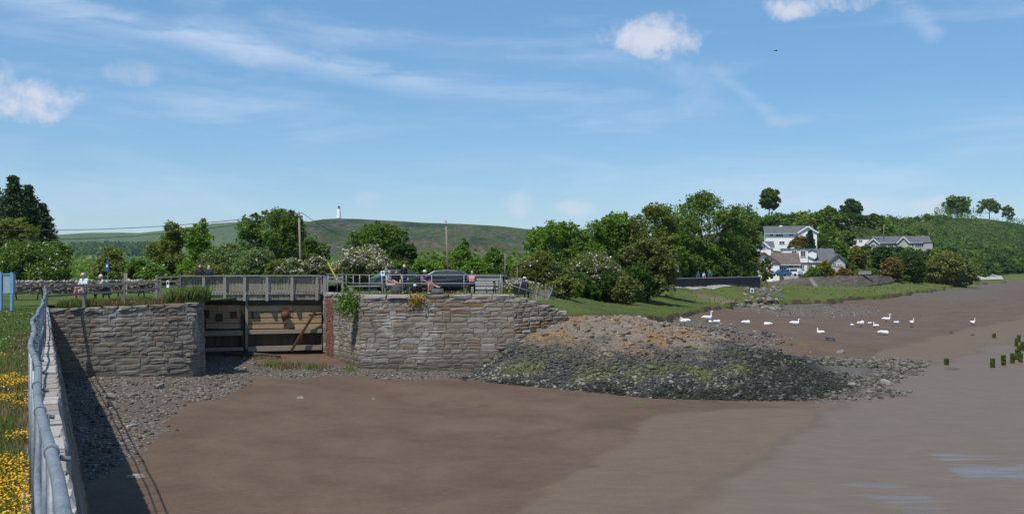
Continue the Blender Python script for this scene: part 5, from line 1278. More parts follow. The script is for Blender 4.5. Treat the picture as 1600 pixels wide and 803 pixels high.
MB().box(q+Vector((.0, -.014, .03)), (.12, .006, .1)).build('print', M['sign_blue'], t)
# post and rail fence on the pier
def rail_fence(name, label, posts, rails, h, pw=.12, m='rail_timber', sink=.3, rw=.035, rh=.1):
    t = thing(name, label, 'fence', tuple(posts[0]))
    for k, p in enumerate(posts): MB().box((p.x, p.y, p.z+h/2-sink/2), (pw, pw, h+sink), .1*k).build('post', M[m], t)
    for z in rails:
        for a, b in zip(posts[:-1], posts[1:]):
            MB().beam(Vector((a.x, a.y-.07, a.z+z)), Vector((b.x, b.y-.07, b.z+z+random.uniform(-.02, .02))), rw, rh).build('rail', M[m], t)
    return t
rail_fence('timber_fence', 'weathered two rail timber fence in the grass on top of the pier', [P(71, 484, 43.8), P(132, 478, 45.9), P(193, 474, 46.9), P(250, 470, 47.8)], (.98, .6), 1.06, .15)
f2 = rail_fence('approach_fence', 'short pale timber fence with three rails leading up to the left side of the bridge', [P(245, 456, 56.4), P(281, 454, 56.9)], (.85, .58, .3), .95, .14)
t = thing('notice_sheet', 'small white notice fixed to the pale fence beside the bridge', 'notice', tuple(P(263, 447, 56.5))); MB().box((0, -.08, .12), (.15, .012, .42)).build('sheet', M['sign_white'], t, world=False)
MB().box((0, -.089, .18), (.1, .004, .16)).build('print', M['black'], t, world=False)
rail_fence('white_fence', 'short white two rail fence behind the left end of the steel railing', [P(512, 457, 61.5), P(535, 457, 61.8)], (.98, .72), 1.08, .12, 'timber_pale')

# ---------------------------------------------------------------- timber footbridge over the gate
t = thing('footbridge', 'weathered timber footbridge with picket parapets across the lock gate', 'bridge', (-16, 57.5, 0))
def bp(px, dz, back=0): # along the front of the bridge
    k = (px-281)/(508-281); Y = 57.0+(59.6-57.0)*k; return Vector((PX(px, Y), Y, dz))
dirv = (bp(508, 0)-bp(281, 0)).normalized(); ang = math.atan2(dirv.y, dirv.x); nrm = Vector((-dirv.y, dirv.x, 0))
def bq(px, dz, back=0): return bp(px, dz)+nrm*back
POSTS = (281, 318, 351, 382, 417, 456, 495, 507)
for back in (0, 2.3):
    for px in POSTS:
        lo = -.2 if (back == 0 and px not in (281, 507)) else .1
        o = MB().box(bq(px, (1.3+lo)/2, back), (.16, .14, 1.3-lo), ang).build('post', M['timber_pale' if back == 0 else 'timber'], t)
    for a, b in zip(POSTS[:-1], POSTS[1:]):
        MB().beam(bq(a, 1.32, back), bq(b, 1.32, back), .18, .06).build('handrail', M['timber_pale'], t)
        MB().beam(bq(a, 1.15, back+.06), bq(b, 1.15, back+.06), .05, .1).build('rail', M['timber'], t)
        MB().beam(bq(a, .36, back+.06), bq(b, .36, back+.06), .05, .11).build('rail', M['timber'], t)
    L = (bp(507, 0)-bp(281, 0)).length; n = int(L/.165)
    pk = bpy.data.meshes.new('picket'); tt = MB().box((0, 0, 0), (.1, .025, .98)); pk.from_pydata([tuple(v) for v in tt.v], [], tt.f); pk.materials.append(M['timber'])
    for k in range(n):
        q = bp(281, .74)+dirv*(.12+k*.165)+nrm*(back+.1+random.uniform(-.006, .006)); o = link('picket', pk, t); o.location = q-Vector(t.location); o.rotation_euler = (0, random.uniform(-.01, .01), ang)
n = 30
bd = bpy.data.meshes.new('fascia_board'); tt = MB().box((0, 0, 0), (.3, .05, .34)); bd.from_pydata([tuple(v) for v in tt.v], [], tt.f); bd.materials.append(M['timber'])
L = (bp(507, 0)-bp(300, 0)).length
for k in range(int(L/.315)):
    o = link('fascia_board', bd, t); o.location = bp(300, .01)+dirv*(.16+k*.315)+nrm*(.13+random.uniform(-.008, .008))-Vector(t.location); o.rotation_euler = (0, 0, ang)
dk = bpy.data.meshes.new('deck_board'); tt = MB().box((0, 0, 0), (.2, 2.2, .05)); dk.from_pydata([tuple(v) for v in tt.v], [], tt.f); dk.materials.append(M['timber'])
L = (bp(510, 0)-bp(278, 0)).length
for k in range(int(L/.21)):
    o = link('deck_board', dk, t); o.location = bp(278, .21)+dirv*(.1+k*.21)+nrm*1.15-Vector(t.location); o.rotation_euler = (0, 0, ang)
for back in (.35, 2.0): MB().beam(bq(285, -.0, back), bq(507, -.0, back), .22, .36).build('girder', M['timber_dark'], t)

# ---------------------------------------------------------------- lock gate
t = thing('lock_gate', 'disused wooden lock gate of tan planks and dark boards under the footbridge', 'lock gate', (-16, 60.3, -3.4))
def gp(px, py, dy=0): v = P(px, py, bp(px, 0).y+.4); return v+nrm*dy
def gbox(name, px0, px1, py0, py1, m, dy=0, th=.12):
    a, b = gp(px0, py1, dy), gp(px1, py0, dy); return MB().box((a+b)/2, (math.hypot(b.x-a.x, b.y-a.y), th, b.z-a.z), ang).build(name, M[m], t)
MB().box((gp(404, 510, .35)), (8.3, .1, 3.6), ang).build('backing', M['gate_wet'], t)
r = random.Random(3)
# tan planks of the two leaves, one over the other
for (x0, x1) in ((308, 377), (386, 502)):
    ys_ = [476, 486.5, 496, 505, 513.5]
    for a, b in zip(ys_[:-1], ys_[1:]):
        xm = x0+(x1-x0)*r.uniform(.4, .65)
        for p, q in ((x0, xm-.3), (xm+.3, x1)): gbox('plank', p, q, a+.35, b, 'gate_plank', r.uniform(-.012, .012), .1)
    gbox('top_beam', x0, x1, 464, 476, 'timber_dark', -.05, .26)
    # dark upright boards lower down
    x = x0
    while x < x1-1:
        gbox('board', x, min(x+5.2, x1)-.25, 520, 540, 'gate_wet', .16+r.uniform(-.01, .01), .06); x += 5.2
gbox('waling', 308, 379, 515.5, 525, 'beam_tan', -.1, .3); gbox('waling', 387, 502, 513.3, 521.5, 'beam_tan', -.12, .34)
gbox('sill_beam', 314, 380, 542, 548.5, 'beam_tan', -.1, .3); gbox('sill_beam', 387, 502, 538.5, 548.5, 'beam_tan', -.12, .34)
gbox('mitre_post', 377.2, 381.5, 470, 545, 'timber_dark', -.08, .3); gbox('mitre_post', 383, 387, 470, 545, 'beam_tan', -.1, .3)
gbox('heel_post', 303, 308.5, 464, 549, 'timber_dark', -.05, .4); gbox('heel_post', 502, 505.5, 464, 549, 'timber_dark', -.02, .4)
for (x0, x1, y0, y1) in ((316, 327, 484, 497), (338, 348, 490, 502), (360, 370, 487, 497), (393, 404, 488, 496), (439, 451, 481, 497)):
    gbox('iron_plate', x0, x1, y0, y1, 'rust' if x0 in (360, 439) else 'timber_dark', -.09, .1)
for px, y in ((320, 498), (445, 500)): gbox('rust_streak', px-2, px+2.5, y, 513, 'rust', -.056, .012)
mb = MB().ell(gp(445, 492, -.3), (.24, .22, .26), 12, 8); mb.build('float_ball', M['rust'], t, smooth=True)
MB().beam(gp(491, 487, -.42), gp(453, 547, -.75), .14, .14).build('strut', M['rust_dark'], t)
MB().beam(gp(482, 492, -.42), gp(503, 490, -.3), .13, .13).build('strut', M['rust_dark'], t)
MB().beam(gp(309, 527, -.3), gp(319, 545, -.5), .1, .1).build('strut', M['timber_dark'], t)
# driftwood and scraps on the mud
def log(label, p0, p1, Y0, Y1, rad, m, cat='driftwood', name='driftwood_log'):
    a, b = P(p0[0], p0[1], Y0), P(p1[0], p1[1], Y1); t = thing(name, label, cat, tuple((a+b)/2)); mb = MB(); n = 7; pts = [a.lerp(b, k/(n-1))+Vector((0, random.uniform(-.05, .05), random.uniform(-.04, .05))) for k in range(n)]
    mb.tube(pts, [rad*random.uniform(.6, 1.15) for _ in pts], 8); mb.build('log', M[m], t, smooth=True)
    s = pts[3]; mb = MB(); mb.tube([s, s+Vector((.12, -.15, .14))], [rad*.5, rad*.2], 6); mb.build('knot', M[m], t, smooth=True)
def mudY(px, py):
    z = -4.4
    for _ in range(12):
        v = G(px, py, z); z = float(mud_h(np.array([v.x]), np.array([v.y]))[0])
    return G(px, py, z)
log('dark driftwood log lying below the middle of the lock gate', (350, 553), (438, 556), 57.5, 57.0, .11, 'timber_dark')
for (px, py, l, ang_, lab) in ((211, 745, .55, .1, 'pale flat piece of driftwood on the mud beside the wall shadow'), (207, 666, .5, .9, 'grey wood scrap on the gravel below the pier'),
                               (469, 622, .35, .0, 'small pale slab lying on the dark mud of the basin'), (1000, 631, .5, .1, 'greenish flat stone alone on the mud below the rock mound')):
    v = mudY(px, py); t = thing('mud_scrap', lab, 'debris', (v.x, v.y, v.z)); mb = MB(); mb.box((0, 0, .03), (l, l*.32, .07), ang_, .8); mb.box((l*.1, 0, .075), (l*.6, l*.22, .03), ang_+.1, .7); mb.build('slab', M['timber_pale' if px < 600 else 'mound_green'], t, world=False)

# ---------------------------------------------------------------- signs and posts on the lawn
t = thing('notice_board', 'pale blue notice board on two blue posts, seen from behind at the left edge', 'notice board', (PX(10, 39), 39, 0))
q = P(9, 442, 39)
for px in (1.5, 18.5): v = P(px, 460, 39); MB().box((v.x, v.y, .8), (.1, .1, 1.62), -.1).build('post', M['blue_paint'], t)
MB().box(P(10, 443, 39.02), (.36, .05, .8), -.1).build('panel', M['sign_grey'], t)
for z in (428.5, 457.5): MB().box(P(10, z, 39.0), (.36, .07, .05), -.1).build('frame_bar', M['blue_paint'], t)
MB().box(P(21.5, 443, 38.95), (.06, .16, .8), -.1).build('frame_side', M['blue_paint'], t)
t = thing('marker_sign', 'narrow blue sign on a pale post behind the seated couple', 'sign', tuple(P(168, 460, 58)))
v = P(167.5, 417, 58); MB().box(v, (.2, .05, .5)).build('panel', M['sign_blue'], t); MB().box(v+Vector((0, -.03, .06)), (.1, .01, .14)).build('emblem', M['sign_white'], t)
MB().tube([P(168.5, 460, 58.08), P(168.5, 407, 58.08)], .03, 8).build('post', M['galv'], t)
t = thing('fence_post', 'dark wooden post standing alone right of the blue sign', 'post', tuple(P(197, 462, 56))); MB().box(P(196, 445, 56), (.16, .16, 1.35), .2).build('post', M['timber'], t); MB().box(P(198.2, 443, 55.88), (.05, .04, 1.2)).build('batten', M['timber_pale'], t)
# dry stone wall behind the picnic lawn
def drystone(name, label, a, b, zt, zb, seed, cope=True):
    t = thing(name, label, 'wall', ((a[0]+b[0])/2, (a[1]+b[1])/2, zb)); f = Face([a, b], [(0, zb), (1, zb)], [(0, zt), (1, zt)], .08); wall_core(f, 'core', t, M['mortar'], .5, .06, .04)
    g = np.random.default_rng(seed); d = Vector((b[0]-a[0], b[1]-a[1], 0)); n = int(f.len*(zt-zb)*38); u = g.uniform(0, f.len, n); z = g.uniform(zb, zt, n); d.normalize(); nn = Vector((d.y, -d.x, 0))
    ps = np.array([list(f.at(a_, b_)[0]) for a_, b_ in zip(u, z)]); k = g.uniform(0, 1, n)
    scatter('walling_stone', ps, g.uniform(.07, .13, n), np.array([.24, .215, .18])[None]*(.3+1.1*k[:, None]), t, seed=seed, tilt=.2, flat=(.5, .8))
    m = int(f.len/.2)
    ps = np.array([list(f.at((i+.5)*f.len/m, zt)[0]-nn*.2+Vector((0, 0, g.uniform(.02, .1)))) for i in range(m)]); k = g.uniform(0, 1, m)
    scatter('cope_stone', ps, g.uniform(.1, .17, m), np.array([.4, .38, .34])[None]*(.3+.9*k[:, None]), t, seed=seed+1, tilt=.25, flat=(.9, 1.3))
drystone('dry_stone_wall', 'dry stone wall with upright cope stones along the back of the picnic lawn', (PX(22, 66), 66), (PX(246, 70), 70), PZ(441.5, 67), -.1, 61)

# ---------------------------------------------------------------- picnic tables
def picnic_table(label, x, y, rz, z=0, group='picnic tables', L=1.7):
    t = thing('picnic_table', label, 'picnic table', (x, y, z), group, rz)
    for k in range(5): MB().box((0, -.3+.15*k, .74), (L, .135, .04)).build('top_plank', M['bench'], t, world=False)
    for s in (-1, 1):
        for k in range(2): MB().box((0, s*(.66+.14*k), .44), (L, .13, .04)).build('seat_plank', M['bench'], t, world=False)
    for sx in (-1, 1):
        x0 = sx*L*.36
        for s in (-1, 1): MB().beam((x0, s*.22, .72), (x0, s*.68, 0), .05, .09).build('leg', M['bench'], t, world=False)
        MB().box((x0+.055*sx, 0, .385), (.045, 1.58, .09)).build('cross_beam', M['bench'], t, world=False); MB().box((x0-.05, 0, .69), (.045, .72, .07)).build('cross_beam', M['bench'], t, world=False)
    return t
TBL = {}
def tbl(key, label, px, Y, rz, z, L=1.7): TBL[key] = picnic_table(label, PX(px, Y), Y, rz, z, L=L)
tbl('l1', 'picnic table nearest the blue notice board, empty', 42, 54, .25, 0, 1.9)
tbl('l2', 'picnic table between the two seated older people on the left lawn', 145, 51.5, .12, 0, 1.9)
tbl('l3', 'empty picnic table behind the fence near the dry stone wall, right of the seated pair', 205, 60, .1, 0)
tbl('r1', 'picnic table with a man in grey shirt and a companion sitting at it', 617, 57.6, .0, .28)
tbl('r2', 'picnic table of the person in the white sun hat', 668, 58, .1, .28)
tbl('r3', 'picnic table in front of the grey stone cabinet', 752, 57.3, -.08, .28, 2.2)
t = thing('stone_cabinet', 'grey block shaped stone plinth behind the right hand picnic table', 'plinth', (PX(760, 61), 61, .2))
MB().box((0, 0, .55), (2.1, .7, 1.1), 0, .97).build('block', M['concrete'], t, world=False); MB().box((0, 0, 1.14), (2.2, .8, .1), 0, .96).build('cap', M['concrete'], t, world=False); MB().box((0, -.37, .55), (1.5, .04, .6)).build('panel', M['grey_render'], t, world=False)
t = thing('wooden_planter', 'low brown wooden box planter on the grass beyond the sloping railing', 'planter', (PX(845, 61), 61, PZ(468, 61)))
for k in range(7): MB().box((-.45+.15*k, -.4, .3), (.135, .05, .62+.04*(k % 2))).build('plank', M['timber'], t, world=False)
for s in (-1, 1): MB().box((s*.52, 0, .3), (.05, .78, .6)).build('side', M['timber'], t, world=False)
MB().box((0, .4, .3), (1.05, .05, .6)).build('back', M['timber'], t, world=False); MB().ell((0, 0, .3), (.46, .34, .3), 10, 6).build('soil', M['turf'], t, world=False)
t = thing('grey_bench', 'long low grey seat at the car park edge behind the railing', 'bench', (PX(575, 60), 60, .25))
MB().box((0, 0, .42), (2.6, .4, .07)).build('seat', M['concrete'], t, world=False)
for s in (-1, 1): MB().box((s*1.05, 0, .19), (.25, .36, .38)).build('leg', M['concrete'], t, world=False)
for lab, px, Y, w_, h_ in (('round dark stone in front of the seated couple on the right quay', 620, 55.6, .34, .34), ('dark flat stone at the feet of the person in the sun hat', 684, 55.8, .42, .2)):
    t = thing('boulder', lab, 'stone', (PX(px, Y), Y, .28)); V, Fc = ROCKS[int(px) % 8]; o = link('rock', mk_rock(int(px) % 8, 'mound_grey'), t); o.scale = (w_, w_*.8, h_); o.location = (0, 0, h_*.7)

# ---------------------------------------------------------------- poles and wires
def pole(label, px, py_b, py_t, Y, r0, lean=0, bars=True, name='utility_pole', m='timber'):
    b, tp = P(px, py_b, Y), P(px+lean, py_t, Y); t = thing(name, label, 'pole', tuple(b)); MB().tube([b-Vector((0, 0, .5)), b.lerp(tp, .5), tp], [r0, r0*.85, r0*.7], 10).build('shaft', M[m], t, smooth=True)
    if bars:
        MB().beam(tp+Vector((-.35, -.1, -.35)), tp+Vector((.35, -.1, -.35)), .07, .09).build('crossarm', M['timber'], t)
        for s in (-.3, .3): MB().tube([tp+Vector((s, -.1, -.3)), tp+Vector((s, -.1, -.12))], [.035, .025], 6).build('insulator', M['sign_white'], t)
    return tp
p1 = pole('grey wooden utility pole behind the right half of the bridge', 471, 446, 331, 84, .115, -4)
p2 = pole('slightly leaning brown utility pole left of the pointed shrub', 701, 442, 344, 88, .1, -4.5)
pole('thin bare pole behind the right end of the quay railing', 789, 446, 396, 80, .035, 0, False, 'thin_pole')
pole('thin bare pole beside the thorn bush on the right', 808, 447, 417, 76, .035, 0, False, 'thin_pole')
pole('tall thin pole beside the roof of the grey bungalow', 1381, 372, 352, 392, .14, 0, False)
MB_ = MB().tube([p1+Vector((.25, .2, -.4)), P(482, 446, 88)], .03, 5); t = thing('stay_wire', 'thin stay running down from the top of the grey utility pole', 'wire', tuple(p1)); MB_.build('wire', M['timber_dark'], t)
def wire(label, a, b, sag, rad=.025):
    t = thing('overhead_wire', label, 'wire', tuple(a), 'overhead wires'); pts = [a.lerp(b, k/10)-Vector((0, 0, sag*4*(k/10)*(1-k/10))) for k in range(11)]; MB().tube(pts, rad, 4).build('wire', M['timber_dark'], t)
wire('upper overhead wire running from the utility pole off to the left', p1+Vector((-.3, -.1, -.1)), P(-60, 358, 78), .6); wire('lower overhead wire running from the utility pole off to the left', p1+Vector((.3, -.1, -.1)), P(-60, 372, 78), .9)
wire('overhead wire running down from the utility pole to the right', p1+Vector((.3, -.1, -.1)), P(560, 372, 140), .6)
for lab, p, q, Y in (('yellow stay guard leaning slightly behind the bridge', (482, 441), (479, 409), 80), ('yellow stay guard slanting behind the left end of the steel railing', (528, 440), (512, 410), 78)):
    b, tp = P(*p, Y), P(*q, Y); t = thing('stay_guard', lab, 'post', tuple(b)); MB().tube([b, tp], .06, 8).build('tube', M['yellow_paint'], t); MB().tube([tp, tp+(tp-b)*1.2], .014, 4).build('wire', M['galv'], t)

# ---------------------------------------------------------------- monument on the hill
D_ = 2000; mz = PZ(344, D_); mxx = PX(529.5, D_)
t = thing('monument_tower', 'white lighthouse shaped monument on top of the hill', 'monument', (mxx, D_, mz))
def lathe(prof, n=20):
    mb = MB(); mb.tube([(0, 0, z) for r_, z in prof], [r_ for r_, z in prof], n); return mb
S_ = 30.5/30.
lathe([(6.8, -2), (6.6, 1.8), (6.0, 2.0)]).build('base', M['white_paint'], t, world=False)
lathe([(5.6, 2.0), (4.9, 6), (4.1, 12), (3.6, 18), (3.2, 22.5)]).build('shaft', M['white_paint'], t, smooth=True, world=False)
lathe([(2.7, 22.5), (3.7, 23.1), (3.7, 23.9), (2.4, 24.0)]).build('gallery', M['white_paint'], t, world=False)
lathe([(2.1, 24), (2.1, 27.2)]).build('lantern', M['glass'], t, world=False); lathe([(2.6, 27.2), (2.5, 28), (1.2, 29.6), (.3, 30.6)]).build('dome', M['slate'], t, world=False)

# ---------------------------------------------------------------- houses
def gable(mb, x0, x1, y0, y1, z0, ze, zr, along='x'):
    """solid with a pitched top"""
    if along == 'x': vs = [(x0, y0, z0), (x1, y0, z0), (x1, y1, z0), (x0, y1, z0), (x0, y0, ze), (x1, y0, ze), (x1, y1, ze), (x0, y1, ze), (x0, (y0+y1)/2, zr), (x1, (y0+y1)/2, zr)]; fs = [(3, 2, 1, 0), (0, 1, 5, 4), (2, 3, 7, 6), (3, 0, 4, 8, 7), (1, 2, 6, 9, 5), (4, 5, 9, 8), (6, 7, 8, 9)]
    else: vs = [(x0, y0, z0), (x1, y0, z0), (x1, y1, z0), (x0, y1, z0), (x0, y0, ze), (x1, y0, ze), (x1, y1, ze), (x0, y1, ze), ((x0+x1)/2, y0, zr), ((x0+x1)/2, y1, zr)]; fs = [(3, 2, 1, 0), (0, 1, 5, 8, 4), (1, 2, 6, 5), (2, 3, 7, 9, 6), (3, 0, 4, 7), (4, 8, 9, 7), (5, 6, 9, 8)]
    return mb.add(vs, fs)
def roof(mb, x0, x1, y0, y1, ze, zr, along='x', th=.22, ov=.45):
    if along == 'x':
        ym = (y0+y1)/2; s = (zr-ze)/(ym-y0); lo = ze-ov*s
        for (ya, sg) in ((y0-ov, 1), (y1+ov, -1)):
            vs = [(x0-ov, ya, lo), (x1+ov, ya, lo), (x1+ov, ym, zr), (x0-ov, ym, zr)]; vs += [(a, b, c+th) for a, b, c in vs]; fs = [(0, 1, 2, 3), (7, 6, 5, 4), (0, 4, 5, 1), (1, 5, 6, 2), (2, 6, 7, 3), (3, 7, 4, 0)]; mb.add(vs, fs if sg > 0 else [tuple(reversed(f)) for f in fs])
    else:
        xm = (x0+x1)/2; s = (zr-ze)/(xm-x0); lo = ze-ov*s
        for (xa, sg) in ((x0-ov, -1), (x1+ov, 1)):
            vs = [(xa, y0-ov, lo), (xa, y1+ov, lo), (xm, y1+ov, zr), (xm, y0-ov, zr)]; vs += [(a, b, c+th) for a, b, c in vs]; fs = [(0, 1, 2, 3), (7, 6, 5, 4), (0, 4, 5, 1), (1, 5, 6, 2), (2, 6, 7, 3), (3, 7, 4, 0)]; mb.add(vs, [tuple(reversed(f)) for f in fs] if sg < 0 else fs)
    return mb
class House:
    def __init__(s, name, label, px, py, Y, wall='white_paint', roofm='slate'):
        s.Y = Y; s.px = px; s.t = thing(name, label, 'house', tuple(P(px, py, Y)), None, -.2); s.wm = M[wall]; s.rm = M[roofm]; s.k = Y/F; s.base = py
    def X(s, px): return (px-s.px)*s.k
    def Z(s, py): return (s.base-py)*s.k
    def block(s, px0, px1, py_b, py_e, py_r, y0, y1, along='x', wall=None, roofm=None, ov=.4, barge=None, deep=8):
        x0, x1, z0, ze, zr = s.X(px0), s.X(px1), s.Z(py_b)-deep, s.Z(py_e), s.Z(py_r)
        gable(MB(), x0, x1, y0, y1, z0, ze, zr, along).build('wall', M[wall] if wall else s.wm, s.t, world=False)
        roof(MB(), x0, x1, y0, y1, ze+.03, zr+.03, along, ov=ov).build('roof', M[roofm] if roofm else s.rm, s.t, world=False)
        if along == 'y' and barge:
            xm = (x0+x1)/2; sl = (zr-ze)/(xm-x0)
            for sx in (-1, 1): MB().beam((xm+sx*(xm-x0+ov), y0-ov-.03, ze-ov*sl+.08), (xm, y0-ov-.03, zr+.1), .08, .34, (0, 0, 1)).build('bargeboard', M[barge], s.t, world=False)
        if along == 'x': MB().beam((x0-ov, y0-ov-.06, ze-ov*(zr-ze)/((y1-y0)/2)+.05), (x1+ov, y0-ov-.06, ze-ov*(zr-ze)/((y1-y0)/2)+.05), .12, .14).build('gutter', M['sign_white'], s.t, world=False)
    def flat(s, px0, px1, py_b, py_t, y0, y1, wall=None, roofm=None, deep=4):
        x0, x1, z0, z1 = s.X(px0), s.X(px1), s.Z(py_b)-deep, s.Z(py_t)
        MB().box(((x0+x1)/2, (y0+y1)/2, (z0+z1)/2), (x1-x0, y1-y0, z1-z0)).build('wall', M[wall] if wall else s.wm, s.t, world=False)
        MB().box(((x0+x1)/2, (y0+y1)/2, z1+.1), (x1-x0+.5, y1-y0+.5, .2)).build('flat_roof', M[roofm] if roofm else s.rm, s.t, world=False)
    def win(s, px0, px1, py0, py1, y, name='window', bars=1, frame='sign_white'):
        x0, x1, z0, z1 = s.X(px0), s.X(px1), s.Z(py1), s.Z(py0); f = .09
        mb = MB(); cx, cz, w_, h_ = (x0+x1)/2, (z0+z1)/2, x1-x0, z1-z0
        mb.box((cx, y-.05, z1), (w_+2*f, .1, f)); mb.box((cx, y-.06, z0), (w_+2*f+.1, .16, f)); mb.box((x0, y-.05, cz), (f, .1, h_-f)); mb.box((x1, y-.05, cz), (f, .1, h_-f))
        for b in range(bars): mb.box((x0+w_*(b+1)/(bars+1), y-.05, cz), (.07, .09, h_-f))
        o = mb.build(name, M[frame], s.t, world=False); MB().box((cx, y-.02, cz), (w_-.02, .06, h_-.02)).build('pane', M['glass'], o, world=False)
    def chimney(s, px, py_t, y, w=.9, h=1.8, m=None):
        z = s.Z(py_t); MB().box((s.X(px), y, z-h/2), (w, w, h)).build('chimney', m or s.wm, s.t, world=False); MB().tube([(s.X(px), y, z), (s.X(px), y, z+.35)], .14, 8).build('chimney_pot', M['brick'], s.t, world=False)
h = House('white_house', 'large white two storey house with grey roof, highest on the slope', 1232, 381, 288)
h.block(1197.5, 1268, 381, 364, 353.5, 0, 8, 'x', ov=.5); h.block(1246, 1273, 381, 364, 355.5, -3, 8, 'y', ov=.4, barge='sign_white'); h.win(1213, 1224, 364.5, 369.5, -.02, bars=2); h.win(1233, 1239, 364.5, 369, -.02); h.win(1218, 1226, 377, 381, -.02, bars=1); h.win(1204, 1209, 365, 369, -.02); h.win(1234, 1241, 376, 381, -.02); h.win(1256, 1263, 366, 371, -3.02); h.chimney(1222, 351.5, 4)
h = House('white_house', 'white house with three stacked gables, half hidden beside the trees', 1182, 398, 250)
h.block(1162, 1180, 400, 385, 380, -1, 7, 'y', barge='sign_white'); h.block(1168, 1187, 400, 381, 372.5, 1, 9, 'y', barge='sign_white'); h.block(1181, 1199, 400, 386, 378, -2, 6, 'y', barge='sign_white'); h.block(1186, 1208, 400, 387, 377.5, 2, 10, 'x'); h.win(1185, 1195, 382.5, 389, -2.02, bars=3); h.win(1166, 1172, 387, 391, -1.02); h.chimney(1181, 371, 4, m=M['white_paint'])
h = House('bungalow', 'grey and white bungalow with a wide brown roof and red brown gable edge', 1208, 430, 224, 'grey_render', 'slate_brown')
h.block(1172, 1216, 430, 411, 395.5, 0, 9, 'y', wall='white_paint', ov=.5, barge='barge_red'); h.block(1208, 1247, 430, 412.5, 396, 1.5, 12, 'x', ov=.5); h.flat(1170, 1190, 430, 412.5, -2.2, -.02, wall='grey_render'); h.win(1175, 1181, 417, 428, -2.22); h.win(1218, 1228, 417, 428, 1.48, bars=2); h.win(1233, 1239, 414, 420, 1.48); h.flat(1207, 1217, 430, 412.3, -1.2, 1.45, wall='white_paint'); h.win(1188, 1194, 417.5, 424, -.02); h.chimney(1204, 389.5, 6, m=M['white_paint'])
h = House('white_house', 'white house with a steep slanting roof edge and a boxy dormer of two windows', 1250, 429, 231)
h.block(1207, 1271, 429, 403.5, 388, 1, 10, 'y', ov=.35, barge='sign_white', roofm='slate_brown'); h.flat(1224, 1262, 404, 389.5, .4, 7, deep=1); h.win(1237.5, 1245, 391.5, 399.5, .38); h.win(1251, 1258.5, 391.5, 401, .38)
h.flat(1238, 1243, 430, 410, .55, .98, deep=1); h.flat(1243.5, 1271.5, 430, 411.5, -2.4, .4, deep=3, roofm='slate_brown'); h.win(1249.5, 1254.5, 413, 421, -2.42); h.win(1259, 1267, 412.5, 418, -2.42, bars=2); h.win(1241, 1246, 413, 422, .36 if False else -.02+.57); h.chimney(1203, 389, 5)
h = House('slate_house', 'low house with a big blue grey slate roof right of the white dormer house', 1288, 417, 240, 'grey_render')
h.block(1260, 1303, 417, 408, 389.5, 0, 9, 'x', ov=.4); h.block(1297, 1318, 417, 408, 398, -1.5, 6, 'y', ov=.4, barge='slate', wall='grey_render'); h.win(1299, 1304, 410.5, 415, -1.52, bars=1); h.win(1306, 1313, 413, 415.5, -1.52, bars=1); h.win(1282, 1290, 410.5, 414, -.02, bars=1); h.block(1262, 1276, 400, 394, 391, -.6, 4, 'y', wall='white_paint', ov=.2, deep=.5)
h = House('grey_bungalow', 'long grey bungalow with two front gables on the slope at the right', 1400, 387, 402, 'grey_render')
h.block(1368, 1450, 387, 378.5, 369.5, 0, 9, 'x', ov=.5); h.block(1356, 1372, 388, 380.5, 373.5, -3.2, 6, 'y', ov=.5, barge='sign_white'); h.block(1400, 1416, 387, 379, 370.8, -3.4, 6, 'y', ov=.5, barge='sign_white'); h.flat(1335, 1375, 388, 372.5, 2, 9, wall='white_paint'); h.win(1338, 1343, 374.5, 377.5, 1.98); h.win(1346, 1351, 374.5, 377.5, 1.98)
h.win(1388, 1396, 381, 386, -.02, bars=2); h.win(1423, 1426, 381, 386, -.02, bars=0); h.win(1428, 1440, 381, 386, -.02, bars=3); h.flat(1441, 1453, 387, 379.5, -.6, 6, wall='grey_render'); h.chimney(1443, 368.3, 4.5); h.win(1361, 1367, 382, 386, -3.22); h.win(1405, 1411, 381, 385, -3.22)
h = House('white_house', 'white house front barely showing through the trees at the big clump', 1134, 386, 250)
h.block(1124, 1148, 386, 376, 371, 0, 7, 'x'); h.win(1129, 1134, 378, 382, -.02)
h = House('stone_cottage', 'grey stone cottage behind the trees at the left end of the promenade wall', 1040, 438, 142, 'grey_render')
h.block(1022, 1056, 440, 422, 408, 0, 6, 'x', deep=2); h.win(1038, 1046, 426, 433, -.02); h.win(1028, 1033, 426, 433, -.02); h.chimney(1026, 404, 3)
for k, (px, py, w_, Y) in enumerate(((118, 411, 9, 1400), (136, 409, 12, 1500), (146, 412, 9, 1380), (152, 414, 10, 1330), (240, 400, 8, 1700), (128, 417, 8, 1250))):
    h = House('town_house', ['pale roofed house farthest left in the distant town', 'largest white house in the distant town', 'white house just right of the largest one in the distant town', 'grey white house at the right end of the distant town', 'tiny white farmhouse at the edge of the dark wood', 'small low grey house below the distant town'][k], px, py, Y, 'white_paint' if k in (1, 2, 4) else 'grey_render')
    h.block(px-w_/2, px+w_/2, py, py-4.5, py-8, 0, 8, 'x', deep=12); h.win(px-w_*.3, px-w_*.12, py-4, py-2, -.02, bars=0); h.win(px+w_*.1, px+w_*.3, py-4, py-2, -.02, bars=0); h.chimney(px+w_*.35, py-9, 4)
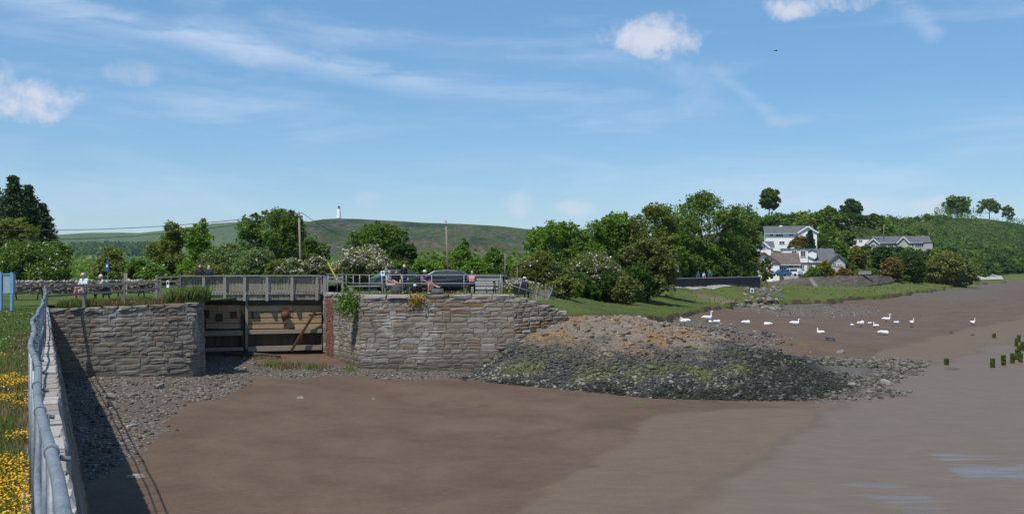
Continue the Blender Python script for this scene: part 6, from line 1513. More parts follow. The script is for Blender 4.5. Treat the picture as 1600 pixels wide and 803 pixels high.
# ---------------------------------------------------------------- promenade wall, sea wall, shore
t = thing('promenade_wall', 'long dark retaining wall in front of the trees with a pale coping', 'wall', (PX(1100, 150), 148, -2))
pts = [(PX(1016, 134), 134), (PX(1090, 146), 146), (PX(1188, 160), 160)]
f = Face(pts, [(0, -1.9), (1, -1.6)], [(0, PZ(436, 134)), (.4, PZ(434, 146)), (1, PZ(432, 160))]); M['dark_wall'] = mat('dark_render', [(.035, .032, .034), (.055, .05, .052), (.075, .07, .07)], .9, .7, .3, 5., .02, stretch=(1, 1, .3), grain=.5)
wall_core(f, 'wall', t, M['dark_wall'], .6, 0, .12, 2); f2_ = Face(pts, [(0, 0)], [(0, PZ(436, 134)), (.4, PZ(434, 146)), (1, PZ(432, 160))])
for u in np.arange(0, f.len-1, 2.0):
    a, d, n_ = f.at(u, f.top(u)-.06); b, _, _ = f.at(min(u+1.97, f.len), f.top(min(u+1.97, f.len))-.06); MB().beam(a-n_*.3, b-n_*.3, .74, .13).build('coping_slab', M['concrete'], t)
pm = MB(); pv_ = []
for k in range(25):
    u = f.len*k/24; a, d, n_ = f.at(u, 0)
    for o_ in (.0, .6, 1.3): q = a+n_*o_; pv_.append((q.x, q.y, ground_z(q.x, q.y)+.05))
pm.add(pv_, [(k*3+j, k*3+j+1, k*3+j+4, k*3+j+3) for k in range(24) for j in range(2)]); tag(pm.build('path', M['concrete']), kind='structure')
t = thing('sea_wall', 'sloping brown stone sea wall below the white houses', 'wall', (PX(1300, 215), 212, -3))
Lw = 24; vs = []; fs = []; rs_ = random.Random(9)
wp = [(1200, 206, 441, 452), (1226, 207, 437, 456), (1262, 208, 433.5, 455), (1300, 212, 431.5, 452.5), (1340, 218, 430.5, 450), (1372, 226, 430, 446), (1398, 240, 432, 441)]
for i in range(49):
    k = i/48*6; a = min(5, int(k)); fk = k-a; px, Y, pt, pb = [wp[a][j]*(1-fk)+wp[a+1][j]*fk for j in range(4)]
    for j in range(9):
        s = j/8; p = P(px, pb, Y-3.5).lerp(P(px, pt, Y+2.5), s); p.z += rs_.uniform(-.12, .12); p.y += rs_.uniform(-.15, .15); vs.append(p if j else p-Vector((0, 0, 1.0)))
    vs.append(P(px, pt, Y+2.5)+Vector((0, 4, -.2)))
for i in range(48):
    for j in range(9): fs.append((i*10+j, (i+1)*10+j, (i+1)*10+j+1, i*10+j+1))
M['revet'] = mat('revetment_stone', [(.07, .058, .047), (.115, .095, .077), (.155, .13, .107)], .95, .35, .9, 1.6, .3, grain=.55)
mb = MB(); mb.add(vs, fs); mb.build('facing', M['revet'], t)
MB().beam(P(1266, 434.5, 204.5), P(1280, 454, 203.5), .9, .5).build('slipway', M['concrete'], t)
# boulders and bleached beach on the far shore
def shore(name, px0, px1, py0, py1, n, sz, tone, seed):
    g = np.random.default_rng(seed); px = g.uniform(px0, px1, n); py = g.uniform(py0, py1, n); X = []; 
    for a, b in zip(px, py):
        z = -3.0; v = G(a, max(b, 424), z); X.append((v.x, v.y, ground_z(v.x, v.y)))
    k = g.uniform(0, 1, n); scatter(name, np.array(X), g.uniform(*sz, n), np.array(tone)[None]*(.35+.95*k[:, None]), seed=seed)
shore('shore_boulders', 1160, 1222, 458, 474, 420, (.15, .5), (.2, .18, .15), 71)
shore('shore_boulders', 1396, 1470, 434, 441, 160, (.25, .8), (.3, .27, .23), 72)
t = tag(MB().add([G(1440, 437, -2.85), G(1470, 438.5, -2.85), G(1568, 436.5, -3.0), G(1565, 433.8, -2.7), G(1500, 433.4, -2.7), G(1460, 434, -2.7)], [(0, 1, 2, 3, 4, 5)]).build('pebble_beach', mat('bleached_pebbles', [(.28, .26, .23), (.38, .36, .33), (.46, .44, .41)], .95, .4, .6, 3, .1)), kind='structure')
for v in t.data.vertices: v.co.z = max(v.co.z, ground_z(v.co.x, v.co.y)+.25)
# small metal footbridge over the creek
t = thing('creek_bridge', 'small grey metal footbridge with tube handrails over the creek, small sign on it', 'bridge', tuple(P(1190, 468, 150)))
for Y in (149, 151):
    a, b = P(1156, 458, Y), P(1222, 470, Y); 
    for z in (0, .55, 1.05): MB().tube([a+Vector((0, 0, z)), b+Vector((0, 0, z))], .035, 6).build('rail', M['galv'], t)
    for k in range(9): q = a.lerp(b, k/8); MB().tube([q, q+Vector((0, 0, 1.05))], .03, 6).build('post', M['galv'], t)
MB().beam(P(1156, 458.5, 150), P(1222, 470.5, 150), 1.7, .12).build('deck', M['timber'], t)
for k in (.3, .6, .9): q = P(1156, 458, 150).lerp(P(1222, 470, 150), k); MB().tube([q-Vector((0, 0, 1.4)), q], .07, 6).build('leg', M['galv'], t)
t = thing('bridge_sign', 'small pale blue sign standing at the metal creek footbridge', 'sign', tuple(P(1175, 463, 148))); MB().box(P(1175, 454, 148), (.5, .05, .62)).build('panel', M['sign_white'], t); MB().box(P(1175, 454, 147.95), (.3, .03, .34)).build('print', M['sign_blue'], t); MB().tube([P(1175, 463, 148.06), P(1175, 452, 148.06)], .035, 6).build('post', M['galv'], t)
t = thing('stone_block', 'pale concrete block at the top of the sea wall', 'concrete block', tuple(P(1350, 429, 222))); MB().box(P(1351, 426, 222), (2.8, .8, .75)).build('block', M['concrete'], t); MB().box(P(1351, 423.2, 222), (2.9, .9, .1)).build('cap', M['concrete'], t)

# ---------------------------------------------------------------- cars
def car(label, px, py, Y, rz, m, cat='car', van=False, z=None):
    t = thing('parked_car', label, cat, (PX(px, Y), Y, PZ(py, Y) if z is None else z), None, rz)
    L, Wd = 4.3, 1.78; H = 1.5 if not van else 1.75
    prof = [(-2.15, .35), (-2.13, .75), (-2.0, .93), (-1.15, 1.0), (-.45, H*.97), (.2, H), (1.1, H*.97), (1.85, 1.02), (2.08, .95), (2.15, .6), (2.1, .32)] if not van else [(-2.15, .35), (-2.12, .85), (-1.95, 1.0), (-1.5, 1.08), (-.95, H*.96), (-.3, H), (1.9, H), (2.1, 1.15), (2.15, .6), (2.1, .32)]
    n = len(prof); vs = []
    for y, ins in ((-Wd/2, 0), (Wd/2, 0)):
        s = -1 if y < 0 else 1
        for x, z_ in prof: vs.append((x, y-s*(max(0, z_-.95)*.32), z_))
    fs = [tuple(range(n)), tuple(range(2*n-1, n-1, -1))]+[(i, n+i, n+(i+1) % n, (i+1) % n) for i in range(n)]
    o = MB().add(vs, fs).build('body', M[m], t, world=False); bv = o.modifiers.new('bevel', 'BEVEL'); bv.width = .07; bv.segments = 2; bv.limit_method = 'ANGLE'
    for s in (-1, 1):
        gl = [(-1.0, 1.03), (-.45, H*.93), (.2, H*.955), (.2, 1.0)] if not van else [(-1.4, 1.1), (-.95, H*.9), (-.2, H*.93), (-.2, 1.1)]
        g2 = [(.28, 1.0), (.28, H*.955), (1.05, H*.92), (1.6, 1.03)] if not van else [(-.1, 1.1), (-.1, H*.93), (1.75, H*.93), (1.85, 1.12)]
        for q in (gl, g2): MB().add([(x, s*(Wd/2-max(0, z_-.95)*.32+.012), z_) for x, z_ in q], [(0, 1, 2, 3) if s > 0 else (3, 2, 1, 0)]).build('side_window', M['glass'], t, world=False)
        for x in (-1.35, 1.32):
            w_ = MB().tube([(x, s*(Wd/2-.2), .32), (x, s*(Wd/2+.02), .32)], .32, 16).build('wheel', M['tyre'], t, world=False); MB().tube([(x, s*(Wd/2+.0), .32), (x, s*(Wd/2+.035), .32)], .19, 12).build('rim', M['rim'], w_, world=False)
        MB().ell((-2.08, s*.62, .72), (.1, .2, .1), 8, 5).build('headlight', M['lamp'], t, world=False); MB().box((2.1, s*.68, .85), (.1, .22, .16)).build('tail_light', M['barge_red'], t, world=False)
        MB().ell((-.85, s*(Wd/2+.09), 1.03), (.09, .08, .07), 8, 5).build('mirror', M[m], t, world=False)
    a, b = (prof[3], prof[4]); MB().add([(a[0]+.08, -.66, a[1]+.06), (a[0]+.08, .66, a[1]+.06), (b[0]-.03, .58, b[1]-.02), (b[0]-.03, -.58, b[1]-.02)], [(0, 1, 2, 3)]).build('windscreen', M['glass'], t, world=False)
    for v in t.children[-1].data.vertices: v.co += Vector((-.02, 0, .025))
    MB().box((-2.17, 0, .52), (.03, .5, .12)).build('number_plate', M['sign_white'], t, world=False)
car('dark blue car parked side on behind the person in the sun hat', 706, 456, 63.5, math.pi, 'car_black', z=.2)
car('dark green car mostly hidden behind the standing man', 628, 454, 66, math.pi+.3, 'car_green', z=.2)
car('blue hatchback parked in front of the grey and white bungalow', 1221, 431, 214, .3, 'car_blue', z=PZ(431.5, 214))
car('pale van parked beside the blue hatchback', 1238, 431, 216, -.9, 'car_white', 'van', True, z=PZ(431.5, 216))
# ================================================================ PEOPLE
def pmat(name, c, rough=.85): return mat(name, [tuple(.85*k for k in c), tuple(min(1, 1.1*k) for k in c)], rough, 9, .15, 45, .004, grain=.15)
SK = pmat('skin', (.48, .27, .2), .6); SKR = pmat('ruddy_skin', (.52, .24, .18), .6)
CL = {k: pmat(k, c) for k, c in {'white_shirt': (.62, .66, .74), 'grey_shirt': (.36, .34, .34), 'pale_grey_shirt': (.38, .4, .45), 'black_top': (.016, .017, .022), 'navy_jacket': (.02, .028, .05), 'jeans_blue': (.06, .1, .2), 'beige_shorts': (.38, .34, .29),
      'dark_trousers': (.03, .03, .035), 'shoe_dark': (.025, .022, .02), 'shoe_pale': (.4, .38, .36), 'teal_top': (.03, .17, .2), 'blue_top': (.04, .08, .22), 'pink_top': (.5, .3, .3), 'mauve_shirt': (.2, .16, .24), 'dark_skirt': (.04, .035, .04), 'hair_white': (.55, .54, .52), 'hair_grey': (.32, .3, .28), 'hair_brown': (.07, .045, .03), 'hair_blond': (.55, .48, .36)}.items()}
def capsule(mb, a, b, ra, rb, n=10):
    a, b = Vector(a), Vector(b); d = (b-a)
    if d.length < 1e-5: return mb.ell(a, (ra, ra, ra), n, 6)
    d.normalize(); pts = [a-d*ra*.98, a-d*ra*.8, a-d*ra*.4, a, b, b+d*rb*.4, b+d*rb*.8, b+d*rb*.98]; return mb.tube(pts, [ra*.2, ra*.6, ra*.92, ra, rb, rb*.92, rb*.6, rb*.2], n)
STAND = dict(pelvis=(0, 0, .95), waist=(0, 0, 1.1), chest=(0, .01, 1.3), neck=(0, .0, 1.48), head=(0, -.03, 1.64), shL=(.185, .01, 1.42), shR=(-.185, .01, 1.42), elL=(.23, .03, 1.14), elR=(-.23, .03, 1.14), wrL=(.22, -.08, .9), wrR=(-.22, -.08, .9),
             hiL=(.095, 0, .92), hiR=(-.095, 0, .92), knL=(.11, -.02, .5), knR=(-.11, -.02, .5), anL=(.11, .03, .09), anR=(-.11, .03, .09))
SIT = dict(pelvis=(0, 0, .56), waist=(0, .0, .72), chest=(0, .0, .92), neck=(0, -.02, 1.1), head=(0, -.07, 1.26), shL=(.19, -.01, 1.04), shR=(-.19, -.01, 1.04), elL=(.24, -.12, .8), elR=(-.24, -.12, .8), wrL=(.13, -.36, .72), wrR=(-.13, -.36, .72),
           hiL=(.1, -.02, .53), hiR=(-.1, -.02, .53), knL=(.13, -.44, .52), knR=(-.13, -.44, .52), anL=(.13, -.42, .09), anR=(-.13, -.42, .09))
DG = None
def person(label, loc, rz, pose, top, legs, shoe='shoe_dark', sleeves=.45, shorts=None, hair='hair_grey', bald=False, hat=None, skin=None, scale=1.0, female=False, **over):
    """one continuous remeshed body; its clothes are areas of that surface, hair and hat are children"""
    J = {k: Vector(v) for k, v in {**pose, **over}.items()}; skin = skin or SK; segs = []
    mb = MB(); kf = .92 if female else 1.0
    def seg(a, b, ra, rb, m): segs.append((Vector(a), Vector(b), m, max(ra, rb))); capsule(mb, a, b, ra, rb)
    T, L_ = CL[top], CL[legs]; S_ = CL[shoe]
    side = (J['shL']-J['shR']).normalized()
    for s in (-1, 1):
        seg(J['pelvis']+side*.06*s, J['waist']+side*.055*s, .125, .115, L_); seg(J['waist']+side*.055*s, J['chest']+side*.075*s, .12, .125, T); seg(J['chest']+side*.075*s, J['neck']+side*.04*s+Vector((0, 0, -.05)), .12, .07, T)
    seg(J['shL'], J['shR'], .072*kf, .072*kf, T); seg(J['neck']+(J['chest']-J['neck'])*.15, J['head']+Vector((0, .01, -.04)), .056, .052, skin)
    hd = J['head']; fw = Vector((0, -1, 0))
    mb.ell(hd, (.077, .096, .118), 12, 9); segs.append((hd, hd+Vector((0, 0, .02)), skin, .11)); mb.ell(hd+Vector((0, -.02, -.06)), (.056, .07, .06), 10, 6)
    capsule(mb, hd+Vector((0, -.093, .012)), hd+Vector((0, -.116, -.018)), .011, .016, 6)
    for s in (-1, 1): mb.ell(hd+Vector((s*.078, .01, -.005)), (.014, .022, .034), 6, 5)
    for k, s in (('L', 1), ('R', -1)):
        sh, el, wr = J['sh'+k], J['el'+k], J['wr'+k]; el2 = sh.lerp(el, min(1, sleeves*2)) if sleeves < .5 else el
        seg(sh, el2, .062*kf, .05*kf, T)
        if sleeves < .5: seg(el2, el, .045, .042, skin); seg(el, wr, .043, .03, skin)
        else: seg(el, wr, .048, .036, T)
        d = (wr-el).normalized(); pal = wr+d*.085; seg(wr, pal, .028, .036, skin)
        lat = d.cross(Vector((0, 0, 1)));  lat = lat.normalized() if lat.length > .1 else Vector((1, 0, 0)); dn = d.cross(lat)
        if dn.z > 0: dn = -dn
        for j, ln in enumerate((.07, .08, .075, .06)):
            b0 = pal+lat*(-.03+.02*j); m1 = b0+d*ln*.55+dn*.012; seg(b0, m1, .0105, .01, skin); seg(m1, m1+d*ln*.35+dn*.03, .01, .009, skin)
        seg(wr+d*.03+lat*.03*s, wr+d*.085+lat*.065*s+dn*.015, .0125, .0105, skin)
        hi, kn, an = J['hi'+k], J['kn'+k], J['an'+k]
        if shorts: mid = hi.lerp(kn, .72); seg(hi, mid, .1, .082, CL[shorts]); seg(mid, kn, .066, .056, skin); seg(kn, an, .057, .038, skin)
        else: seg(hi, kn, .1, .066, L_); seg(kn, an, .064, .046, L_)
        ft = (kn-hi); ft = Vector((ft.x, ft.y, 0)); ft = ft.normalized() if ft.length > .15 else fw
        if 'toe' in over: ft = Vector(over['toe'])
        seg(an+Vector((0, 0, -.04))-ft*.05, an+Vector((0, 0, -.05))+ft*.15, .042, .036, S_)
    me = bpy.data.meshes.new('body'); me.from_pydata([tuple(v) for v in mb.v], [], mb.f); o = link('body', me)
    rm = o.modifiers.new('r', 'REMESH'); rm.mode = 'VOXEL'; rm.voxel_size = .0125; sm = o.modifiers.new('s', 'SMOOTH'); sm.factor = .5; sm.iterations = 2
    dc = o.modifiers.new('d', 'DECIMATE'); dc.ratio = .3
    dg = bpy.context.evaluated_depsgraph_get(); ne = bpy.data.meshes.new_from_object(o.evaluated_get(dg)); bpy.data.objects.remove(o); bpy.data.meshes.remove(me)
    n = len(ne.polygons); ctr = np.zeros(n*3); ne.polygons.foreach_get('center', ctr); ctr = ctr.reshape(-1, 3); best = np.full(n, 1e9); mi = np.zeros(n, int); mats = []
    for a, b, m, r_ in segs:
        if m not in mats: mats.append(m)
        a, b = np.array(a), np.array(b); e = b-a; t = np.clip(((ctr-a)@e)/(e@e+1e-9), 0, 1); d = np.linalg.norm(ctr-a-t[:, None]*e, axis=1)-r_; w = d < best; best = np.where(w, d, best); mi = np.where(w, mats.index(m), mi)
    ne.materials.clear()
    for m in mats: ne.materials.append(m)
    ne.polygons.foreach_set('material_index', mi.astype(np.int32)); ne.polygons.foreach_set('use_smooth', np.ones(n, bool)); ne.name = 'body'; ne.update()
    t = thing('person', label, 'person', loc, None, rz); t.scale = (scale,)*3; link('body', ne, t)
    for s in (-1, 1): MB().ell(hd+Vector((s*.031, -.088, .018)), (.012, .008, .007), 6, 5).build('eye', M['black'], t, world=False)
    MB().ell(hd+Vector((0, -.09, -.055)), (.024, .008, .006), 8, 5).build('mouth', M['barge_red'], t, world=False)
    hm = CL[hair]
    if not bald and not hat:
        h = MB(); h.ell(hd+Vector((0, .018, .03)), (.086, .098, .105), 12, 8); 
        if female: h.ell(hd+Vector((0, .05, -.05)), (.08, .055, .1), 10, 7)
        h.build('hair', hm, t, smooth=True, world=False)
    elif bald: MB().ell(hd+Vector((0, .045, -.02)), (.082, .062, .05), 12, 6).build('hair', hm, t, smooth=True, world=False)
    if hat:
        h = MB(); c = hd+Vector((0, .01, .06)); h.tube([c, c+Vector((0, 0, .012))], [.19, .185], 18); h.tube([c+Vector((0, 0, .01)), c+Vector((0, 0, .08)), c+Vector((0, 0, .105))], [.1, .095, .06], 14); h.build('hat', M[hat], t, smooth=True, world=False)
    return t
# rz: 0 faces the camera (-Y); pi/2 faces right (+X); -pi/2 faces left
def at_(px, Y, z): return (PX(px, Y), Y, z)
person('seated white haired man in a white shirt and shorts at the left picnic table', at_(132, 50.6, 0), -.4, SIT, 'white_shirt', 'beige_shorts', 'shoe_pale', .4, 'beige_shorts', 'hair_white', skin=SKR, scale=1.12, head=(.0, -.12, 1.24), neck=(0, -.05, 1.1))
person('seated grey haired person in a pale grey top, leaning towards the man in white', at_(164, 51.2, 0), -1.05, SIT, 'grey_shirt', 'dark_trousers', 'shoe_dark', .7, None, 'hair_white', scale=1.1, head=(0, -.2, 1.2), neck=(0, -.12, 1.06), chest=(0, -.05, .9), shL=(.19, -.1, 1.0), shR=(-.19, -.1, 1.0), elL=(.24, -.25, .78), elR=(-.24, -.25, .78), wrL=(.13, -.5, .8), wrR=(-.13, -.5, .8))
def onb(px, back): v = bq(px, .235, back); return (v.x, v.y, v.z)
person('bald man in a black top standing on the bridge with his back turned', onb(312, 1.3), math.pi-.1, STAND, 'black_top', 'dark_trousers', 'shoe_dark', .7, None, 'hair_grey', True, skin=SKR, scale=1.0)
person('white haired woman in a navy jacket standing on the bridge beside the bald man', onb(326.5, 1.25), math.pi+.15, STAND, 'navy_jacket', 'dark_trousers', 'shoe_dark', .7, None, 'hair_blond', female=True, scale=.97)
person('seated man in a pale grey shirt with bare legs at the right quay picnic table', at_(607, 56.75, .28), .95, SIT, 'pale_grey_shirt', 'beige_shorts', 'shoe_dark', .4, 'beige_shorts', 'hair_grey', skin=SKR)
person('seated brown haired person in dark clothes next to the man in pale grey', at_(618.5, 57.0, .28), .5, SIT, 'black_top', 'dark_trousers', 'shoe_dark', .4, None, 'hair_brown', skin=SK, female=True)
person('standing man with white hair, dark top and blue jeans behind the railing', at_(631.5, 60, .25), .7, STAND, 'black_top', 'jeans_blue', 'shoe_dark', .35, None, 'hair_white', skin=SK)
person('person in white sun hat and mauve shirt sitting sideways, one bare leg stretched out', at_(661, 56.4, .28), 1.2, SIT, 'mauve_shirt', 'dark_skirt', 'shoe_pale', .4, 'dark_skirt', 'hair_white', hat='white_cloth', skin=SKR, knL=(.12, -.45, .55), anL=(.1, -.88, .45), head=(0, -.12, 1.24), wrL=(.12, -.5, .66), wrR=(-.1, -.5, .62))
person('person in a pink top at the picnic table before the stone plinth, back turned', at_(737.5, 56.5, .28), math.pi, SIT, 'pink_top', 'dark_trousers', 'shoe_dark', .3, None, 'hair_grey', bald=True, skin=SKR)
zc = PZ(466, 57.6)
person('person with a white hat sitting low behind a black folding chair back', at_(819, 58.2, zc), math.pi-.4, SIT, 'black_top', 'dark_trousers', 'shoe_dark', .7, None, 'hair_white', hat='white_cloth', scale=.9)
t = thing('folding_chair', 'black cloth folding chair on the grass below the sloping railing', 'chair', at_(813, 57.2, zc))
MB().box((0, -.1, .55), (.86, .05, .62), .15).build('backrest', M['black'], t, world=False); MB().box((.03, .25, .38), (.8, .6, .05), .15).build('seat', M['black'], t, world=False)
for x in (-.36, .38):
    for y in (-.08, .5): MB().tube([(x, y, 0), (x*.95, y*.95, .62 if y > 0 else .9)], .016, 6).build('leg', M['galv'], t, world=False)
# walkers behind the promenade wall and one in front of it
zp = -.45
for px, lab, top, hair, kw in ((1091, 'person in blue at the left of three behind the dark promenade wall', 'blue_top', 'hair_brown', {}), (1100, 'person in white, middle of three behind the dark promenade wall', 'white_shirt', 'hair_brown', {}), (1109, 'person in teal, tallest of three behind the dark promenade wall', 'teal_top', 'hair_grey', {})):
    z = PZ(433, 150)-(.92 if px < 1105 else .65); person(lab, at_(px, 151.5, z), random.uniform(-.5, .5), STAND, top, 'dark_trousers', 'shoe_dark', .6, None, hair, scale=1.0)
person('person in white bending at the right end of the dark promenade wall', at_(1189, 163, PZ(443, 163)), -.6, STAND, 'white_shirt', 'dark_trousers', 'shoe_dark', .6, None, 'hair_white', head=(0, -.42, 1.3), neck=(0, -.3, 1.26), chest=(0, -.2, 1.18), waist=(0, -.05, 1.06), shL=(.19, -.26, 1.22), shR=(-.19, -.26, 1.22), elL=(.22, -.42, 1.0), elR=(-.22, -.42, 1.0), wrL=(.12, -.52, .8), wrR=(-.12, -.52, .8))
t = thing('rucksack', 'black rucksack with a pale top lying beside the person in the sun hat', 'bag', at_(647, 56.2, .28)); mb = MB(); mb.ell((0, 0, .3), (.24, .18, .3), 12, 8); mb.ell((-.35, .05, .12), (.4, .16, .13), 10, 6); mb.build('sack', M['black'], t, smooth=True, world=False); MB().ell((.06, -.12, .5), (.1, .07, .08), 8, 6).build('flap', M['white_cloth'], t, smooth=True, world=False); MB().tube([(-.1, -.15, .5), (-.14, -.24, .3), (-.1, -.18, .08)], .02, 6).build('strap', M['black'], t, world=False)
t = thing('waste_bin', 'dark litter bin standing behind the picnic tables, left of the parked dark car', 'bin', at_(652, 62, .2)); MB().tube([(0, 0, 0), (0, 0, .9)], [.24, .27], 14).build('barrel', M['black'], t, world=False); MB().tube([(0, 0, .9), (0, 0, 1.02)], [.29, .2], 14).build('lid', M['black'], t, world=False)

# ================================================================ SWANS
SW = {}
def swan_mesh(pose):
    mb = MB(); beak = []; feet = []
    rot = Matrix.Rotation(-.12, 3, 'Y')
    up = pose in ('stand', 'stand_front', 'preen'); z = .42 if up else .2
    if pose == 'flat': rot = Matrix.Rotation(.02, 3, 'Y')
    mb.ell((0, 0, z+.1), (.5, .25, .22), 16, 10, rot); mb.ell((.22, 0, z+.06), (.3, .22, .2), 12, 8)
    for s in (-1, 1): mb.ell((-.1, s*.15, z+.17), (.42, .1, .16), 12, 7, Matrix.Rotation(.1, 3, 'Y'))
    mb.tube([(-.35, 0, z+.14), (-.6, 0, z+.17), (-.74, 0, z+.16)], [.16, .09, .02], 10)
    if pose in ('stand', 'stand_front'): nk = [(.38, 0, z+.12), (.52, 0, z+.28), (.5, 0, z+.48), (.47, 0, z+.68), (.53, 0, z+.8), (.62, 0, z+.8)]
    elif pose == 'head_up': nk = [(.38, 0, z+.12), (.5, 0, z+.26), (.46, 0, z+.42), (.42, 0, z+.54), (.48, 0, z+.62), (.56, 0, z+.6)]
    elif pose == 'preen': nk = [(.36, 0, z+.12), (.5, .02, z+.28), (.46, .1, z+.44), (.3, .16, z+.42), (.16, .19, z+.3), (.1, .2, z+.24)]
    elif pose == 'flat': nk = [(.34, 0, z+.08), (.5, .04, z+.14), (.4, .2, z+.26), (.15, .24, z+.24), (0, .22, z+.2)]
    else: nk = [(.36, 0, z+.1), (.46, .0, z+.22), (.36, .04, z+.32), (.16, .07, z+.3), (-.05, .08, z+.26)]
    n = len(nk); mb.tube(nk, [.12, .085, .062, .055, .05, .05][:n], 10)
    hd = Vector(nk[-1]); d = (hd-Vector(nk[-2])).normalized(); mb.ell(hd+d*.02, (.085, .06, .06), 10, 7)
    bk = MB(); bk.tube([hd+d*.07, hd+d*.13+Vector((0, 0, -.02)), hd+d*.2+Vector((0, 0, -.035))], [.036, .03, .018], 8); kn = MB(); kn.ell(hd+d*.085+Vector((0, 0, .03)), (.024, .02, .024), 8, 5)
    lg = MB()
    if up:
        for s in (-1, 1): lg.tube([(.02, s*.09, z), (.0, s*.09, .03)], [.03, .018], 7); lg.add([(-.02, s*.09-.03, .015), (-.02, s*.09+.03, .015), (.16, s*.09+.09, .012), (.18, s*.09, .012), (.16, s*.09-.09, .012), (.0, s*.09, .04)], [(0, 4, 3, 2, 1), (0, 1, 5), (1, 2, 5), (2, 3, 5), (3, 4, 5), (4, 0, 5)])
    return mb, bk, kn, lg
def make_swan(pose):
    mb, bk, kn, lg = swan_mesh(pose); me = bpy.data.meshes.new('body'); me.from_pydata([tuple(v) for v in mb.v], [], mb.f); o = link('body', me)
    rm = o.modifiers.new('r', 'REMESH'); rm.mode = 'VOXEL'; rm.voxel_size = .022; sm = o.modifiers.new('s', 'SMOOTH'); sm.factor = .5; sm.iterations = 3; dc = o.modifiers.new('d', 'DECIMATE'); dc.ratio = .5
    dg = bpy.context.evaluated_depsgraph_get(); ne = bpy.data.meshes.new_from_object(o.evaluated_get(dg)); bpy.data.objects.remove(o)
    ne.materials.clear(); ne.materials.append(M['swan']); ne.polygons.foreach_set('use_smooth', [True]*len(ne.polygons))
    out = [('body', ne)]
    for nm, b, m in (('bill', bk, 'swan_bill'), ('bill_knob', kn, 'swan_foot'), ('legs', lg, 'swan_foot')):
        if b.v: e = bpy.data.meshes.new(nm); e.from_pydata([tuple(v) for v in b.v], [], b.f); e.materials.append(M[m]); out.append((nm if nm != 'legs' else 'foot', e))
    return out
gsw = 'swans resting on the mudflat'
# px, py of the feet, pose, heading (0 faces right, pi faces left), size, label
for px, py, pose, rz, sc, lab in ((1070, 508, 'preen', 2.6, 1.05, 'leftmost swan, standing bent over beside the rock mound'), (1105, 503, 'stand', .25, 1.15, 'swan with its neck up behind two resting ones at the left of the flock'), (1110, 506, 'sleep', 1.3, .85, 'small resting swan in front of the left swan with raised neck'),
        (1120.5, 505.5, 'sleep', .4, .9, 'resting swan just right of the left pair'), (1166, 507, 'sleep', .2, 1.05, 'curled up swan left of the other curled up swan, above the shingle'), (1199.5, 509, 'sleep', 2.9, .95, 'curled up swan above the lone small boulder'), (1242, 508, 'head_up', .0, 1.2, 'sitting swan with raised head in the middle of the mudflat'),
        (1282, 522, 'head_up', 2.2, .95, 'swan closest to the dark boulder, neck folded back'), (1331, 510.5, 'sleep', 1.4, .95, 'round resting swan at the left of the big group'), (1345, 510.5, 'preen', .4, 1.15, 'standing swan preening in the big group'), (1359.5, 507, 'sleep', .6, .8, 'small swan resting behind the preening one'),
        (1368.5, 511.5, 'head_up', 1.9, 1.0, 'sitting swan with raised head at the centre of the big group'), (1385, 503.5, 'stand', .0, 1.2, 'tall standing swan with upright neck at the back of the big group'), (1401, 506, 'sleep', .3, .9, 'resting swan right of the tall standing one'), (1381, 523.5, 'flat', .0, 1.3, 'swan lying stretched out in front of the big group'),
        (1425, 508, 'stand_front', -1.5, 1.05, 'swan standing front on, right of the big group'), (1520, 508, 'stand_front', -1.4, 1.0, 'lone swan farthest right on the mudflat')):
    if pose not in SW: SW[pose] = make_swan(pose)
    v = mudY(px, py); t = thing('swan', lab, 'swan', (v.x, v.y, v.z-.01), gsw, rz); t.scale = (sc*.65,)*3
    for nm, me in SW[pose]: link(nm, me, t)
# a bird in the air
v = P(1212, 80, 90); t = thing('flying_bird', 'small dark bird gliding high in the sky at the right', 'bird', tuple(v), None, .3); t.scale = (.7,)*3; mb = MB(); mb.tube([(-.28, 0, 0), (-.1, 0, .02), (.12, 0, .03), (.24, 0, .03), (.3, 0, .02)], [.02, .055, .06, .035, .008], 8); mb.build('body', M['black'], t, smooth=True, world=False)
for s in (-1, 1): MB().add([(-.08, s*.04, .03), (.12, s*.04, .04), (.02, s*.3, .1), (-.1, s*.28, .09), (-.16, s*.55, .04), (.0, s*.3, .08)], [(0, 1, 2, 3), (3, 2, 4), (3, 5, 2)]).build('wing', M['black'], t, world=False)

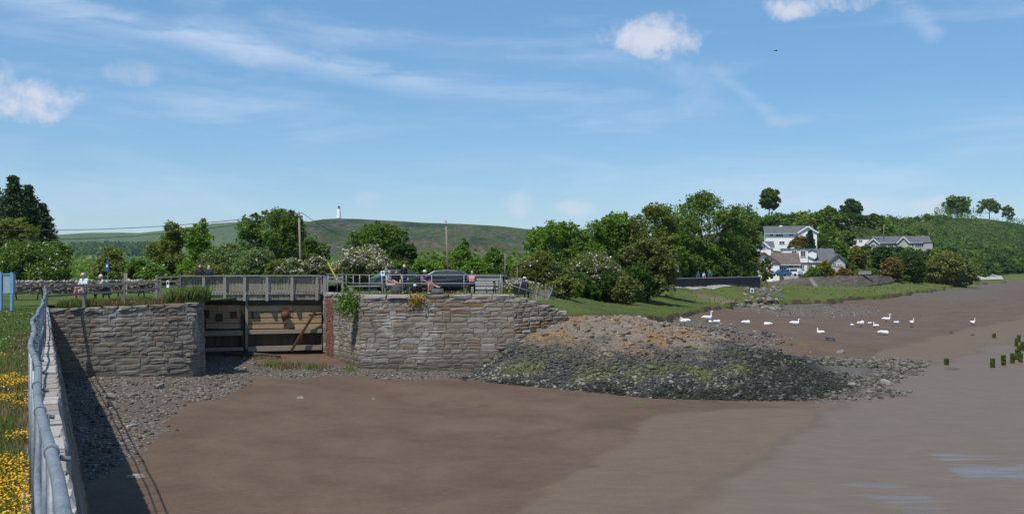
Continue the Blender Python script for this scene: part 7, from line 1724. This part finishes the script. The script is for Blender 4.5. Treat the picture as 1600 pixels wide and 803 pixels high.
# ================================================================ STAKES AND BOULDERS ON THE FLAT
gst = 'weed covered stakes on the wet mud'
for k, (px, py, hp) in enumerate(((1479, 570, 10), (1551, 574, 14), (1568, 570.5, 16), (1582, 567, 15), (1589, 562, 17), (1594, 566, 14), (1592, 554, 14), (1588, 541, 13), (1592, 535, 12), (1597, 548, 14), (1553, 528, 7))):
    v = mudY(px, py); hh = hp*v.y/F
    t = thing('mooring_stake', ['short weedy stake standing alone, left of the others', 'green stake left of the row of stakes', 'tallest green stake near the right edge', 'green stake between the tallest one and the clustered ones', 'front stake of the cluster at the right edge', 'rightmost front stake of the cluster at the right edge', 'second stake back in the cluster at the right edge', 'stake with a bent top in the rear of the cluster', 'rearmost stake of the cluster at the right edge', 'stake cut by the right edge, middle of the cluster', 'tiny far stake standing alone above the cluster'][k], 'stake', tuple(v), gst, random.uniform(0, 6))
    lean = Vector((random.uniform(-.06, .06), 0, 0)); r0 = .075
    MB().tube([(0, 0, -.4), (lean.x*.5, 0, hh*.6), (lean.x, 0, hh)], [r0, r0*.9, r0*.65], 8).build('shaft', M['timber_dark'], t, world=False)
    gg = np.random.default_rng(300+k); n = 420; zz = gg.uniform(0, hh, n); a = gg.uniform(0, 6.28, n); rr_ = r0*(1.25+.5*gg.uniform(0, 1, n)); V, Fc = leaf_quads(np.stack([np.cos(a)*rr_+lean.x*zz/hh, np.sin(a)*rr_, zz], 1), .07, gg, -.2, 1.6); link('weed_coat', np_mesh('weed_coat', V, Fc, M['weed']), t)
for k, (px, py, s, mk) in enumerate(((1297, 532, .34, 'mound_grey'), (1195, 522.5, .27, 'mound_grey'), (1235, 535, .22, 'mound_grey'), (1313, 551.5, .24, 'mound_pale'), (1425, 512, .16, 'mound_grey'), (1487, 520, .14, 'mound_grey'), (1520, 524, .14, 'mound_grey'), (1283, 578, .42, 'mound_grey'), (1275, 583, .35, 'mound_pale'), (1385, 600, .26, 'mound_pale'), (1300, 600, .28, 'mound_pale'), (1330, 603, .24, 'mound_pale'), (605, 582, .22, 'mound_pale'), (648, 580, .3, 'mound_pale'), (583, 624, .07, 'mound_pale'), (725, 592, .2, 'mound_grey'), (172, 622, .24, 'mound_pale'), (160, 636, .26, 'mound_brown'), (248, 606, .22, 'mound_pale'), (290, 612, .2, 'mound_grey'))):
    v = mudY(px, py)
    if py < 620 and 560 < px < 740: v = G(px, py, -4.1)
    lab = ['dark boulder alone on the flat in front of the swans', 'small boulder left of the dark one, below the curled up swan', 'low stone halfway between the boulder and the shingle', 'pale stone right of the shingle edge below the dark boulder', 'dark stone beside the front on swan', 'tiny dark stone on the flat between the two far right swans', 'tiny dark stone below the lone far right swan', 'large dark stone on the shingle at the end of the mound', 'pale flat stone next to the large dark one on the shingle', 'pale flat stone at the far tip of the shingle', 'pale stone at the lower edge of the shingle tip', 'pale slab between the shingle tip stones',
           'pale lump at the foot of the quay corner', 'pale stone lying below the middle of the quay wall', 'tiny white stone on the dark basin mud', 'dark stone where the mound meets the quay wall', 'pale stone on the gravel close to the wall shadow', 'brown stone at the edge of the wall shadow', 'pale stone at the foot of the pier', 'grey stone below the rounded corner of the pier'][k]
    t = thing('boulder', lab, 'stone', (v.x, v.y, v.z)); o = link('rock', rockm[(k % 8, mk)] , t); o.scale = (s*1.25, s, s*.7); o.location = (0, 0, s*.25); o.rotation_euler = (.15, .1, k*1.3)

# ================================================================ HAZE
hm = bpy.data.materials.new('haze'); hm.use_nodes = True; hm.node_tree.nodes.clear()
o_ = hm.node_tree.nodes.new('ShaderNodeOutputMaterial'); pv = hm.node_tree.nodes.new('ShaderNodeVolumePrincipled'); pv.inputs['Density'].default_value = .00005; pv.inputs['Color'].default_value = (.62, .8, 1, 1); pv.inputs['Anisotropy'].default_value = .1
hm.node_tree.links.new(pv.outputs[0], o_.inputs['Volume'])
try: hm.cycles.homogeneous_volume = True
except Exception: pass
hz = MB().box((0, 0, 95), (10000, 10000, 205)).build('haze', hm); hz['kind'] = 'stuff'
hz.location = (0, 0, 0)
for v in hz.data.vertices: v.co.z = -7.5 if v.co.z < 0 else 260
